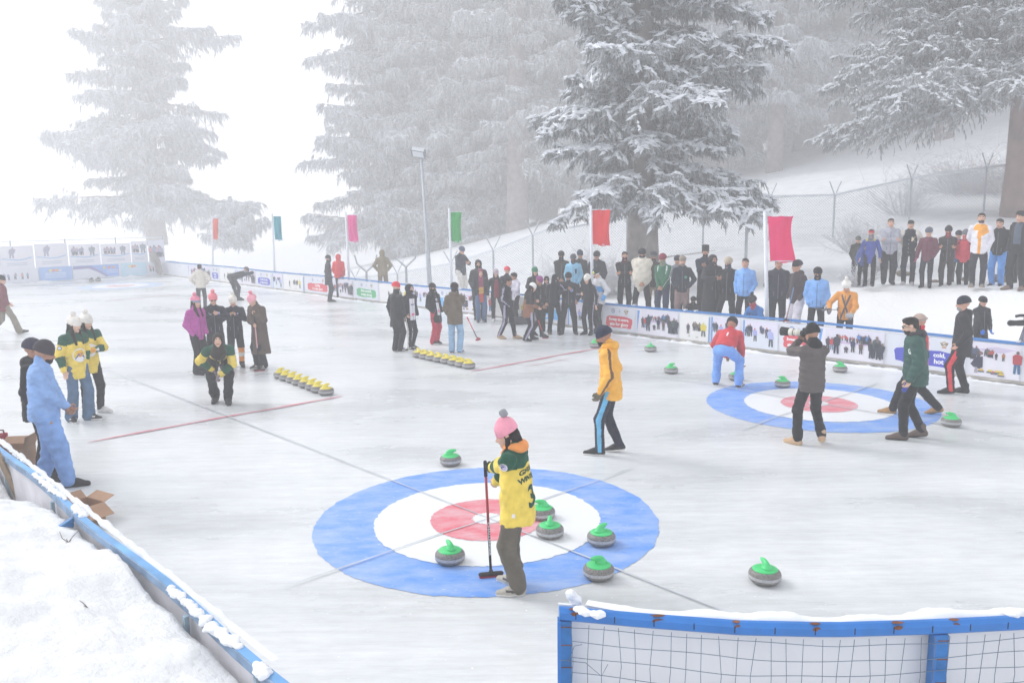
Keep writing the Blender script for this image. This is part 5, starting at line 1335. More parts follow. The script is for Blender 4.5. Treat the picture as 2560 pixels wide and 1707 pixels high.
def broom(top, foot, lab, headdir, hexs=('#b03038', '#26262a'), hl=.20, grip='#2a2a2e', group='curling brooms', head_c='#3a3436', pad='#a03040'):
    """a curling broom from world point top to the floor point foot"""
    top = np.asarray(top, float); foot = np.asarray(foot, float)
    root = tag(empty('curling_broom', foot), lab, 'broom', group); t = top-foot
    a = t*.42
    MB().tube([t*.06, a], .0125, 0, 10).tube([a*1.0001, t*.88], .0125, 1, 10).build('handle', [shell(hexs[1]), shell(hexs[0])], root, True)
    MB().tube([t*.86, t*.985, t], [.017, .018, .012], 0, 10).build('grip', [mat(grip, .8)], root, True)
    d = nrm(headdir); q = np.cross(d, [0, 0, 1.0])
    M = np.eye(4); M[:3, :3] = np.stack([d, q, [0, 0, 1.0]], 1)
    f = SDF(); f.blend = .01; f.cone((-hl*.5+.02, 0, .032), (hl*.5-.02, 0, .032), .030, .030, flat=.5, fa=(0, 0, 1)); f.cone((0, 0, .03), (0, 0, .06), .024, .018)
    V, Q = f.surf(.007); link_mesh('broom_head', mesh_np('broom_head', V@M[:3, :3].T, Q, shell(head_c)), root)
    MB().box((-hl*.5, -.028, .002), (hl*.5, .028, .020), 0, M).build('pad', [mat(pad, .9)], root)
    return root
# ================================================================ THE CAST  (picture positions u, v in a 2352 px wide frame)
def outer(F, c, bi, tags, cosw=.90, back=False):
    """mask of faces on the outer side of the limbs in `tags`"""
    m = np.zeros(len(c), bool)
    A = {2: (F.sh[0], F.elb[0], 1), 3: (F.sh[1], F.elb[1], -1), 4: (F.elb[0], F.wr[0], 1), 5: (F.elb[1], F.wr[1], -1)}
    B = {1: (F.hips[0], F.knees[0], 1), 2: (F.hips[1], F.knees[1], -1), 3: (F.knees[0], F.ank[0], 1), 4: (F.knees[1], F.ank[1], -1)}
    D = B if tags[0] == 'leg' else A
    for k in tags[1:]:
        a, b, sx = D[k]; u = nrm(b-a); v = c-a; v = v-(v@u)[:, None]*u; v /= np.linalg.norm(v, axis=1)[:, None]+1e-9
        o = np.array([sx, 0, .0]) if not back else np.array([sx*.8, -.6, 0])
        o = nrm(o-(o@u)*u); m |= (bi == k) & (v@o > cosw)
    return m
def f_stripes(bi, bt, c, F):      # dark track top with pale sleeve stripes
    m = outer(F, c, bi, ('arm', 2, 3, 4, 5), .965); m2 = outer(F, c, bi, ('arm', 2, 3, 4, 5), .86) & ~outer(F, c, bi, ('arm', 2, 3, 4, 5), .91)
    return np.where(m | m2, 1, 0)
def f_legstripe(bi, bt, c, F): return np.where(outer(F, c, bi, ('leg', 1, 2, 3, 4), .93), 1, 0)
def f_jersey(bi, bt, c, F):
    sp = nrm(F.neck-F.T((0, 0, 0))); z = (c-F.T((0, 0, 0)))@sp; o = np.zeros(len(c), int)
    x = np.abs(c[:, 0]-F.T((0, 0, 0))[0])
    o[((bi == 0) | (bi == 1) | (bi == 6)) & (z > .375+.35*np.maximum(0, .12-x))] = 1
    o[((bi == 2) | (bi == 3)) & (bt < .34)] = 1
    o[((bi == 4) | (bi == 5)) & (bt > .12) & (bt < .80)] = 1
    return o
JER = dict(c='#eed25e', cols=('#13543f',), fn=f_jersey, hem=.17, fat=1.08, arm=1.18)
TRK = dict(c='#1f222f', cols=('#a8a3bb',), fn=f_stripes, hem=.10)
TRL = dict(c='#1c1e29', cols=('#a8a3bb',), fn=f_legstripe)
BLK = dict(c='#1f2025')
def J(c, **k): d = dict(c=c); d.update(k); return d
def T_(c, **k): d = dict(c=c); d.update(k); return d
SH_K = ('sneaker', '#26262b', '#2c2c30', '#4a4a50'); SH_W = ('sneaker', '#2a2b30', '#e2e0dc', '#e8e8e6'); SH_WW = ('sneaker', '#e6e3e0', '#f0eeec', '#f0eeee'); BT_K = ('boot', '#26262a', '#2c2b2c'); BT_T = ('boot', '#b79a78', '#a38a68'); SH_T = ('sneaker', '#a87f54', '#7d6a50', '#a87f54')
def down2(foot, top, push=0.0):
    f = at_z(foot[0]*K, foot[1]*K); hh = height_at(f, top[1]*K); t0 = (f-CPOS)@_fw
    P = at_depth(top[0]*K, top[1]*K, t0+push); return f, P
NB = None
# ---------- the girl in the pink hat
bf, bt_ = down2((1128, 1324), (1114, 1057), .12)
g1 = bf+(bt_-bf)*.90; g2 = bf+(bt_-bf)*.70
F1 = person('person in pink bobble hat and yellow number 3 jersey leaning on broom in near target', (1190, 1356), -108, 962, legs=((.11, .06, -14, 0), (-.09, -.04, 20, 0)), lean=3, q=.0095,
  arms=((g2, (.6, -.2, -.8), 0, 1.15), (g1, (.35, -.55, -1), 0, 1.25)), head=(22, 14), jk=dict(JER, hood='down', hem=.20, fat=1.22, arm=1.3, wr=.014), tr=T_('#6b655b', w=1.22, cuff=1, wr=.011), shoes=('sneaker', '#b5b0a6', '#e6e3de', '#54504e'),
  hat=('beanie', '#f0a0b4', '#9b9ba2', .03), hair=('long', '#2c2220'), skin=2)
m = F1.jo
# orange hood lying over the collar, as a part of the jacket
def hood_part(F, hexs, Rt=None):
    f = SDF(); f.blend = .035; n = F.neck; R3 = np.stack([nrm(F.sh[0]-F.sh[1]), np.cross(nrm(F.neck-F.T((0, 0, 0))), nrm(F.sh[0]-F.sh[1])), nrm(F.neck-F.T((0, 0, 0)))], 1)
    L = lambda x, y, z: n+R3@np.array([x, y, z])
    f.ell(L(0, -.10, .02), (.118, .060, .062), M=R3)
    for sx in (-1, 1): f.cone(L(sx*.085, -.07, .035), L(sx*.072, .03, .025), .040, .034); f.cone(L(sx*.072, .03, .025), L(0, .095, -.045), .032, .024)
    f.ell(L(0, -.115, .045), (.075, .05, .035), M=R3, neg=True) if False else None
    V, Q = f.surf(.0095, lambda P: .006*wob(P, 9, 40, 6)); link_mesh('hood', mesh_np('hood', V*F.s, Q, cloth(hexs)), F.jo)
hood_part(F1, '#ee9a56')
back = np.array([-.22, -1.0, .05]); upv = np.array([0, .0, 1])
decal(F1, [text2d('GHULKIN', .070, -1.2, .0028, 1.0, 0, 0, .02), text2d('WINTERC', .070, -1.0, .0028, 1.06, 0, 0, -.065), text2d('3', .31, 0, .010, 1.0, 0, .0, -.345)], F1.T((.0, -.10, .31)), back, upv, 'lettering', ('#0f4a3c',), lim=.10)
lft = np.array([-1.0, -.25, .15])
decal(F1, [disc2d(0, 0, .044, 0), disc2d(0, 0, .034, 1), poly2d([(-.022, -.012), (0, .02), (.024, -.012)], 2)], (F1.sh[1]+F1.elb[1])/2+np.array([0, 0, -.02]), lft, upv, 'sleeve_badge', ('#ece9f2', '#c9bfe2', '#7a62a8'))
decal(F1, [poly2d([(-.018, -.02), (.016, -.022), (.02, .012), (-.01, .02)], 0)], F1.T((-.11, 0, -.09)), lft, upv, 'hem_label', ('#efe9ea',))
# cargo pocket and laces are modelled as small parts
L_ = F1.hips[1]*.55+F1.knees[1]*.45
b = MB(); M = np.eye(4); M[:3, :3] = rotz(.1); M[:3, 3] = L_+np.array([-.078, -.01, 0]); b.box((-.018, -.075, -.16), (.012, .075, .0), 0, M); b.box((-.026, -.08, -.02), (.014, .08, .025), 0, M); b.V = [v*F1.s for v in b.V]; b.build('cargo_pocket', [cloth('#6b655b')], F1.root)
gl = F1.hands[1]; gv, gf = hand_tpl(1.25, .0065, .006); B = gl[0]; fc = [tuple(x) for x in gf]
fc = [x[::-1] for x in fc] if np.linalg.det(B) < 0 else fc
MB().add((gv@B.T+gl[1])*F1.s, fc).build('glove', [cloth('#1f3d38')], F1.root, True)
BR1 = broom(bt_, bf, 'red and black curling broom held upright by the girl in the pink hat', (.98, .18, 0), ('#a63a38', '#222226'), .215)
m = MB(); vs, fs, _ = text2d('CHALLENGER', .030, 0, .001)
t = nrm(bt_-bf); cc = nrm(CPOS-bf); sd_ = nrm(np.cross(t, cc)); nn_ = np.cross(sd_, t)
m.add([bf*0+t*(.34-x*1.6)+sd_*(y-.008)*.8+nn_*.0135 for x, y in vs], fs); m.build('handle_lettering', [mat('#e3e3e6', .5)], BR1)
a_, b_ = (F1.neck+np.array([-.03, .09, .0]))*F1.s, F1.wr[1]*F1.s+np.array([0, .02, .03]); m = MB().tube([a_+(b_-a_)*t-np.array([0, 0, .09])*math.sin(math.pi*t) for t in (0, .2, .4, .6, .8, 1)], .0022, 0, 5); m.build('cord', [mat('#b08d62', .8)], F1.root)
# ---------- yellow jacket man
def f_yj(bi, bt, c, F): return np.where(outer(F, c, bi, ('arm', 2, 3, 4, 5), .955, True), 1, 0)
F2 = person('person in a bright yellow ski jacket and navy beanie walking left across the ice', (1402, 1042), -97, 747, legs=((.10, -.11, -6, -10), (-.09, .13, 4, 0)), q=.0105,
  arms=(((.25, .06, -.03), (.3, -1, 0), 0, .6), ((.27, .11, -.03), (.3, -1, 0), 0, .7)), lean=4, head=(5, 10), jk=J('#efb042', cols=('#6b4a33',), fn=f_yj, hem=.16, hood='down', fat=1.1, arm=1.15, collar=.07, shell=1, wr=.012),
  tr=T_('#2b2c44', wr=.011, cols=('#6fb8de',), fn=lambda bi, bt, c, F: np.where(outer(F, c, bi, ('leg', 1, 2, 3, 4), .90), 1, 0), w=.98), shoes=('sneaker', '#2a2a2e', '#dcdad6', '#2a2a2e'), hat=('beanie', '#343852'), beard='#2a2220', skin=3, gloves='#6f6a58')
hood_part(F2, '#efb042')
# ---------- photographer
F3 = person('person in grey padded vest and tan boots aiming a long lens camera to the left', (1858, 1022), -148, 746, legs=((.17, -.05, -30, -10, .03), (-.15, .06, 28, 0)), q=.0105,
  arms=(((.06, .30, .58), (1, .1, -.7), 0, 1.1), ((-.02, .40, .55), (1, -.1, -.7), 0, 1.0)), head=(8, 4), jk=J('#57504f', hem=.13, puff=1, arm=.95, fat=1.08), tr=T_('#24262b', w=1.0, cuff=1), shoes=('boot', '#c2a283', '#c7ab85'), hat=('beanie', '#17181b', None, .03), hair=('short', '#1d1a1a'), skin=3)
f = SDF(); f.blend = .04; f.cone(F3.neck+[0, 0, -.03], F3.neck+[0, 0, .06], .10, .08); f.ell(F3.neck+np.array([0, -.06, .02]), (.11, .07, .07)); V, Q = f.surf(.011, lambda P: .006*wob(P, 4, 40, 5)); link_mesh('hoodie_collar', mesh_np('hoodie_collar', V*F3.s, Q, cloth('#1d1e22')), F3.root)
# his camera
rz3 = F3.root.rotation_euler[2]; cp = stick_world(F3, F3.hc+np.array([0.0, .17, .0]))
cr = tag(empty('camera', cp, rz3+R_(30)), 'black camera with a long pale telephoto lens held by the photographer', 'camera')
f = SDF(); f.blend = .01; f.cone((-.05, 0, 0), (.05, 0, 0), .045, .045, flat=.8); f.cone((0, -.01, .03), (0, .02, .055), .025); V, Q = f.surf(.008); link_mesh('camera_body', mesh_np('camera_body', V, Q, shell('#1d1e21')), cr)
def ylathe(prof, mats, mis, name, par, k=20):
    b = MB(); b.lathe([(r, z) for r, z in prof], 0, k, mis=mis); M = np.eye(4); M[:3, :3] = rotx(-math.pi/2); b.xf(M); return b.build(name, mats, par, True)
ln = ylathe([(.035, .03), (.040, .06), (.040, .085), (.047, .09), (.047, .135), (.044, .14), (.044, .165), (.052, .17), (.052, .235)], [mat('#d9d6cc', .5, 0), mat('#2a2b2e', .6, 0)], [1, 0, 0, 0, 1, 0, 1, 0], 'lens', cr)
ylathe([(.050, .235), (.056, .25), (.064, .36), (.058, .36), (.048, .27), (.02, .268)], [mat('#2a2b2e', .7, 0)], None, 'lens_hood', ln)
# ---------- bending man in red
def f_redback(bi, bt, c, F): return np.zeros(len(c), int)
F4 = person('person in red jacket and light blue trousers bending down to a stone near the board', (1667, 888), 166, 733, legs=((.24, -.02, -8, 0), (-.20, .04, 18, 0)), lean=60, drop=.22, shift=(0, -.22), H=1.78, q=.0115,
  arms=((('L', .20, .34, .40), (1, 0, 0), 0, .8), (('L', -.12, .30, .55), (1, 0, .2), 0, .5)), jk=J('#c93440', wr=.013, hem=.02, fat=1.16, arm=1.1, shell=1, collar=.05), tr=T_('#78a6ea', w=1.12, cuff=1), shoes=SH_W, hat=('beanie', '#2a2b33'), skin=3)
decal(F4, [grid2d(-.014, -.10, .014, .0, 0, 1, 4)], F4.T((.02, 0, .40)), nrm(np.array([0, -.85, .6])), np.array([0, 1, .5]), 'back_print', ('#efe6e8',))
# ---------- walkers on the right
F5 = person('person with glasses in a dark green jacket walking left with a blue phone in hand', (2094, 1008), -84, 722, legs=((.09, -.13, -6, -10), (-.09, .12, 6, 0)), q=.0105, arms=(((.25, .02, 0), (.4, -1, 0), 0, .4), ((.25, .10, -.04), (.4, -1, 0), 0, .75)), head=(4, 14), lean=4,
  jk=J('#245149', hem=.15, puff=1, fat=1.16, arm=1.2, hood='down'), tr=T_('#25272d', w=.98), shoes=('boot', '#5c4c46', '#3a332f'), hair=('short', '#2a2422'), beard='#3a302c', glasses='#17181a', skin=4)
hood_part(F5, '#3b3a40')
decal(F5, [disc2d(0, 0, .04, 0), disc2d(0, 0, .028, 1), disc2d(0, 0, .014, 0)], F5.T((-.10, 0, .33)), (-.65, .75, .1), (0, 0, 1), 'chest_badge', ('#e6e8ea', '#7f9a94'))
ph = stick_world(F5, F5.wr[1]+nrm(F5.wr[1]-F5.elb[1])*.11); r_ = tag(empty('phone', ph, rz3), 'blue mobile phone in the hand of the man in the green jacket', 'phone'); M = np.array(Matrix.Rotation(R_(28), 4, 'Y'))
MB().box((-.037, -.005, -.075), (.037, .004, .075), 0, M).build('case', [mat('#2c3fa0', .4, .1, 20)], r_); MB().box((-.034, .0045, -.072), (.034, .006, .072), 0, M).build('screen', [mat('#15161a', .1)], r_)
def f_rb(bi, bt, c, F): return np.where((c[:, 1] < .0) & (bi != 4) & (bi != 5) & (bi != 3) & (bi != 2), 1, 0)
person('person in a red and black jacket and peaked cap striding left behind the green jacket', (2102, 951), -88, 713, legs=((.09, -.34, -6, -16), (-.09, .36, 4, 0)), q=.0115, arms=('down', ((.20, .10, -.03), (.4, -1, 0), 0, .5)), drop=.06,
  jk=J('#28282e', cols=('#cf3540',), fn=f_rb, hem=.18, fat=1.12, collar=.08), tr=T_('#232429', w=1.12), shoes=SH_T, hat=('peaked', '#b09c92'), hair=('short', '#4d4948'), skin=1)
def f_redstr(bi, bt, c, F): return np.where(outer(F, c, bi, ('leg', 1, 2, 3, 4), .88), 1, 0)
person('person in a long black parka and black trousers with a wide red stripe, facing left', (2202, 904), -92, 680, legs=((.11, -.10, -6, 0), (-.10, .13, 6, -6)), q=.0115, arms=('down', ((.23, .05, .0), (.4, -1, 0), 0, .5)), jk=J('#2b2a2f', hem=.24, puff=0, fat=1.2, arm=1.25, hood='down', shell=1), tr=T_('#232429', cols=('#d8414a',), fn=f_redstr, w=1.05), shoes=BT_K, hat=('beanie', '#2b2f40'), beard='#9a9692', skin=0)
person('person in sunglasses and a black jacket leaning on the board with blue gloves', (2257, 0), 35, 680, on=-12.05, z=.18, legs='stand', arms=(((.13, .25, -.03), (1, 0, 0), 0, .6), ((.10, .27, -.03), (1, 0, 0), 0, .6)), jk=J('#303136', hem=.16, fat=1.14, shell=1, collar=.09), tr=BLK, shoes=BT_K, hat=('beanie', '#26262b'), glasses='#1c1a18', gloves='#2f6fd0', skin=0)
# ---------- left foreground pair
F9 = person('person in light blue tracksuit and dark knitted beanie standing by the near board, facing right', (120, 1116), 82, 783, legs=((.12, .20, -4, 0), (-.12, -.12, 8, 0)), q=.0105, arms=(((.03, .24, .03), (1, -.5, -.3), 0, .9), ((.03, .22, .0), (1, -.5, -.1), 0, .9)), head=(0, 12),
  jk=J('#88abdf', wr=.014, hem=.10, fat=1.28, arm=1.2, collar=.08), tr=T_('#80a6e0', w=1.42, wr=.015), shoes=('sneaker', '#26262b', '#1f1f22', '#2f2f34'), hat=('beanie', '#423d46', None, .02), beard='#1f1a1a', skin=3)
b = MB(); f = SDF(); f.blend = .015
for i in range(3): f.cone((.17, .02+.01*i, .93-.02*i), (.20, .03+.03*i, .83), .02, .022, flat=.6)
V, Q = f.surf(.01); link_mesh('tucked_gloves', mesh_np('tucked_gloves', V*F9.s, Q, cloth('#b3957a')), F9.root)
person('person in a black coat and navy woollen hat half hidden behind the light blue tracksuit', (100, 1088), 70, 777, legs='stand', arms=('down', 'behind'), q=.0115, jk=J('#25262c', hem=.2, fat=1.15, hood='down'), tr=BLK, shoes=SH_K, hat=('beanie', '#3c3c50'), skin=3)
# ---------- two girls in jerseys
EMB = [disc2d(0, 0, .115, 0, 20), disc2d(0, .03, .062, 1), disc2d(0, .012, .038, 2), poly2d([(-.09, -.06), (-.03, .035), (0, 0), (.035, .05), (.095, -.06)], 3), poly2d([(-.07, -.06), (-.03, .01), (0, -.02), (.035, .025), (.07, -.06)], 0), grid2d(-.07, -.085, .07, -.075, 3, 1, 1)]
EMC = ('#ece9ee', '#f0c040', '#e89a4a', '#3f6ab0')
F11 = person('person in yellow and green jersey, flared jeans and white bobble hat, left of the pair', (186, 964), 34, 725, legs=((.13, -.06, -20, 0), (-.08, .10, 24, 0)), q=.0115, arms=(((.25, .05, -.05), (.5, -1, 0), 0, .35), ((.17, .02, 0), (1, -1, 0), 1, .3)), head=(14, 8), jk=dict(JER, hem=.22, hood=None), tr=T_('#54708f', flare=1, w=1.08), shoes=('sneaker', '#3a3a3e', '#f0eeea', '#f2f0ee'), hat=('beanie', '#ece6df', '#ece6df', .0), hair=('long', '#2a211f'), skin=4)
decal(F11, EMB, F11.T((0, 0, .18)), (0, 1, 0), (0, 0, 1), 'chest_emblem', EMC); decal(F11, [disc2d(0, 0, .036, 0), disc2d(0, 0, .026, 1)], (F11.sh[0]+F11.elb[0])/2, (.8, .6, 0), (0, 0, 1), 'sleeve_badge', ('#3f5580', '#d6dcea'))
F12 = person('person in a yellow and green jersey, black trousers and white trainers, right of the pair', (214, 948), 22, 720, legs=((.10, -.04, -20, 0), (-.12, .04, 30, 0)), q=.0115, arms=(('pocket'), ((-.02, .20, .20), (1, .1, -.5), 0, .6)), head=(18, 6), jk=dict(JER, hem=.22, hood=None), tr=T_('#25262d'), shoes=SH_WW, hat=('beanie', '#ece8e2', '#ece6df', .0), hair=('long', '#2a211f'), skin=4)
decal(F12, EMB, F12.T((0, 0, .20)), (0, 1, 0), (0, 0, 1), 'chest_emblem', EMC)
# ---------- far left walker
person('person in a dark red hooded jacket and beige trousers walking right at the left edge', (14, 768), 95, 628, legs=((.09, .34, -4, 10), (-.09, -.34, 4, -22)), drop=.05, arms=(((.2, .12, .02), (.5, -1, 0), 0, .5), 'down'), jk=J('#7e2638', hem=.22, puff=1, fat=1.1, hood='down'), tr=T_('#8d8577', flare=.8, w=1.1), shoes=SH_K, hat=('beanie', '#2c2d33'), skin=2)
# ---------- the group of four and the leaning girl
GP = None
F14 = person('person in a magenta padded jacket, striped pink hat and long dark hair, hands in pockets', (459, 858), 38, 679, legs='close', arms=('pocket', 'pocket'), head=(12, 2), jk=J('#b1459c', hem=.16, puff=1, fat=.98, collar=.08), tr=T_('#26272d', flare=1.2, w=1.12), shoes=SH_K, hat=('beanie', '#e58aa4', '#e58aa4', .0, '#8a93a8'), hair=('long', '#332724'), skin=2)
F15 = person('person in a navy top, coral pink hat and sunglasses, second from left in the group', (500, 848), 4, 672, legs='stand', arms=(('chest'), ((.05, .20, .33), (1, .1, -.6), 1, .6)), head=(0, 10), jk=J('#23273d', hem=.24, fat=1.1, arm=1.1), tr=T_('#23252d', w=1.1, cols=('#e8954a', '#e6e2de'), fn=lambda bi, bt, c, F: np.where((bi >= 3) & (bt < .8), np.where((bt > .3) & (bt < .52), 2, 1), 0)), shoes=SH_K, hat=('beanie', '#f08d98', '#f08d98', .01), glasses='#1c1c20', skin=2)
F16 = person('person in a navy top, white bobble hat and orange hooped socks in the group', (545, 841), -6, 677, legs=((.08, -.02, -8, 0), (-.13, .06, 14, 0)), arms=(('chest'), ('chest')), head=(0, 12), jk=J('#23273d', hem=.24, fat=1.1, arm=1.1), tr=T_('#23252d', w=1.1, cols=('#e8954a', '#e6e2de'), fn=lambda bi, bt, c, F: np.where((bi >= 3) & (bt < .85), np.where((bt > .3) & (bt < .52), 2, 1), 0)), shoes=SH_K, hat=('beanie', '#eae6de', '#eae6de', .01), skin=2)
for F_ in (F15, F16):
    decal(F_, [poly2d([(-.02, .03), (.02, .03), (.02, -.02), (0, -.035), (-.02, -.02)], 0)], F_.T((-.10, 0, .37)), (0, 1, 0), (0, 0, 1), 'chest_crest', ('#b7b4dc',)); decal(F_, [grid2d(-.03, -.008, .02, .008, 0, 2, 1), disc2d(-.02, .024, .010, 0)], F_.T((.09, 0, .37)), (0, 1, 0), (0, 0, 1), 'chest_mark', ('#c9c9d6',))
b17, t17 = down2((596, 852), (584, 727), .0)
F17 = person('person in a long brown coat and pale pink bobble hat leaning over a broom', (601, 845), -48, 672, legs='close', arms=(((b17+(t17-b17)*.80), (1, -.2, -.6), 0, 1.1), ((t17), (1, 0, -.6), 0, 1.1)), lean=7, head=(0, 20), jk=J('#5b4d45', hem=.60, fat=1.2, arm=1.3, collar=.06, wr=.009), tr=T_('#2b2c33', flare=.8), shoes=('sneaker', '#4a4548', '#e6e2de', '#e6e2de'), hat=('beanie', '#f0a9b8', '#f08aa0', .02), hair=('short', '#332623'), skin=2)
broom(t17, b17, 'pink and black curling broom held by the person in the long brown coat', (.95, .3, 0), ('#d7a3ad', '#2a2a2e'), .22, '#3a3034')
F18 = person('person in a yellow and green jersey and dark hood leaning forward on the knees, laughing', (512, 923), -2, 768, legs=((.12, -.08, -8, 0), (-.09, .14, 6, 0)), H=1.82, lean=72, drop=.13, shift=(0, -.16), q=.0125, arms=(((.13, .30, .18), (1, 0, -.4), 0, .9), ((.0, .40, .28), (1, 0, -.4), 0, .9)), head=(0, -42), jk=dict(JER, hem=.12, hood=None, fat=1.1), tr=T_('#1f2026', w=1.12, cuff=1), shoes=BT_K, hat=('hijab', '#3a322c'), hair=None, gloves='#8a7c84', skin=2)
m = MB()
for sx in (-.05, .05): m.tube([F18.hc+[sx, .02, -.09], F18.hc+[sx, .10, -.2], F18.T((sx, .30, .1))], [.012, .014, .012], 0, 6)
m.V = [v*F18.s for v in m.V]; m.build('scarf_ends', [cloth('#2a2322')], F18.root, True)
# ---------- far people
person('person in cream padded jacket with fur hood seen from behind, above the group of four', (465, 712), 176, 605, legs='stand', arms=(((.24, .1, .1), (.6, -.8, 0), 0, .5), ((.24, .1, .1), (.6, -.8, 0), 0, .5)), jk=J('#dcd6cc', hem=.10, puff=1, hood='down', fat=1.1), tr=T_('#3a3c47'), shoes=SH_K, hat=('cap', '#3a3c44'), skin=1)
person('person in black bending far over the ice beyond the group of four', (545, 689), 120, 622, legs=((.24, -.10, -8, 0), (-.20, .12, 10, 0)), H=1.75, lean=78, drop=.06, shift=(0, -.18), arms=(((.12, .0, .55), (0, 0, 1), 0, .6), ((.12, .0, .55), (0, 0, 1), 0, .6)), jk=J('#2f3544', hem=.10, fat=1.1), tr=T_('#2b303e'), shoes=SH_K, hat=('beanie', '#4a4a52'), mask='#6f9ac8')
person('person in black coat and hat standing beside the bright red jacket at the far board', (757, 693), 100, 586, legs='stand', arms=('pocket', 'pocket'), jk=J('#33363f', hem=.3), tr=T_('#30333c'), shoes=SH_K, hat=('beanie', '#33363e'), mask='#33363e')
person('person in bright red padded jacket and black trousers with back turned at the far board', (781, 684), 152, 583, legs='close', arms=('pocket', 'pocket'), jk=J('#d82a34', hem=.13, puff=1, hood='up', fat=1.1), tr=T_('#2d2f38', w=1.1), shoes=SH_K)
CAM_ = mat('#8a7c66', .9, .45, 14)
person('person in pale brown camouflage clothing standing behind the far board', (877, 0), 178, 573, on=-12.4, arms=('hips', 'hips'), jk=J('#8d8069', hem=.18, hood='up', fat=1.08, puff=1), tr=T_('#85796a', w=1.1), shoes=BT_T)
person('person in navy padded coat over white loose trousers looking at phone, right of green flag', (1057, 0), 48, 565, on=-12.6, arms=('phone', 'phone'), head=(0, 14), jk=J('#2f3648', hem=.16, fat=1.16, puff=1), tr=T_('#e0ddd8', w=1.35), shoes=SH_K, hat=('beanie', '#55607c'), skin=0)
# ---------- centre left four
F25 = person('person in bright red beanie and long black coat, leftmost of four by the yellow stones', (913, 808), 128, 647, legs='close', arms=(((.17, .20, .0), (.6, -.8, 0), 0, .6), 'down'), head=(6, 2), jk=J('#24262d', hem=.30, fat=1.05, shell=1), tr=T_('#24262c', w=1.18), shoes=SH_W, hat=('beanie', '#e5424c'), mask='#26272d', skin=2)
F26 = person('person in a navy hood and white bib with striped black trousers beside the red beanie', (944, 802), 40, 651, legs='close', arms=('down', 'pocket'), head=(10, 0), jk=J('#262a3c', hem=.18, hood='up'), tr=T_('#24252b', cols=('#e8e6e6',), fn=lambda bi, bt, c, F: np.where(outer(F, c, bi, ('leg', 3, 4, 1, 2), .93), 1, 0), w=.85), shoes=SH_W, mask='#2b2629', skin=2)
decal(F26, [grid2d(-.09, -.38, .09, .24, 0, 4, 14), grid2d(-.05, -.22, .05, -.15, 1, 3, 2), grid2d(-.06, .06, .06, .10, 2, 3, 1)], F26.T((0, 0, .20)), (0, 1, 0), (0, 0, 1), 'number_bib', ('#e9e7f0', '#e07aa0', '#8a8fb0'))
F27 = person('person in black coat and red flared trousers leaning backwards, in the middle of the ice', (994, 789), 42, 649, legs=((.07, .10, -6, 6), (-.07, .06, 8, 0)), lean=-11, shift=(0, .16), arms=('pocket', 'pocket'), head=(0, -4), jk=J('#24262d', hem=.30, fat=1.0, hood='down'), tr=T_('#c23a50', flare=1.1), shoes=('sneaker', '#2a2a2e', '#e2e0dc', '#2a2a2e'), hat=('beanie', '#332b2e'), hair=('long', '#2a211f'), mask='#2a2b31', skin=2)
decal(F27, [grid2d(-.05, -.34, .05, .02, 0, 3, 8), poly2d([(-.05, .12), (-.01, .13), (0, .17), (.015, .13), (.05, .12), (.02, .095), (.03, .05), (0, .075), (-.03, .05), (-.02, .095)], 0), grid2d(-.035, -.26, .035, -.19, 1, 2, 2)], F27.T((0, 0, .26)), (0, 1, 0), (0, 0, 1), 'number_bib', ('#e6e4ee', '#e07aa0'))
b28, t28 = down2((1098, 781), (1074, 731), .1); b28[2] = .0
F28 = person('person in an olive brown hoodie and light jeans seen from behind, trailing a broom', (1047, 811), 168, 649, legs='stand', arms=((t28, (.6, -.8, 0), 0, 1.1), 'pocket'), head=(-8, 0), jk=J('#665a4c', hem=.20, fat=1.16, arm=1.15, hood='down'), tr=T_('#93b4d4', w=1.08, flare=.3), shoes=('sneaker', '#3a3a40', '#e6e3de', '#e6e3de'), hat=('beanie', '#352e2e'), hair=('long', '#332523'), skin=2)
hood_part(F28, '#665a4c')
broom(t28+(t28-b28)*.06, b28, 'red handled curling broom trailed by the person in the olive hoodie', (.3, .9, 0), ('#d8404e', '#2a2a2e'), .22, '#d8404e', head_c='#b8384a')
# ---------- the crowd at the board
person('tall person in a black hooded parka behind the rainbow shirt', (1101, 733), 4, 596, legs='stand', arms=('pocket', 'pocket'), jk=J('#2b2b31', hem=.28, hood='up', fat=1.2, puff=1), tr=BLK, shoes=SH_K, mask='#33302f', skin=1)
F30 = person('person in an open grey coat over a rainbow striped shirt and blue jeans', (1106, 740), 4, 617, legs='stand', arms=('pocket', 'pocket'), jk=J('#30333d', hem=.26, hood='up', cols=('#8a3a58', '#c99a4a', '#b8443c'), fn=lambda bi, bt, c, F: np.where((np.abs(c[:, 0]) < .075) & (c[:, 1] > .03) & ((bi == 0) | (bi == 7) | (bi == 6) | (bi == 1)), np.where(c[:, 2] > 1.18, 1, np.where(c[:, 2] > .98, 2, 3)), 0)), tr=T_('#4c6488', w=1.12, flare=.4), shoes=SH_W, skin=2)
person('person in a lilac beanie, maroon shirt and open black jacket with legs apart', (1140, 737), 12, 618, legs=((.10, 0, -10, 0), (-.30, .05, 16, 0)), arms=('down', 'pocket'), jk=J('#2c2e38', hem=.14, cols=('#8e2038',), fn=lambda bi, bt, c, F: np.where((np.abs(c[:, 0]) < .085) & (c[:, 1] > .03) & ((bi == 0) | (bi == 7)), 1, 0)), tr=T_('#25272e'), shoes=SH_WW, hat=('beanie', '#b9aab6'), hair=('long', '#332a2a'), skin=2)
F32 = person('person in a navy striped tracksuit and tan boots with a ponytail, walking right', (1165, 778), 68, 634, legs=((.08, -.20, -4, -8), (-.09, .20, 6, 0)), arms=(((.20, .16, .02), (.5, -1, 0), 1, .4), 'pocket'), head=(0, 12), jk=TRK, tr=TRL, shoes=BT_T, hair=('pony', '#201d1e'), skin=3)
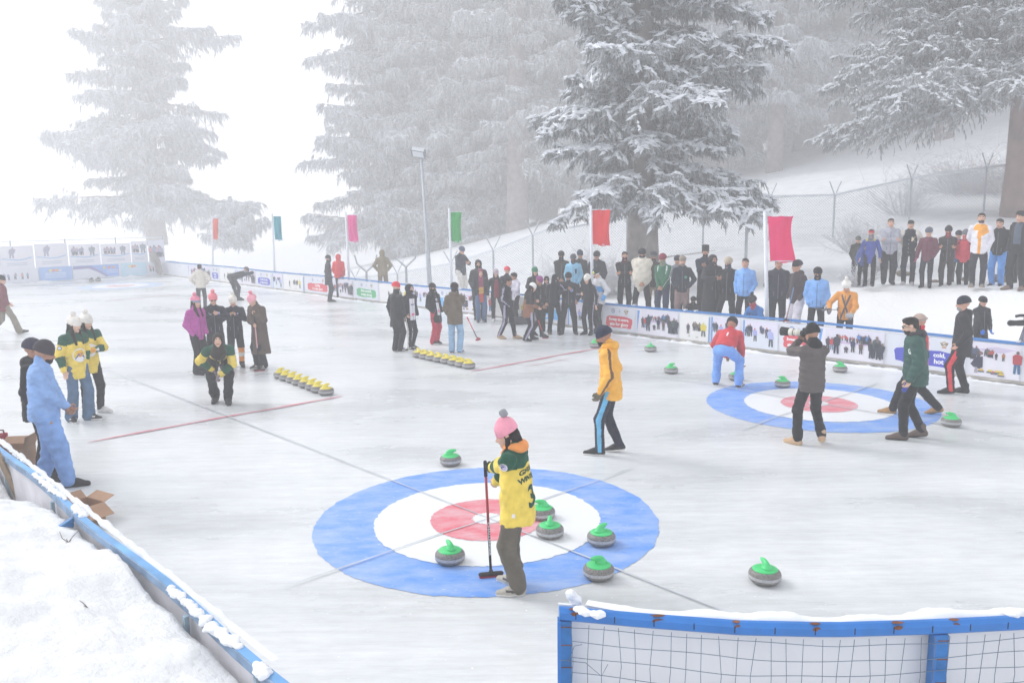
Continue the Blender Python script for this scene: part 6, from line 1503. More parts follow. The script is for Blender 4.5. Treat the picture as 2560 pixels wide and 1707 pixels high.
person('person in a red beanie and black jacket seen from behind, among the tracksuits', (1166, 738), 165, 612, legs='stand', arms=('phone', 'phone'), jk=J('#23252d', hem=.10), tr=BLK, shoes=SH_K, hat=('beanie', '#ea4450'), skin=2)
F34 = person('person with curly dark hair and a white bib standing behind the striped tracksuit', (1186, 742), -60, 624, legs='stand', arms=('phone', 'phone'), head=(0, 16), jk=J('#d7d4e2', hem=.14), tr=BLK, shoes=SH_K, hair=('curly', '#262022'), skin=3)
def f_bs(bi, bt, c, F): return np.where((c[:, 2] > 1.26) | (c[:, 0] > .06)*(c[:, 2] > 1.15), 1, 0)
F35 = person('person in brown and black snow jacket and white animal eared beanie, seen from the side', (1214, 783), 118, 648, legs=((.09, -.16, -4, -10), (-.10, .18, 6, 0)), arms=(((.20, .2, .1), (.5, -1, 0), 0, .5), ('phone')), head=(-10, 22), lean=6, jk=J('#8a5a3e', cols=('#2b2629',), fn=f_bs, hem=.22, puff=1, fat=1.1), tr=dict(TRL, w=1.15), shoes=BT_K, hat=('beanie', '#eceae8'), hair=('long', '#2a2322'), skin=2)
person('person in dark green beanie and black jacket facing right in the middle of the crowd', (1229, 742), 20, 613, legs='stand', arms=('phone', 'pocket'), jk=J('#2a2c33', hem=.16), tr=BLK, shoes=SH_K, hat=('beanie', '#2f7a58'), hair=('long', '#2a2322'), skin=2)
F37 = person('person in a magenta beanie and black jacket looking down to the right', (1234, 772), 62, 633, legs='step', arms=(('clasp'), ('clasp')), head=(4, 20), jk=J('#26262b', hem=.14), tr=BLK, shoes=BT_K, hat=('beanie', '#8e3f7e', None, .01), hair=('short', '#2a2322'), skin=3)
decal(F37, [disc2d(0, 0, .05, 0), disc2d(0, .0, .036, 1), grid2d(-.045, -.01, .045, .01, 0, 2, 1)], F37.T((.02, 0, .22)), (0, 1, 0), (0, 0, 1), 'chest_print', ('#b9b7ba', '#26262b'))
person('person in sunglasses and a dark head scarf with a black coat behind the magenta beanie', (1256, 760), 0, 632, legs='stand', arms=('clasp', 'clasp'), jk=J('#2a2929', hem=.36, fat=1.05), tr=BLK, shoes=SH_K, hat=('hijab', '#332b2a'), hair=None, glasses='#1c1a1c', skin=2)
b39, t39 = down2((1252, 777), (1236, 735), .0)
broom(t39, b39, 'red handled curling broom resting on the ice among the crowd of tracksuits', (.9, .3, 0), ('#c8404a', '#54545a'), .14, '#c8404a')
F39 = person('person with dark hair and a striped navy tracksuit reaching an arm to the right', (1274, 768), 158, 627, legs=((.12, .05, -12, 0), (-.14, -.06, 12, 0)), arms=(((.16, .42, .34), (.8, -.3, -.9), 0, .9), 'phone'), head=(-20, 6), jk=TRK, tr=TRL, shoes=('sneaker', '#7a5f4c', '#5a4a40', '#7a5f4c'), hair=('long', '#211d1f'), skin=2)
F40 = person('person in black beanie and navy jacket with round badge, hand raised to the chest', (1306, 767), 0, 625, legs='wide', arms=(((.02, .22, .36), (1, .1, -.6), 0, .9), ((.25, .12, .04), (1, -.3, 0), 0, .6)), head=(-4, 4), jk=J('#1f2231', hem=.10, fat=1.16, arm=1.1, shell=1), tr=T_('#1f2129', w=1.15), shoes=SH_K, hat=('beanie', '#232127'), beard='#3a302e', skin=3)
decal(F40, [disc2d(0, 0, .045, 0), disc2d(0, 0, .034, 1), disc2d(0, 0, .014, 0)], F40.T((-.09, 0, .33)), (0, 1, 0), (0, 0, 1), 'chest_badge', ('#b8c6e2', '#5f7fb8')); decal(F40, [grid2d(-.05, -.006, .05, .006, 0, 3, 1)], F40.T((.09, 0, .35)), (0, 1, 0), (0, 0, 1), 'name_print', ('#c9c9d2',))
person('person in a white slouchy beanie with long dark hair and striped tracksuit', (1352, 768), -30, 629, legs='stand', arms=('phone', 'down'), head=(-10, 14), jk=TRK, tr=TRL, shoes=SH_K, hat=('beanie', '#ebe7e0', None, .02), hair=('long', '#262022'), skin=2)
def f_ski(bi, bt, c, F): return np.where(((bi == 0) & (c[:, 2] < 1.28) & (c[:, 2] > 1.14)) | ((bi >= 4) & (bi <= 5) & (bt > .55)), 1, 0)
person('person in a white helmet with yellow goggles and a white and blue ski jacket', (1376, 764), -62, 614, legs='stand', arms=('phone', ((.25, .03, .0), (.6, -.9, 0), 0, .5)), head=(0, 16), jk=J('#d5d5da', cols=('#4a9ee0',), fn=f_ski, hem=.16, fat=1.15, arm=1.2), tr=BLK, shoes=BT_K, hat=('helmet', '#e6e6e8'), hair=('short', '#2a2322'), gloves='#dcdce0', skin=2)
# ---------- spectators behind the board
person('person in an olive black jacket and dark beanie, left behind the light blue jacket', (1289, 0), 0, 576, on=-12.6, arms=('clasp', 'clasp'), jk=J('#33352f', hem=.14, fat=1.15), tr=BLK, hat=('beanie', '#332e2f'), mask='#2a2a2c', skin=3)
F44 = person('person in a pale blue jacket, grey hat and dark face scarf behind the coach', (1317, 0), -4, 583, on=-12.1, arms=('pocket', 'pocket'), jk=J('#8ec8ea', hem=.14, fat=1.2, arm=1.15, shell=1), tr=BLK, hat=('beanie', '#55565e'), mask='#33343c', skin=3)
decal(F44, [poly2d([(-.035, .06), (.035, .06), (.03, -.08), (-.02, -.09)], 0)], F44.T((-.08, 0, .32)), (0, 1, 0), (0, 0, 1), 'chest_pocket', ('#35404e',))
person('person in a tall navy hat and olive coat mostly hidden behind the pale blue jacket', (1332, 0), 10, 575, on=-13.2, arms=('pocket', 'pocket'), jk=J('#3c3d3e', hem=.2), tr=BLK, hat=('beanie', '#343d56', None, .03), skin=3)
person('person in a dark navy padded jacket and cap behind the red flag pole', (1371, 0), -6, 576, on=-12.3, arms=('pocket', 'pocket'), jk=J('#262b3c', hem=.16, fat=1.25, puff=1), tr=BLK, hat=('beanie', '#33343c'), skin=3)
F47 = person('person in black with crossed arms, dark red face scarf, right of red flag', (1435, 0), 2, 575, on=-12.0, arms=('cross', 'cross'), jk=J('#25252b', hem=.12, fat=1.0), tr=BLK, hair=('short', '#241f1f'), mask='#5a2530', skin=1)
# white shawl
F48 = person('person wrapped in a large cream shawl with a black face scarf', (1475, 0), 0, 570, on=-12.1, arms=('clasp', 'clasp'), legs='wide', jk=J('#e0d9cb', hem=.10), tr=BLK, hat=('beanie', '#2a2b30'), mask='#26272b', skin=1)
f = SDF(); f.blend = .08; f.cone(F48.T((0, .03, .36)), F48.T((0, .05, .10)), .235, .235, flat=.85); f.cone(F48.T((0, .05, .10)), F48.T((.06, .05, -.18)), .225, .12, flat=.8); f.cone(F48.sh[0], F48.sh[1], .10); f.cone(F48.neck-[0, 0, .04], F48.neck+[0, -.01, .01], .12, .09)
V, Q = f.surf(.017, lambda P: .010*np.sin(P[..., 0]*30+P[..., 2]*34)*.6+.006*wob(P, 5, 20, 5)); link_mesh('shawl', mesh_np('shawl', V*F48.s, Q, cloth('#e0d9cb')), F48.root)
person('person in a brown jacket, khaki trousers and grey patterned beanie beside the cream shawl', (1501, 0), 4, 577, on=-12.7, arms=('down', 'down'), jk=J('#4b4140', hem=.16), tr=T_('#b09c80'), hat=('beanie', '#45444a', None, .0, '#7c7c82'), beard='#33292a', gloves='#33343a', skin=3)
def f_gw(bi, bt, c, F): return np.where(outer(F, c, bi, ('arm', 2, 3, 4, 5), .93) | ((np.abs(np.abs(c[:, 0])-.125) < .018) & (bi == 0) & (c[:, 1] > 0) & (c[:, 2] > 1.2)), 1, 0)
person('person in a green and white tracksuit jacket and dark red beanie with hands clasped', (1524, 0), -20, 582, on=-12.0, arms=('clasp', 'clasp'), head=(-14, 4), jk=J('#2f6a4e', cols=('#e4e6e8',), fn=f_gw, hem=.12, fat=1.1), tr=T_('#333d5c', w=1.1), hat=('beanie', '#8a2c42'), mask='#7f8a78', skin=1)
person('person whose dark hood shows just behind the flat woollen cap', (1556, 0), 0, 586, on=-12.9, arms=('down', 'down'), jk=J('#8a8c98', hem=.12), tr=BLK, hat=('beanie', '#3a3a44'), skin=1)
F51 = person('person in a flat woollen cap and charcoal jacket over a dusty pink long shirt', (1568, 0), 0, 588, on=-12.05, arms=('pocket', 'hips'), jk=J('#333846', hem=.12, fat=1.15, arm=1.1, hood='down'), tr=T_('#8a7472', w=1.15), hat=('pakol', '#96897c'), beard='#8a8078', skin=0)
f = SDF(); f.blend = .04; f.cone(F51.T((0, 0, .0)), F51.T((0, 0, -.42)), .15, .19, flat=.72); f.cut(F51.T((0, 0, -.44)), (0, 0, -1)); V, Q = f.surf(.017, lambda P: .010*np.sin(26*np.arctan2(P[..., 0], P[..., 1]))); link_mesh('long_shirt', mesh_np('long_shirt', V*F51.s, Q, cloth('#8e7672')), F51.root)
decal(F51, [disc2d(0, 0, .038, 0)], F51.T((-.09, 0, .28)), (0, 1, 0), (0, 0, 1), 'chest_badge', ('#4f9a8a',))
person('person wrapped in black sitting low at the board with only the eyes showing', (1593, 0), 0, 657, on=-11.95, z=.10, H=1.28, legs=((.2, .25, -10, 0), (-.2, .25, 10, 0)), drop=.42, shift=(0, -.1), arms=('knees', 'knees'), lean=12, jk=J('#232327', hem=.3, fat=1.35, arm=1.3), tr=BLK, hat=('beanie', '#26272b'), mask='#232327', skin=3)
person('person in tall dark fur hat and blue black jacket with hand raised to the chin', (1621, 0), -4, 565, on=-12.7, z=.42, arms=('crossu', 'chest'), jk=J('#2b3147', hem=.16, fat=1.15), tr=T_('#4b4744'), hat=('tall', '#38383e'), beard='#2a2424', skin=3)
person('person in a long black quilted hooded coat turned away, beside the tall fur hat', (1637, 0), 30, 584, on=-12.0, arms=('phone', 'phone'), jk=J('#292a30', hem=.62, hood='up', puff=1, fat=1.25, arm=1.15), tr=T_('#3d3838'), mask='#2a2a30', skin=3)
person('person in a long black coat and speckled beige knit beanie standing with legs apart', (1674, 0), -14, 590, on=-12.0, legs=((.28, 0, -14, 0), (-.14, 0, 14, 0)), arms=('pocket', 'down'), head=(-8, 0), jk=J('#26262a', hem=.24, fat=1.08), tr=T_('#292a30'), shoes=BT_T, hat=('beanie', '#b7ab98'), mask='#33404e', skin=1)
person('bareheaded person in a light blue zip jacket just left of the crouching one', (1713, 0), -14, 590, on=-12.0, arms=('pocket', 'pocket'), jk=J('#7fb0ee', hem=.10, fat=1.08, collar=.07), tr=T_('#2a2c35'), shoes=SH_K, hair=('short', '#2f2827'), skin=0)
person('person crouching at the board in a blue jacket, red face scarf and bobble hat', (1741, 0), -38, 676, on=-12.0, z=.22, H=1.05, hs=1.0, legs=((.2, .15, -14, 0), (-.2, .15, 14, 0)), drop=.56, shift=(0, -.1), lean=30, arms=(((.26, .52, .05), (1, 0, -.3), 0, .5), ((.0, .30, .20), (1, 0, -.4), 0, .8)), jk=J('#3f7fc8', hem=.1, fat=1.15), tr=BLK, hat=('beanie', '#34343a', '#26262b', .02, '#26262b'), mask='#c04450', gloves='#a83a58', skin=1) if False else None
F57 = person('person crouching at the board in a blue jacket, red face scarf and bobble hat', (1741, 0), -38, 676, on=-12.0, z=.18, H=1.66, legs=((.2, .20, -14, 0), (-.2, .20, 14, 0)), drop=.60, shift=(0, -.12), lean=28, head=(0, 4), arms=(((.26, .50, .12), (1, 0, -.3), 0, .5), ((.0, .32, .20), (1, 0, -.4), 0, .8)), jk=J('#3f7fc8', hem=.1, fat=1.12), tr=BLK, shoes=BT_K, hat=('beanie', '#34343a', '#26262b', .02), mask='#c04450', gloves='#a83a58', skin=1)
b58, t58 = down2((1805, 735), (1826, 645), 0)
F58 = person('person in a navy padded jacket whose face is hidden behind the magenta flag', (1789, 0), 2, 592, on=-12.25, arms=('pocket', 'down'), jk=J('#2a2c42', hem=.12, puff=1, fat=1.25, arm=1.15, collar=.07), tr=T_('#33353f', w=1.05), shoes=BT_T, hair=('short', '#262022'), skin=1)
p1 = at_depth(1805*K, 738*K, 18.4); p0 = at_depth(1826*K, 648*K, 18.8)
broom(p0, p1, 'slate blue stick with brown tip leaning beside the person under the magenta flag', (1, 0, 0), ('#5f7fa8', '#8a7068'), .12, '#2a2a30', None)
person('person in a brown jacket with fleece collar, white trousers and dark beanie looking left', (1834, 0), -48, 597, on=-12.0, arms=('pocket', 'pocket'), head=(-20, 0), jk=J('#4b4044', hem=.13, hood='down', fat=1.08), tr=T_('#e6e2ea', w=1.2), shoes=BT_K, hat=('beanie', '#33343b'), hair=('short', '#262022'), skin=1)
person('person in a light blue zip jacket and black balaclava, right of the white trousers', (1879, 0), 0, 613, on=-11.95, arms=('pocket', 'pocket'), jk=J('#7fb0ee', hem=.10, fat=1.18, arm=1.15, collar=.04), tr=T_('#2a2b33', w=1.0), shoes=BT_K, hat=('beanie', '#26262b'), mask='#26272c', skin=3)
F61 = person('person in an orange jacket and white bobble hat holding a drone and a controller', (1946, 0), -10, 640, on=-12.0, z=.05, arms=(((.30, .26, .10), (1, -.3, -.5), 0, .9), ((.16, .28, .02), (1, -.3, -.2), 0, .9)), head=(4, 24), jk=J('#e39a45', hem=.12, fat=1.08, arm=1.1), tr=T_('#2c2c33'), shoes=BT_K, hat=('beanie', '#ebe8e2', '#ebe8e2', .01), gloves='#8a8c94', skin=1)
decal(F61, [(lambda a: a)(grid2d(-.02, -.40, .02, .26, 0, 1, 16))], F61.T((.0, 0, .24)), (0, 1, 0), (.35, 0, 1), 'strap', ('#54545c',)); decal(F61, [grid2d(-.02, -.42, .02, .26, 0, 1, 16)], F61.T((-.02, 0, .22)), (0, 1, 0), (-.35, 0, 1), 'strap', ('#54545c',))
dp = stick_world(F61, F61.wr[0]+np.array([.06, .08, .03])); dr = tag(empty('drone', dp, .4), 'small grey folding drone held by the person in the orange jacket', 'drone')
f = SDF(); f.blend = .02; f.cone((-.08, 0, 0), (.08, 0, .01), .035, .03, flat=.7, fa=(0, 0, 1)); f.ell((-.11, 0, -.01), (.022, .02, .02)); V, Q = f.surf(.008); link_mesh('drone_body', mesh_np('drone_body', V, Q, shell('#6d7078')), dr)
for sx in (-1, 1):
    for sy in (-1, 1):
        a = MB().tube([(sx*.05, sy*.02, 0), (sx*.14, sy*.17, .01)], .008, 0, 6).tube([(sx*.14, sy*.17, -.02), (sx*.14, sy*.17, .045)], .012, 0, 8).build('arm', [shell('#5a5d64')], dr)
        MB().box((-.10, -.010, .044), (.10, .010, .047), 0, np.array(Matrix.Translation((sx*.14, sy*.17, 0)) @ Matrix.Rotation(sx*1.1+sy*.5, 4, 'Z'))).build('propeller', [shell('#3a3c42')], a)
cp = stick_world(F61, F61.wr[1]+np.array([0, .10, 0])); r_ = tag(empty('remote_control', cp, .2), 'pale grey drone controller tucked under the arm of the person in the orange jacket', 'controller')
f = SDF(); f.blend = .02; f.cone((-.06, 0, 0), (.06, 0, 0), .045, .045, flat=.55); f.cone((-.04, 0, .03), (-.04, 0, .075), .012); f.cone((.04, 0, .03), (.04, 0, .075), .012); V, Q = f.surf(.009); link_mesh('controller_body', mesh_np('controller_body', V, Q, shell('#b4b6bc')), r_)
# ---------- spectators on the upper terrace
def up(lab, u, vf, vt, face, dep, **k):
    P = at_depth(u*K, vf*K, dep); kw = dict(arms=('pocket', 'pocket'), legs='stand', tr=BLK, shoes=BT_K); kw.update(k)
    # the figure stands on the snow where its feet are seen
    return person(lab, (u, vf), face, vt, z=float(P[2]), **kw)
up('person in a dark olive coat and grey beanie behind two small boys', 1966, 652, 542, 4, 23.5, jk=J('#3a3d36', hem=.26, fat=1.1), hat=('beanie', '#5c5e56'), skin=0)
up('smallest boy, in a blue jacket with green zip, standing in front of the olive coat', 1979, 656, 585, 2, 21.9, jk=J('#3f5a9c', hem=.14), hair=('short', '#332a28'), hs=1.22, H=1.12, skin=0)
up('boy in a red cap and blue jacket with yellow hood', 1995, 657, 559, -4, 21.6, arms=('down', 'down'), jk=J('#3f4f9a', fat=.9, hem=.24, cols=('#b5ac4a',), fn=lambda bi, bt, c, F: np.where((bi == 6) | ((bi == 1) & (c[:, 2] > 1.42)), 1, 0)), hat=('cap', '#c23c48', None, 0, '#c23c48'), mask='#6a6a78', hs=1.1, H=1.45, skin=0)
up('person in a pale grey hoodie with folded arms and black baggy trousers', 2038, 652, 499, 8, 21.8, arms=('cross', 'cross'), jk=J('#a8aab6', hem=.15, fat=1.2, arm=1.25, hood='down'), tr=T_('#34343a', w=1.25), hair=('bun', '#3a302e'), skin=0)
F66 = up('person in a black varsity jacket with white sleeves and a letter K', 2084, 655, 503, -4, 21.6, arms=('behind', 'hips'), jk=J('#20232e', cols=('#dcd6cf',), fn=lambda bi, bt, c, F: np.where((bi >= 2) & (bi <= 5), 1, 0), hem=.12, fat=1.08, arm=1.2), tr=T_('#2a2c35', w=1.0), shoes=('sneaker', '#b5aeb4', '#d8d4d8', '#b5aeb4'), hat=('cap', '#26262b'), skin=0)
decal(F66, [text2d('K', .15, 0, .008, 1, 0, 0, -.05)], F66.T((-.09, 0, .30)), (0, 1, 0), (0, 0, 1), 'letter', ('#e2d6ba',))
decal(F66, [disc2d(.0, .02-.11*i, .010, 0, 8) for i in range(5)], F66.T((.02, 0, .26)), (0, 1, 0), (0, 0, 1), 'snap_buttons', ('#dcdce0',))
up('boy in a maroon padded jacket and grey fur hat, right of the varsity jacket', 2126, 660, 523, -10, 21.2, arms=('down', 'pocket'), jk=J('#6f2c42', hem=.16, puff=1), tr=T_('#2d2f3a'), hat=('beanie', '#5a5e6c'), gloves='#b04a68', hs=1.05, skin=0)
up('person in a brown work uniform with crossed arms and a red face scarf', 2170, 661, 519, -2, 21.2, arms=('cross', 'cross'), jk=J('#3d3735', hem=.18, fat=1.05), tr=T_('#3f3a38', w=1.05), hat=('beanie', '#38373c', None, .02), mask='#8a3040', skin=1)
up('boy in a blue jacket and khaki trousers half hidden by the red padded jacket', 2194, 655, 530, 2, 21.7, arms=('pocket', 'pocket'), jk=J('#4d6fa8', hem=.2), tr=T_('#57524a'), hat=('beanie', '#33343c'), hs=1.06, skin=0)
up('boy in a bright red padded jacket and grey hat', 2210, 661, 528, -16, 21.0, arms=('pocket', 'pocket'), jk=J('#d0384a', hem=.16, puff=1, cols=('#33343c',), fn=lambda bi, bt, c, F: np.where(bi == 1, 1, 0)), hat=('beanie', '#6a6c74'), mask='#c04450', hs=1.06, skin=0)
def f_wo(bi, bt, c, F): return np.where(((np.abs(c[:, 0]+.0) < .035) & (c[:, 1] > 0) & ((bi == 0) | (bi == 7))) | ((bi == 0) & (c[:, 1] > 0) & (c[:, 2] > 1.20-.6*c[:, 0]) & (c[:, 0] < .05)) | ((bi == 0) & (c[:, 1] > 0) & (c[:, 2] > 1.36-.0*c[:, 0])), 1, 0)
F71 = up('tall person in a white ski jacket with orange panels', 2243, 661, 486, -2, 20.3, arms=('behind', 'pocket'), jk=J('#e4e2ea', cols=('#f2a63a',), fn=f_wo, hem=.14, fat=1.12, arm=1.1, hood='down'), tr=T_('#2a2d3d'), shoes=('sneaker', '#8a8078', '#d6d0ca', '#8a8078'), hair=('short', '#2a2322'), beard='#332a28', skin=0)
up('person with a moustache in a black zip jacket and bright blue trousers', 2287, 660, 499, -14, 20.5, arms=('behind', 'hips'), head=(-10, 8), jk=J('#26262d', hem=.12, fat=1.12, hood='down'), tr=T_('#5a9ae6', w=1.15), hair=('short', '#332a2a'), skin=0)
up('person mostly hidden behind the curly haired man at the right edge', 2322, 655, 508, -30, 21.2, jk=J('#33343c', hem=.14), hair=('short', '#241f20'), skin=0)
up('curly haired person in a dark open jacket over a slate shirt at the right edge', 2334, 666, 482, -30, 19.8, arms=('pocket', 'pocket'), head=(-6, 8), legs=((.12, .05, -18, 0), (-.10, -.05, 14, 0)), jk=J('#2a2a30', hem=.14, fat=1.12, cols=('#4a5666',), fn=lambda bi, bt, c, F: np.where((np.abs(c[:, 0]) < .08) & (c[:, 1] > .03) & (bi == 0), 1, 0)), tr=T_('#2a2a30', w=1.12), shoes=('boot', '#7a6458', '#5a4c44'), hair=('curly', '#241f20'), skin=0)
# ================================================================ STONES AND OTHER PROPS
GRAN = bpy.data.materials.new('granite'); GRAN.use_nodes = True; nt, N, L, b = group_nodes(GRAN)
tc = N.new('ShaderNodeTexCoord'); nz = N.new('ShaderNodeTexNoise'); nz.inputs['Scale'].default_value = 90; nz.inputs['Detail'].default_value = 4; nz.inputs['Roughness'].default_value = .8
L.new(tc.outputs['Object'], nz.inputs['Vector']); cr = N.new('ShaderNodeValToRGB'); cr.color_ramp.elements[0].position = .36; cr.color_ramp.elements[0].color = (.06, .055, .055, 1); cr.color_ramp.elements[1].position = .64; cr.color_ramp.elements[1].color = (.36, .345, .33, 1)
L.new(nz.outputs['Fac'], cr.inputs[0]); L.new(cr.outputs[0], b.inputs['Base Color']); b.inputs['Roughness'].default_value = .42; b.inputs['Specular IOR Level'].default_value = .4
BAND = mat('#b4b5b8', .7, .18, 60)
def stone(hexs, lab, grp):
    root = tag(empty('curling_stone', (0, 0, 0)), lab, 'curling stone', grp)
    R = .143; prof = [(.062, .006), (.066, .0), (.095, .005), (.121, .018), (.138, .038), (.1425, .052), (.1425, .080), (.138, .097), (.124, .114), (.112, .1215), (.094, .1225)]
    mis = [0, 0, 0, 0, 0, 1, 0, 0, 0, 0]
    MB().lathe(prof, 0, 40, mis=mis).build('granite_body', [GRAN, BAND], root, True)
    P = mat(hexs, .35, .06, 12, spec=.5)
    c = MB().lathe([(.110, .121), (.111, .126), (.104, .131), (.075, .140), (.035, .147), (.001, .149)], 0, 36).build('cover', [P], root, True)
    f = SDF(); f.blend = .03
    pts = [(-.030, 0, .14), (-.036, 0, .158), (-.026, 0, .178), (.0, 0, .188), (.035, 0, .191), (.070, 0, .192)]; rr = [.028, .018, .016, .015, .0145, .013]
    for i in range(5): f.cone(pts[i], pts[i+1], rr[i], rr[i+1])
    f.ell((-.026, 0, .146), (.055, .04, .012)); V, Q = f.surf(.005, pad=.012); link_mesh('handle', mesh_np('handle', V, Q, P), root)
    return root
def put(o, u, v, rot, lab, first=False):
    # (u, v): picture point under the middle of the stone where it meets the ice
    P = at_z(u*K, v*K); c = o if first else copy_tree(o); c.location = P; c.rotation_euler = (0, 0, R_(rot)); c['label'] = lab; return c
GS = [(1034, 1291, 115, 'green handled stone on the inner edge of the blue ring, left of the broom'), (1263, 1232, 85, 'green handled stone just right of the girl in the pink hat, nearest her'),
 (1245, 1190, 175, 'green handled stone half hidden behind the hem of the yellow jersey'), (1381, 1249, 40, 'green handled stone on the blue ring with its handle pointing up right'), (1375, 1326, 200, 'green handled stone at the lower right edge of the near target'),
 (1756, 1336, 100, 'green handled stone alone on the bare ice above the mesh barrier'), (1035, 1067, 10, 'green handled stone just beyond the upper rim of the near target'), (1367, 798, 20, 'green handled stone at the end of the far red line, behind the yellow jacket'),
 (1494, 807, 80, 'green handled stone between the yellow jacket and the board banners'), (1541, 857, 0, 'green handled stone left of the bending person in red'), (1690, 873, 60, 'green handled stone behind the boot of the bending person in red'),
 (1797, 889, 180, 'green handled stone just left of the photographer on the blue ring'), (1929, 854, 175, 'green handled stone right of the photographer near the board'), (2184, 978, 155, 'green handled stone at the right, behind the walking men')]
g = stone('#43d07a', GS[0][3], 'green handled curling stones')
for i, (u, v, r, lab) in enumerate(GS): put(g, u, v, r, lab, i == 0)
y = stone('#e8d64e', '', 'yellow handled curling stones')
A0, A1 = (645, 868), (750, 906); B0, B1 = (961, 820), (1078, 846)
ordn = ['first from the left', 'second from the left', 'third from the left', 'fourth from the left', 'fifth from the left', 'sixth from the left', 'seventh from the left', 'last on the right']
k = 0
for (a, b_, rw) in ((A0, A1, 'in the near row beside the red line'), (B0, B1, 'in the farther row below the olive hoodie')):
    p, q = at_z(a[0]*K, a[1]*K), at_z(b_[0]*K, b_[1]*K)
    for i in range(8):
        c = y if k == 0 else copy_tree(y); t = i/7; P = p+(q-p)*t; P[:2] += rng.normal(0, .008, 2)
        c.location = P; c.rotation_euler = (0, 0, R_((35 if 'near' in rw else 160)+rng.normal(0, 14))); c['label'] = 'yellow handled stone, %s %s' % (ordn[i], rw); k += 1
far_stone = stone('#4a5a58', '', 'dark stones at the far end')
for i, (u, v, lab) in enumerate([(229.5, 704.5, 'tiny dark stone far off at the end boards, left of two'), (246, 703, 'tiny dark stone far off at the end boards, right of two')]):
    c = far_stone if i == 0 else copy_tree(far_stone); c.location = at_z(u, v); c['label'] = lab
# ---- cardboard boxes
CARD = mat('#b08d74', .85, .12, 3); CARDI = mat('#8d7261', .9, .15, 3)
def carton(P, rz, w, d, h, lab, flaps):
    root = tag(empty('cardboard_box', P, rz), lab, 'box', 'cardboard boxes'); t = .006
    m = MB(); m.box((-w/2, -d/2, 0), (w/2, d/2, t), 1)
    for a, b_ in (((-w/2, -d/2, t), (-w/2+t, d/2, h)), ((w/2-t, -d/2, t), (w/2, d/2, h)), ((-w/2+t, -d/2, t), (w/2-t, -d/2+t, h)), ((-w/2+t, d/2-t, t), (w/2-t, d/2, h))): m.box(a, b_, 0)
    m.build('carton', [CARD, CARDI], root)
    for side, ang, ln in flaps:
        M = {'x+': Matrix.Translation((w/2, 0, h)) @ Matrix.Rotation(R_(ang), 4, 'Y'), 'x-': Matrix.Translation((-w/2, 0, h)) @ Matrix.Rotation(math.pi, 4, 'Z') @ Matrix.Rotation(R_(ang), 4, 'Y'),
             'y+': Matrix.Translation((0, d/2, h)) @ Matrix.Rotation(math.pi/2, 4, 'Z') @ Matrix.Rotation(R_(ang), 4, 'Y'), 'y-': Matrix.Translation((0, -d/2, h)) @ Matrix.Rotation(-math.pi/2, 4, 'Z') @ Matrix.Rotation(R_(ang), 4, 'Y')}[side]
        ww = (d if side[0] == 'x' else w)/2
        MB().box((.002, -ww+.004, -t), (ln, ww-.004, 0), 0, np.array(M)).build('flap', [CARD], root)
carton(at_z(216, 1305)+np.array([-.04, .06, 0]), R_(-32), .33, .27, .20, 'open brown cardboard box with spread flaps on the ice behind the near board', [('x+', 28, .20), ('x-', -35, .12), ('y+', -20, .13), ('y-', 100, .10)])
carton(at_z(38, 1180), R_(5), .42, .34, .34, 'tall brown cardboard box beside the light blue tracksuit at the left edge', [('x+', -80, .16), ('x-', -20, .18), ('y+', -30, .14)])
P = at_z(6, 1160); root = tag(empty('bag', P), 'crimson bag standing on the ice at the very left edge', 'bag')
f = SDF(); f.blend = .06; f.cone((0, 0, .12), (0, 0, .34), .17, .09, flat=.7); f.cone((-.05, 0, .3), (.10, 0, .42), .05, .02); V, Q = f.surf(.02, lambda P: .015*wob(P, 3, 18, 5)); link_mesh('bag_body', mesh_np('bag_body', V, Q, shell('#a8283e')), root)
MB().tube([(-.08, 0, .36), (-.06, 0, .47), (.06, 0, .47), (.08, 0, .36)], .012, 0, 6).build('handle', [shell('#7a1f30')], root)
# bag lying at the feet of the crowd
P = at_z(1195*K, 745*K); root = tag(empty('bag', P, .4), 'dark grey holdall lying on the ice behind the striped tracksuit', 'bag')
f = SDF(); f.blend = .05; f.cone((-.22, 0, .12), (.22, 0, .11), .12, .12); V, Q = f.surf(.02, lambda P: .015*wob(P, 3, 18, 5)); link_mesh('bag_body', mesh_np('bag_body', V, Q, cloth('#4a4b52')), root); MB().tube([(-.15, -.08, .2), (-.1, -.1, .30), (.1, -.1, .30), (.15, -.08, .2)], .012, 0, 6).build('handle', [cloth('#33343a')], root)
# plank and rubbish behind the near board
a = at_z(2, 1150, .72); b_ = at_z(46, 1236, .35)+np.array([.02, -.05, 0])
root = tag(empty('wooden_plank', b_), 'weathered wooden plank leaning against the back of the near board at the left edge', 'plank'); t = (a-b_); 
m = MB(); q = nrm(np.cross(t, [.3, 1, 0]))*.035; w2 = nrm(np.cross(t, q))*.012; V = [s1*q+s2*w2+o for o in (-.15*t, t*1.25) for s1, s2 in ((-1,-1),(1,-1),(1,1),(-1,1))]
m.add(V, [(0,3,2,1),(4,5,6,7),(0,1,5,4),(1,2,6,5),(2,3,7,6),(3,0,4,7)]); m.build('board', [mat('#9a8672', .9, .3, 8)], root)
P = at_z(20, 1165, .55); root = tag(empty('rag', P), 'small tangle of dark red and black cloth behind the near board', 'rag'); f = SDF(); f.blend = .02
for i in range(6): p = rng.normal(0, .03, 3); f.cone(p, p+rng.normal(0, .04, 3), .014, .008)
V, Q = f.surf(.008, lambda P: .005*wob(P, 3, 60, 5)); link_mesh('cloth', mesh_np('cloth', V, Q, cloth('#3f2a33')), root)
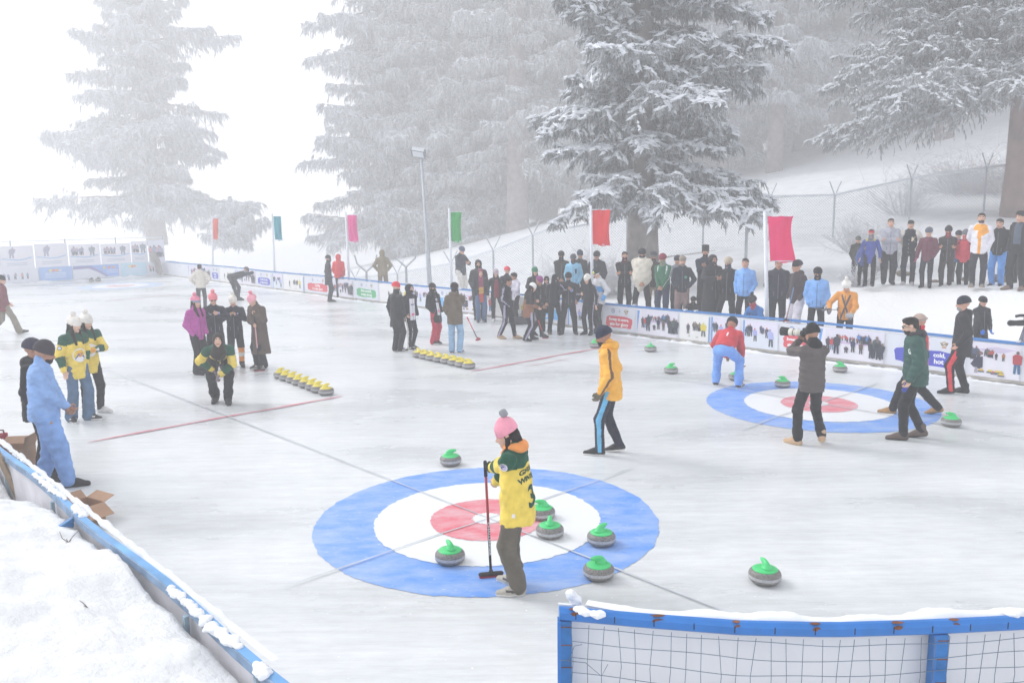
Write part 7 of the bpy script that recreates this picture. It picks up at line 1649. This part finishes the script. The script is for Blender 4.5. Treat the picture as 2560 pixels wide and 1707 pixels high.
# twigs and crumbs in the near snow
for i, (u, v, lab) in enumerate([(172, 1355, 'little grey dry twig poking out of the near snow bank'), (216, 1516, 'tiny dark bit of bark lying on the near snow bank')]):
    D = ray(u, v); 
    for t in np.arange(4.0, 9, .02):
        q = CPOS+D*t
        if q[2] < float(terr(q[0], q[1])): break
    root = tag(empty('twig', q), lab, 'twig'); m = MB()
    for j in range(7 if i == 0 else 2): d = rng.normal(0, .05 if i == 0 else .02, 3); d[2] = abs(d[2])*.8; m.tube([-d*.2, d*.6+rng.normal(0, .008, 3), d*1.2], [.004, .003, .002], 0, 5)
    m.build('twig_stems', [mat('#6a625e', .9)], root)
# brown earth and rocks under the terrace
for i, (u, v, t, r, lab) in enumerate([(2148, 650, 21.9, .22, 'brown rock peeping from the snow between the maroon jacket and the brown uniform'), (2312, 640, 21.4, .28, 'brown rock peeping from the snow between the blue trousers and the right edge'), (2072, 625, 23.5, .18, 'brown rock behind the black varsity jacket'), (2230, 642, 22.0, .2, 'brown rock behind the legs of the orange panelled jacket')]):
    P = at_depth(u*K, v*K, t); root = tag(empty('rock', P), lab, 'rock', 'brown rocks on the terrace'); f = SDF(); f.blend = .08
    for j in range(4): f.ell(np.array([rng.normal(0, r*.8), rng.normal(0, r*.3), rng.normal(-.03, .04)]), (r*.6, r*.5, r*.32))
    V, Q = f.surf(.03, lambda P: .03*wob(P, i, 14, 6)); link_mesh('stone', mesh_np('stone', V, Q, mat('#7d6f64', .95, .3, 6)), root)
# ---- video camera on its tripod behind the board
P = at_depth(2352*K, 742*K, 15.9); g0 = np.array([P[0], P[1], .05]); root = tag(empty('video_camera', P, R_(-6)), 'black video camera with top handle on its tripod, cut by the right edge', 'video camera')
f = SDF(); f.blend = .015; f.cone((-.10, 0, 0), (.30, 0, .02), .055, .065); f.cone((-.24, 0, -.0), (-.10, 0, 0), .058, .045); V, Q = f.surf(.01); link_mesh('camera_body', mesh_np('camera_body', V, Q, shell('#222329')), root)
MB().tube([(-.16, 0, .13), (-.08, 0, .145), (.20, 0, .14)], .028, 0, 8).tube([(.0, 0, .05), (.0, 0, .13)], .014, 0, 6).build('top_handle', [shell('#26272d')], root, True)
tr_ = tag(empty('tripod', P+np.array([.05, 0, -.10])), 'grey metal tripod carrying the video camera at the right edge', 'tripod')
for dx, dy in ((-.42, -.1), (.35, -.25), (.1, .4)):
    MB().tube([(dx*.1-.012, dy*.1, 0), (dx-.012, dy, -1.15)], .012, 0, 6).tube([(dx*.1+.02, dy*.1, 0), (dx+.02, dy, -1.15)], .012, 0, 6).build('leg', [mat('#77798a', .4, 0, metal=.5)], tr_)
MB().lathe([(.05, -.06), (.05, .02), (.03, .05)], 0, 12).build('head', [shell('#26272d')], tr_)
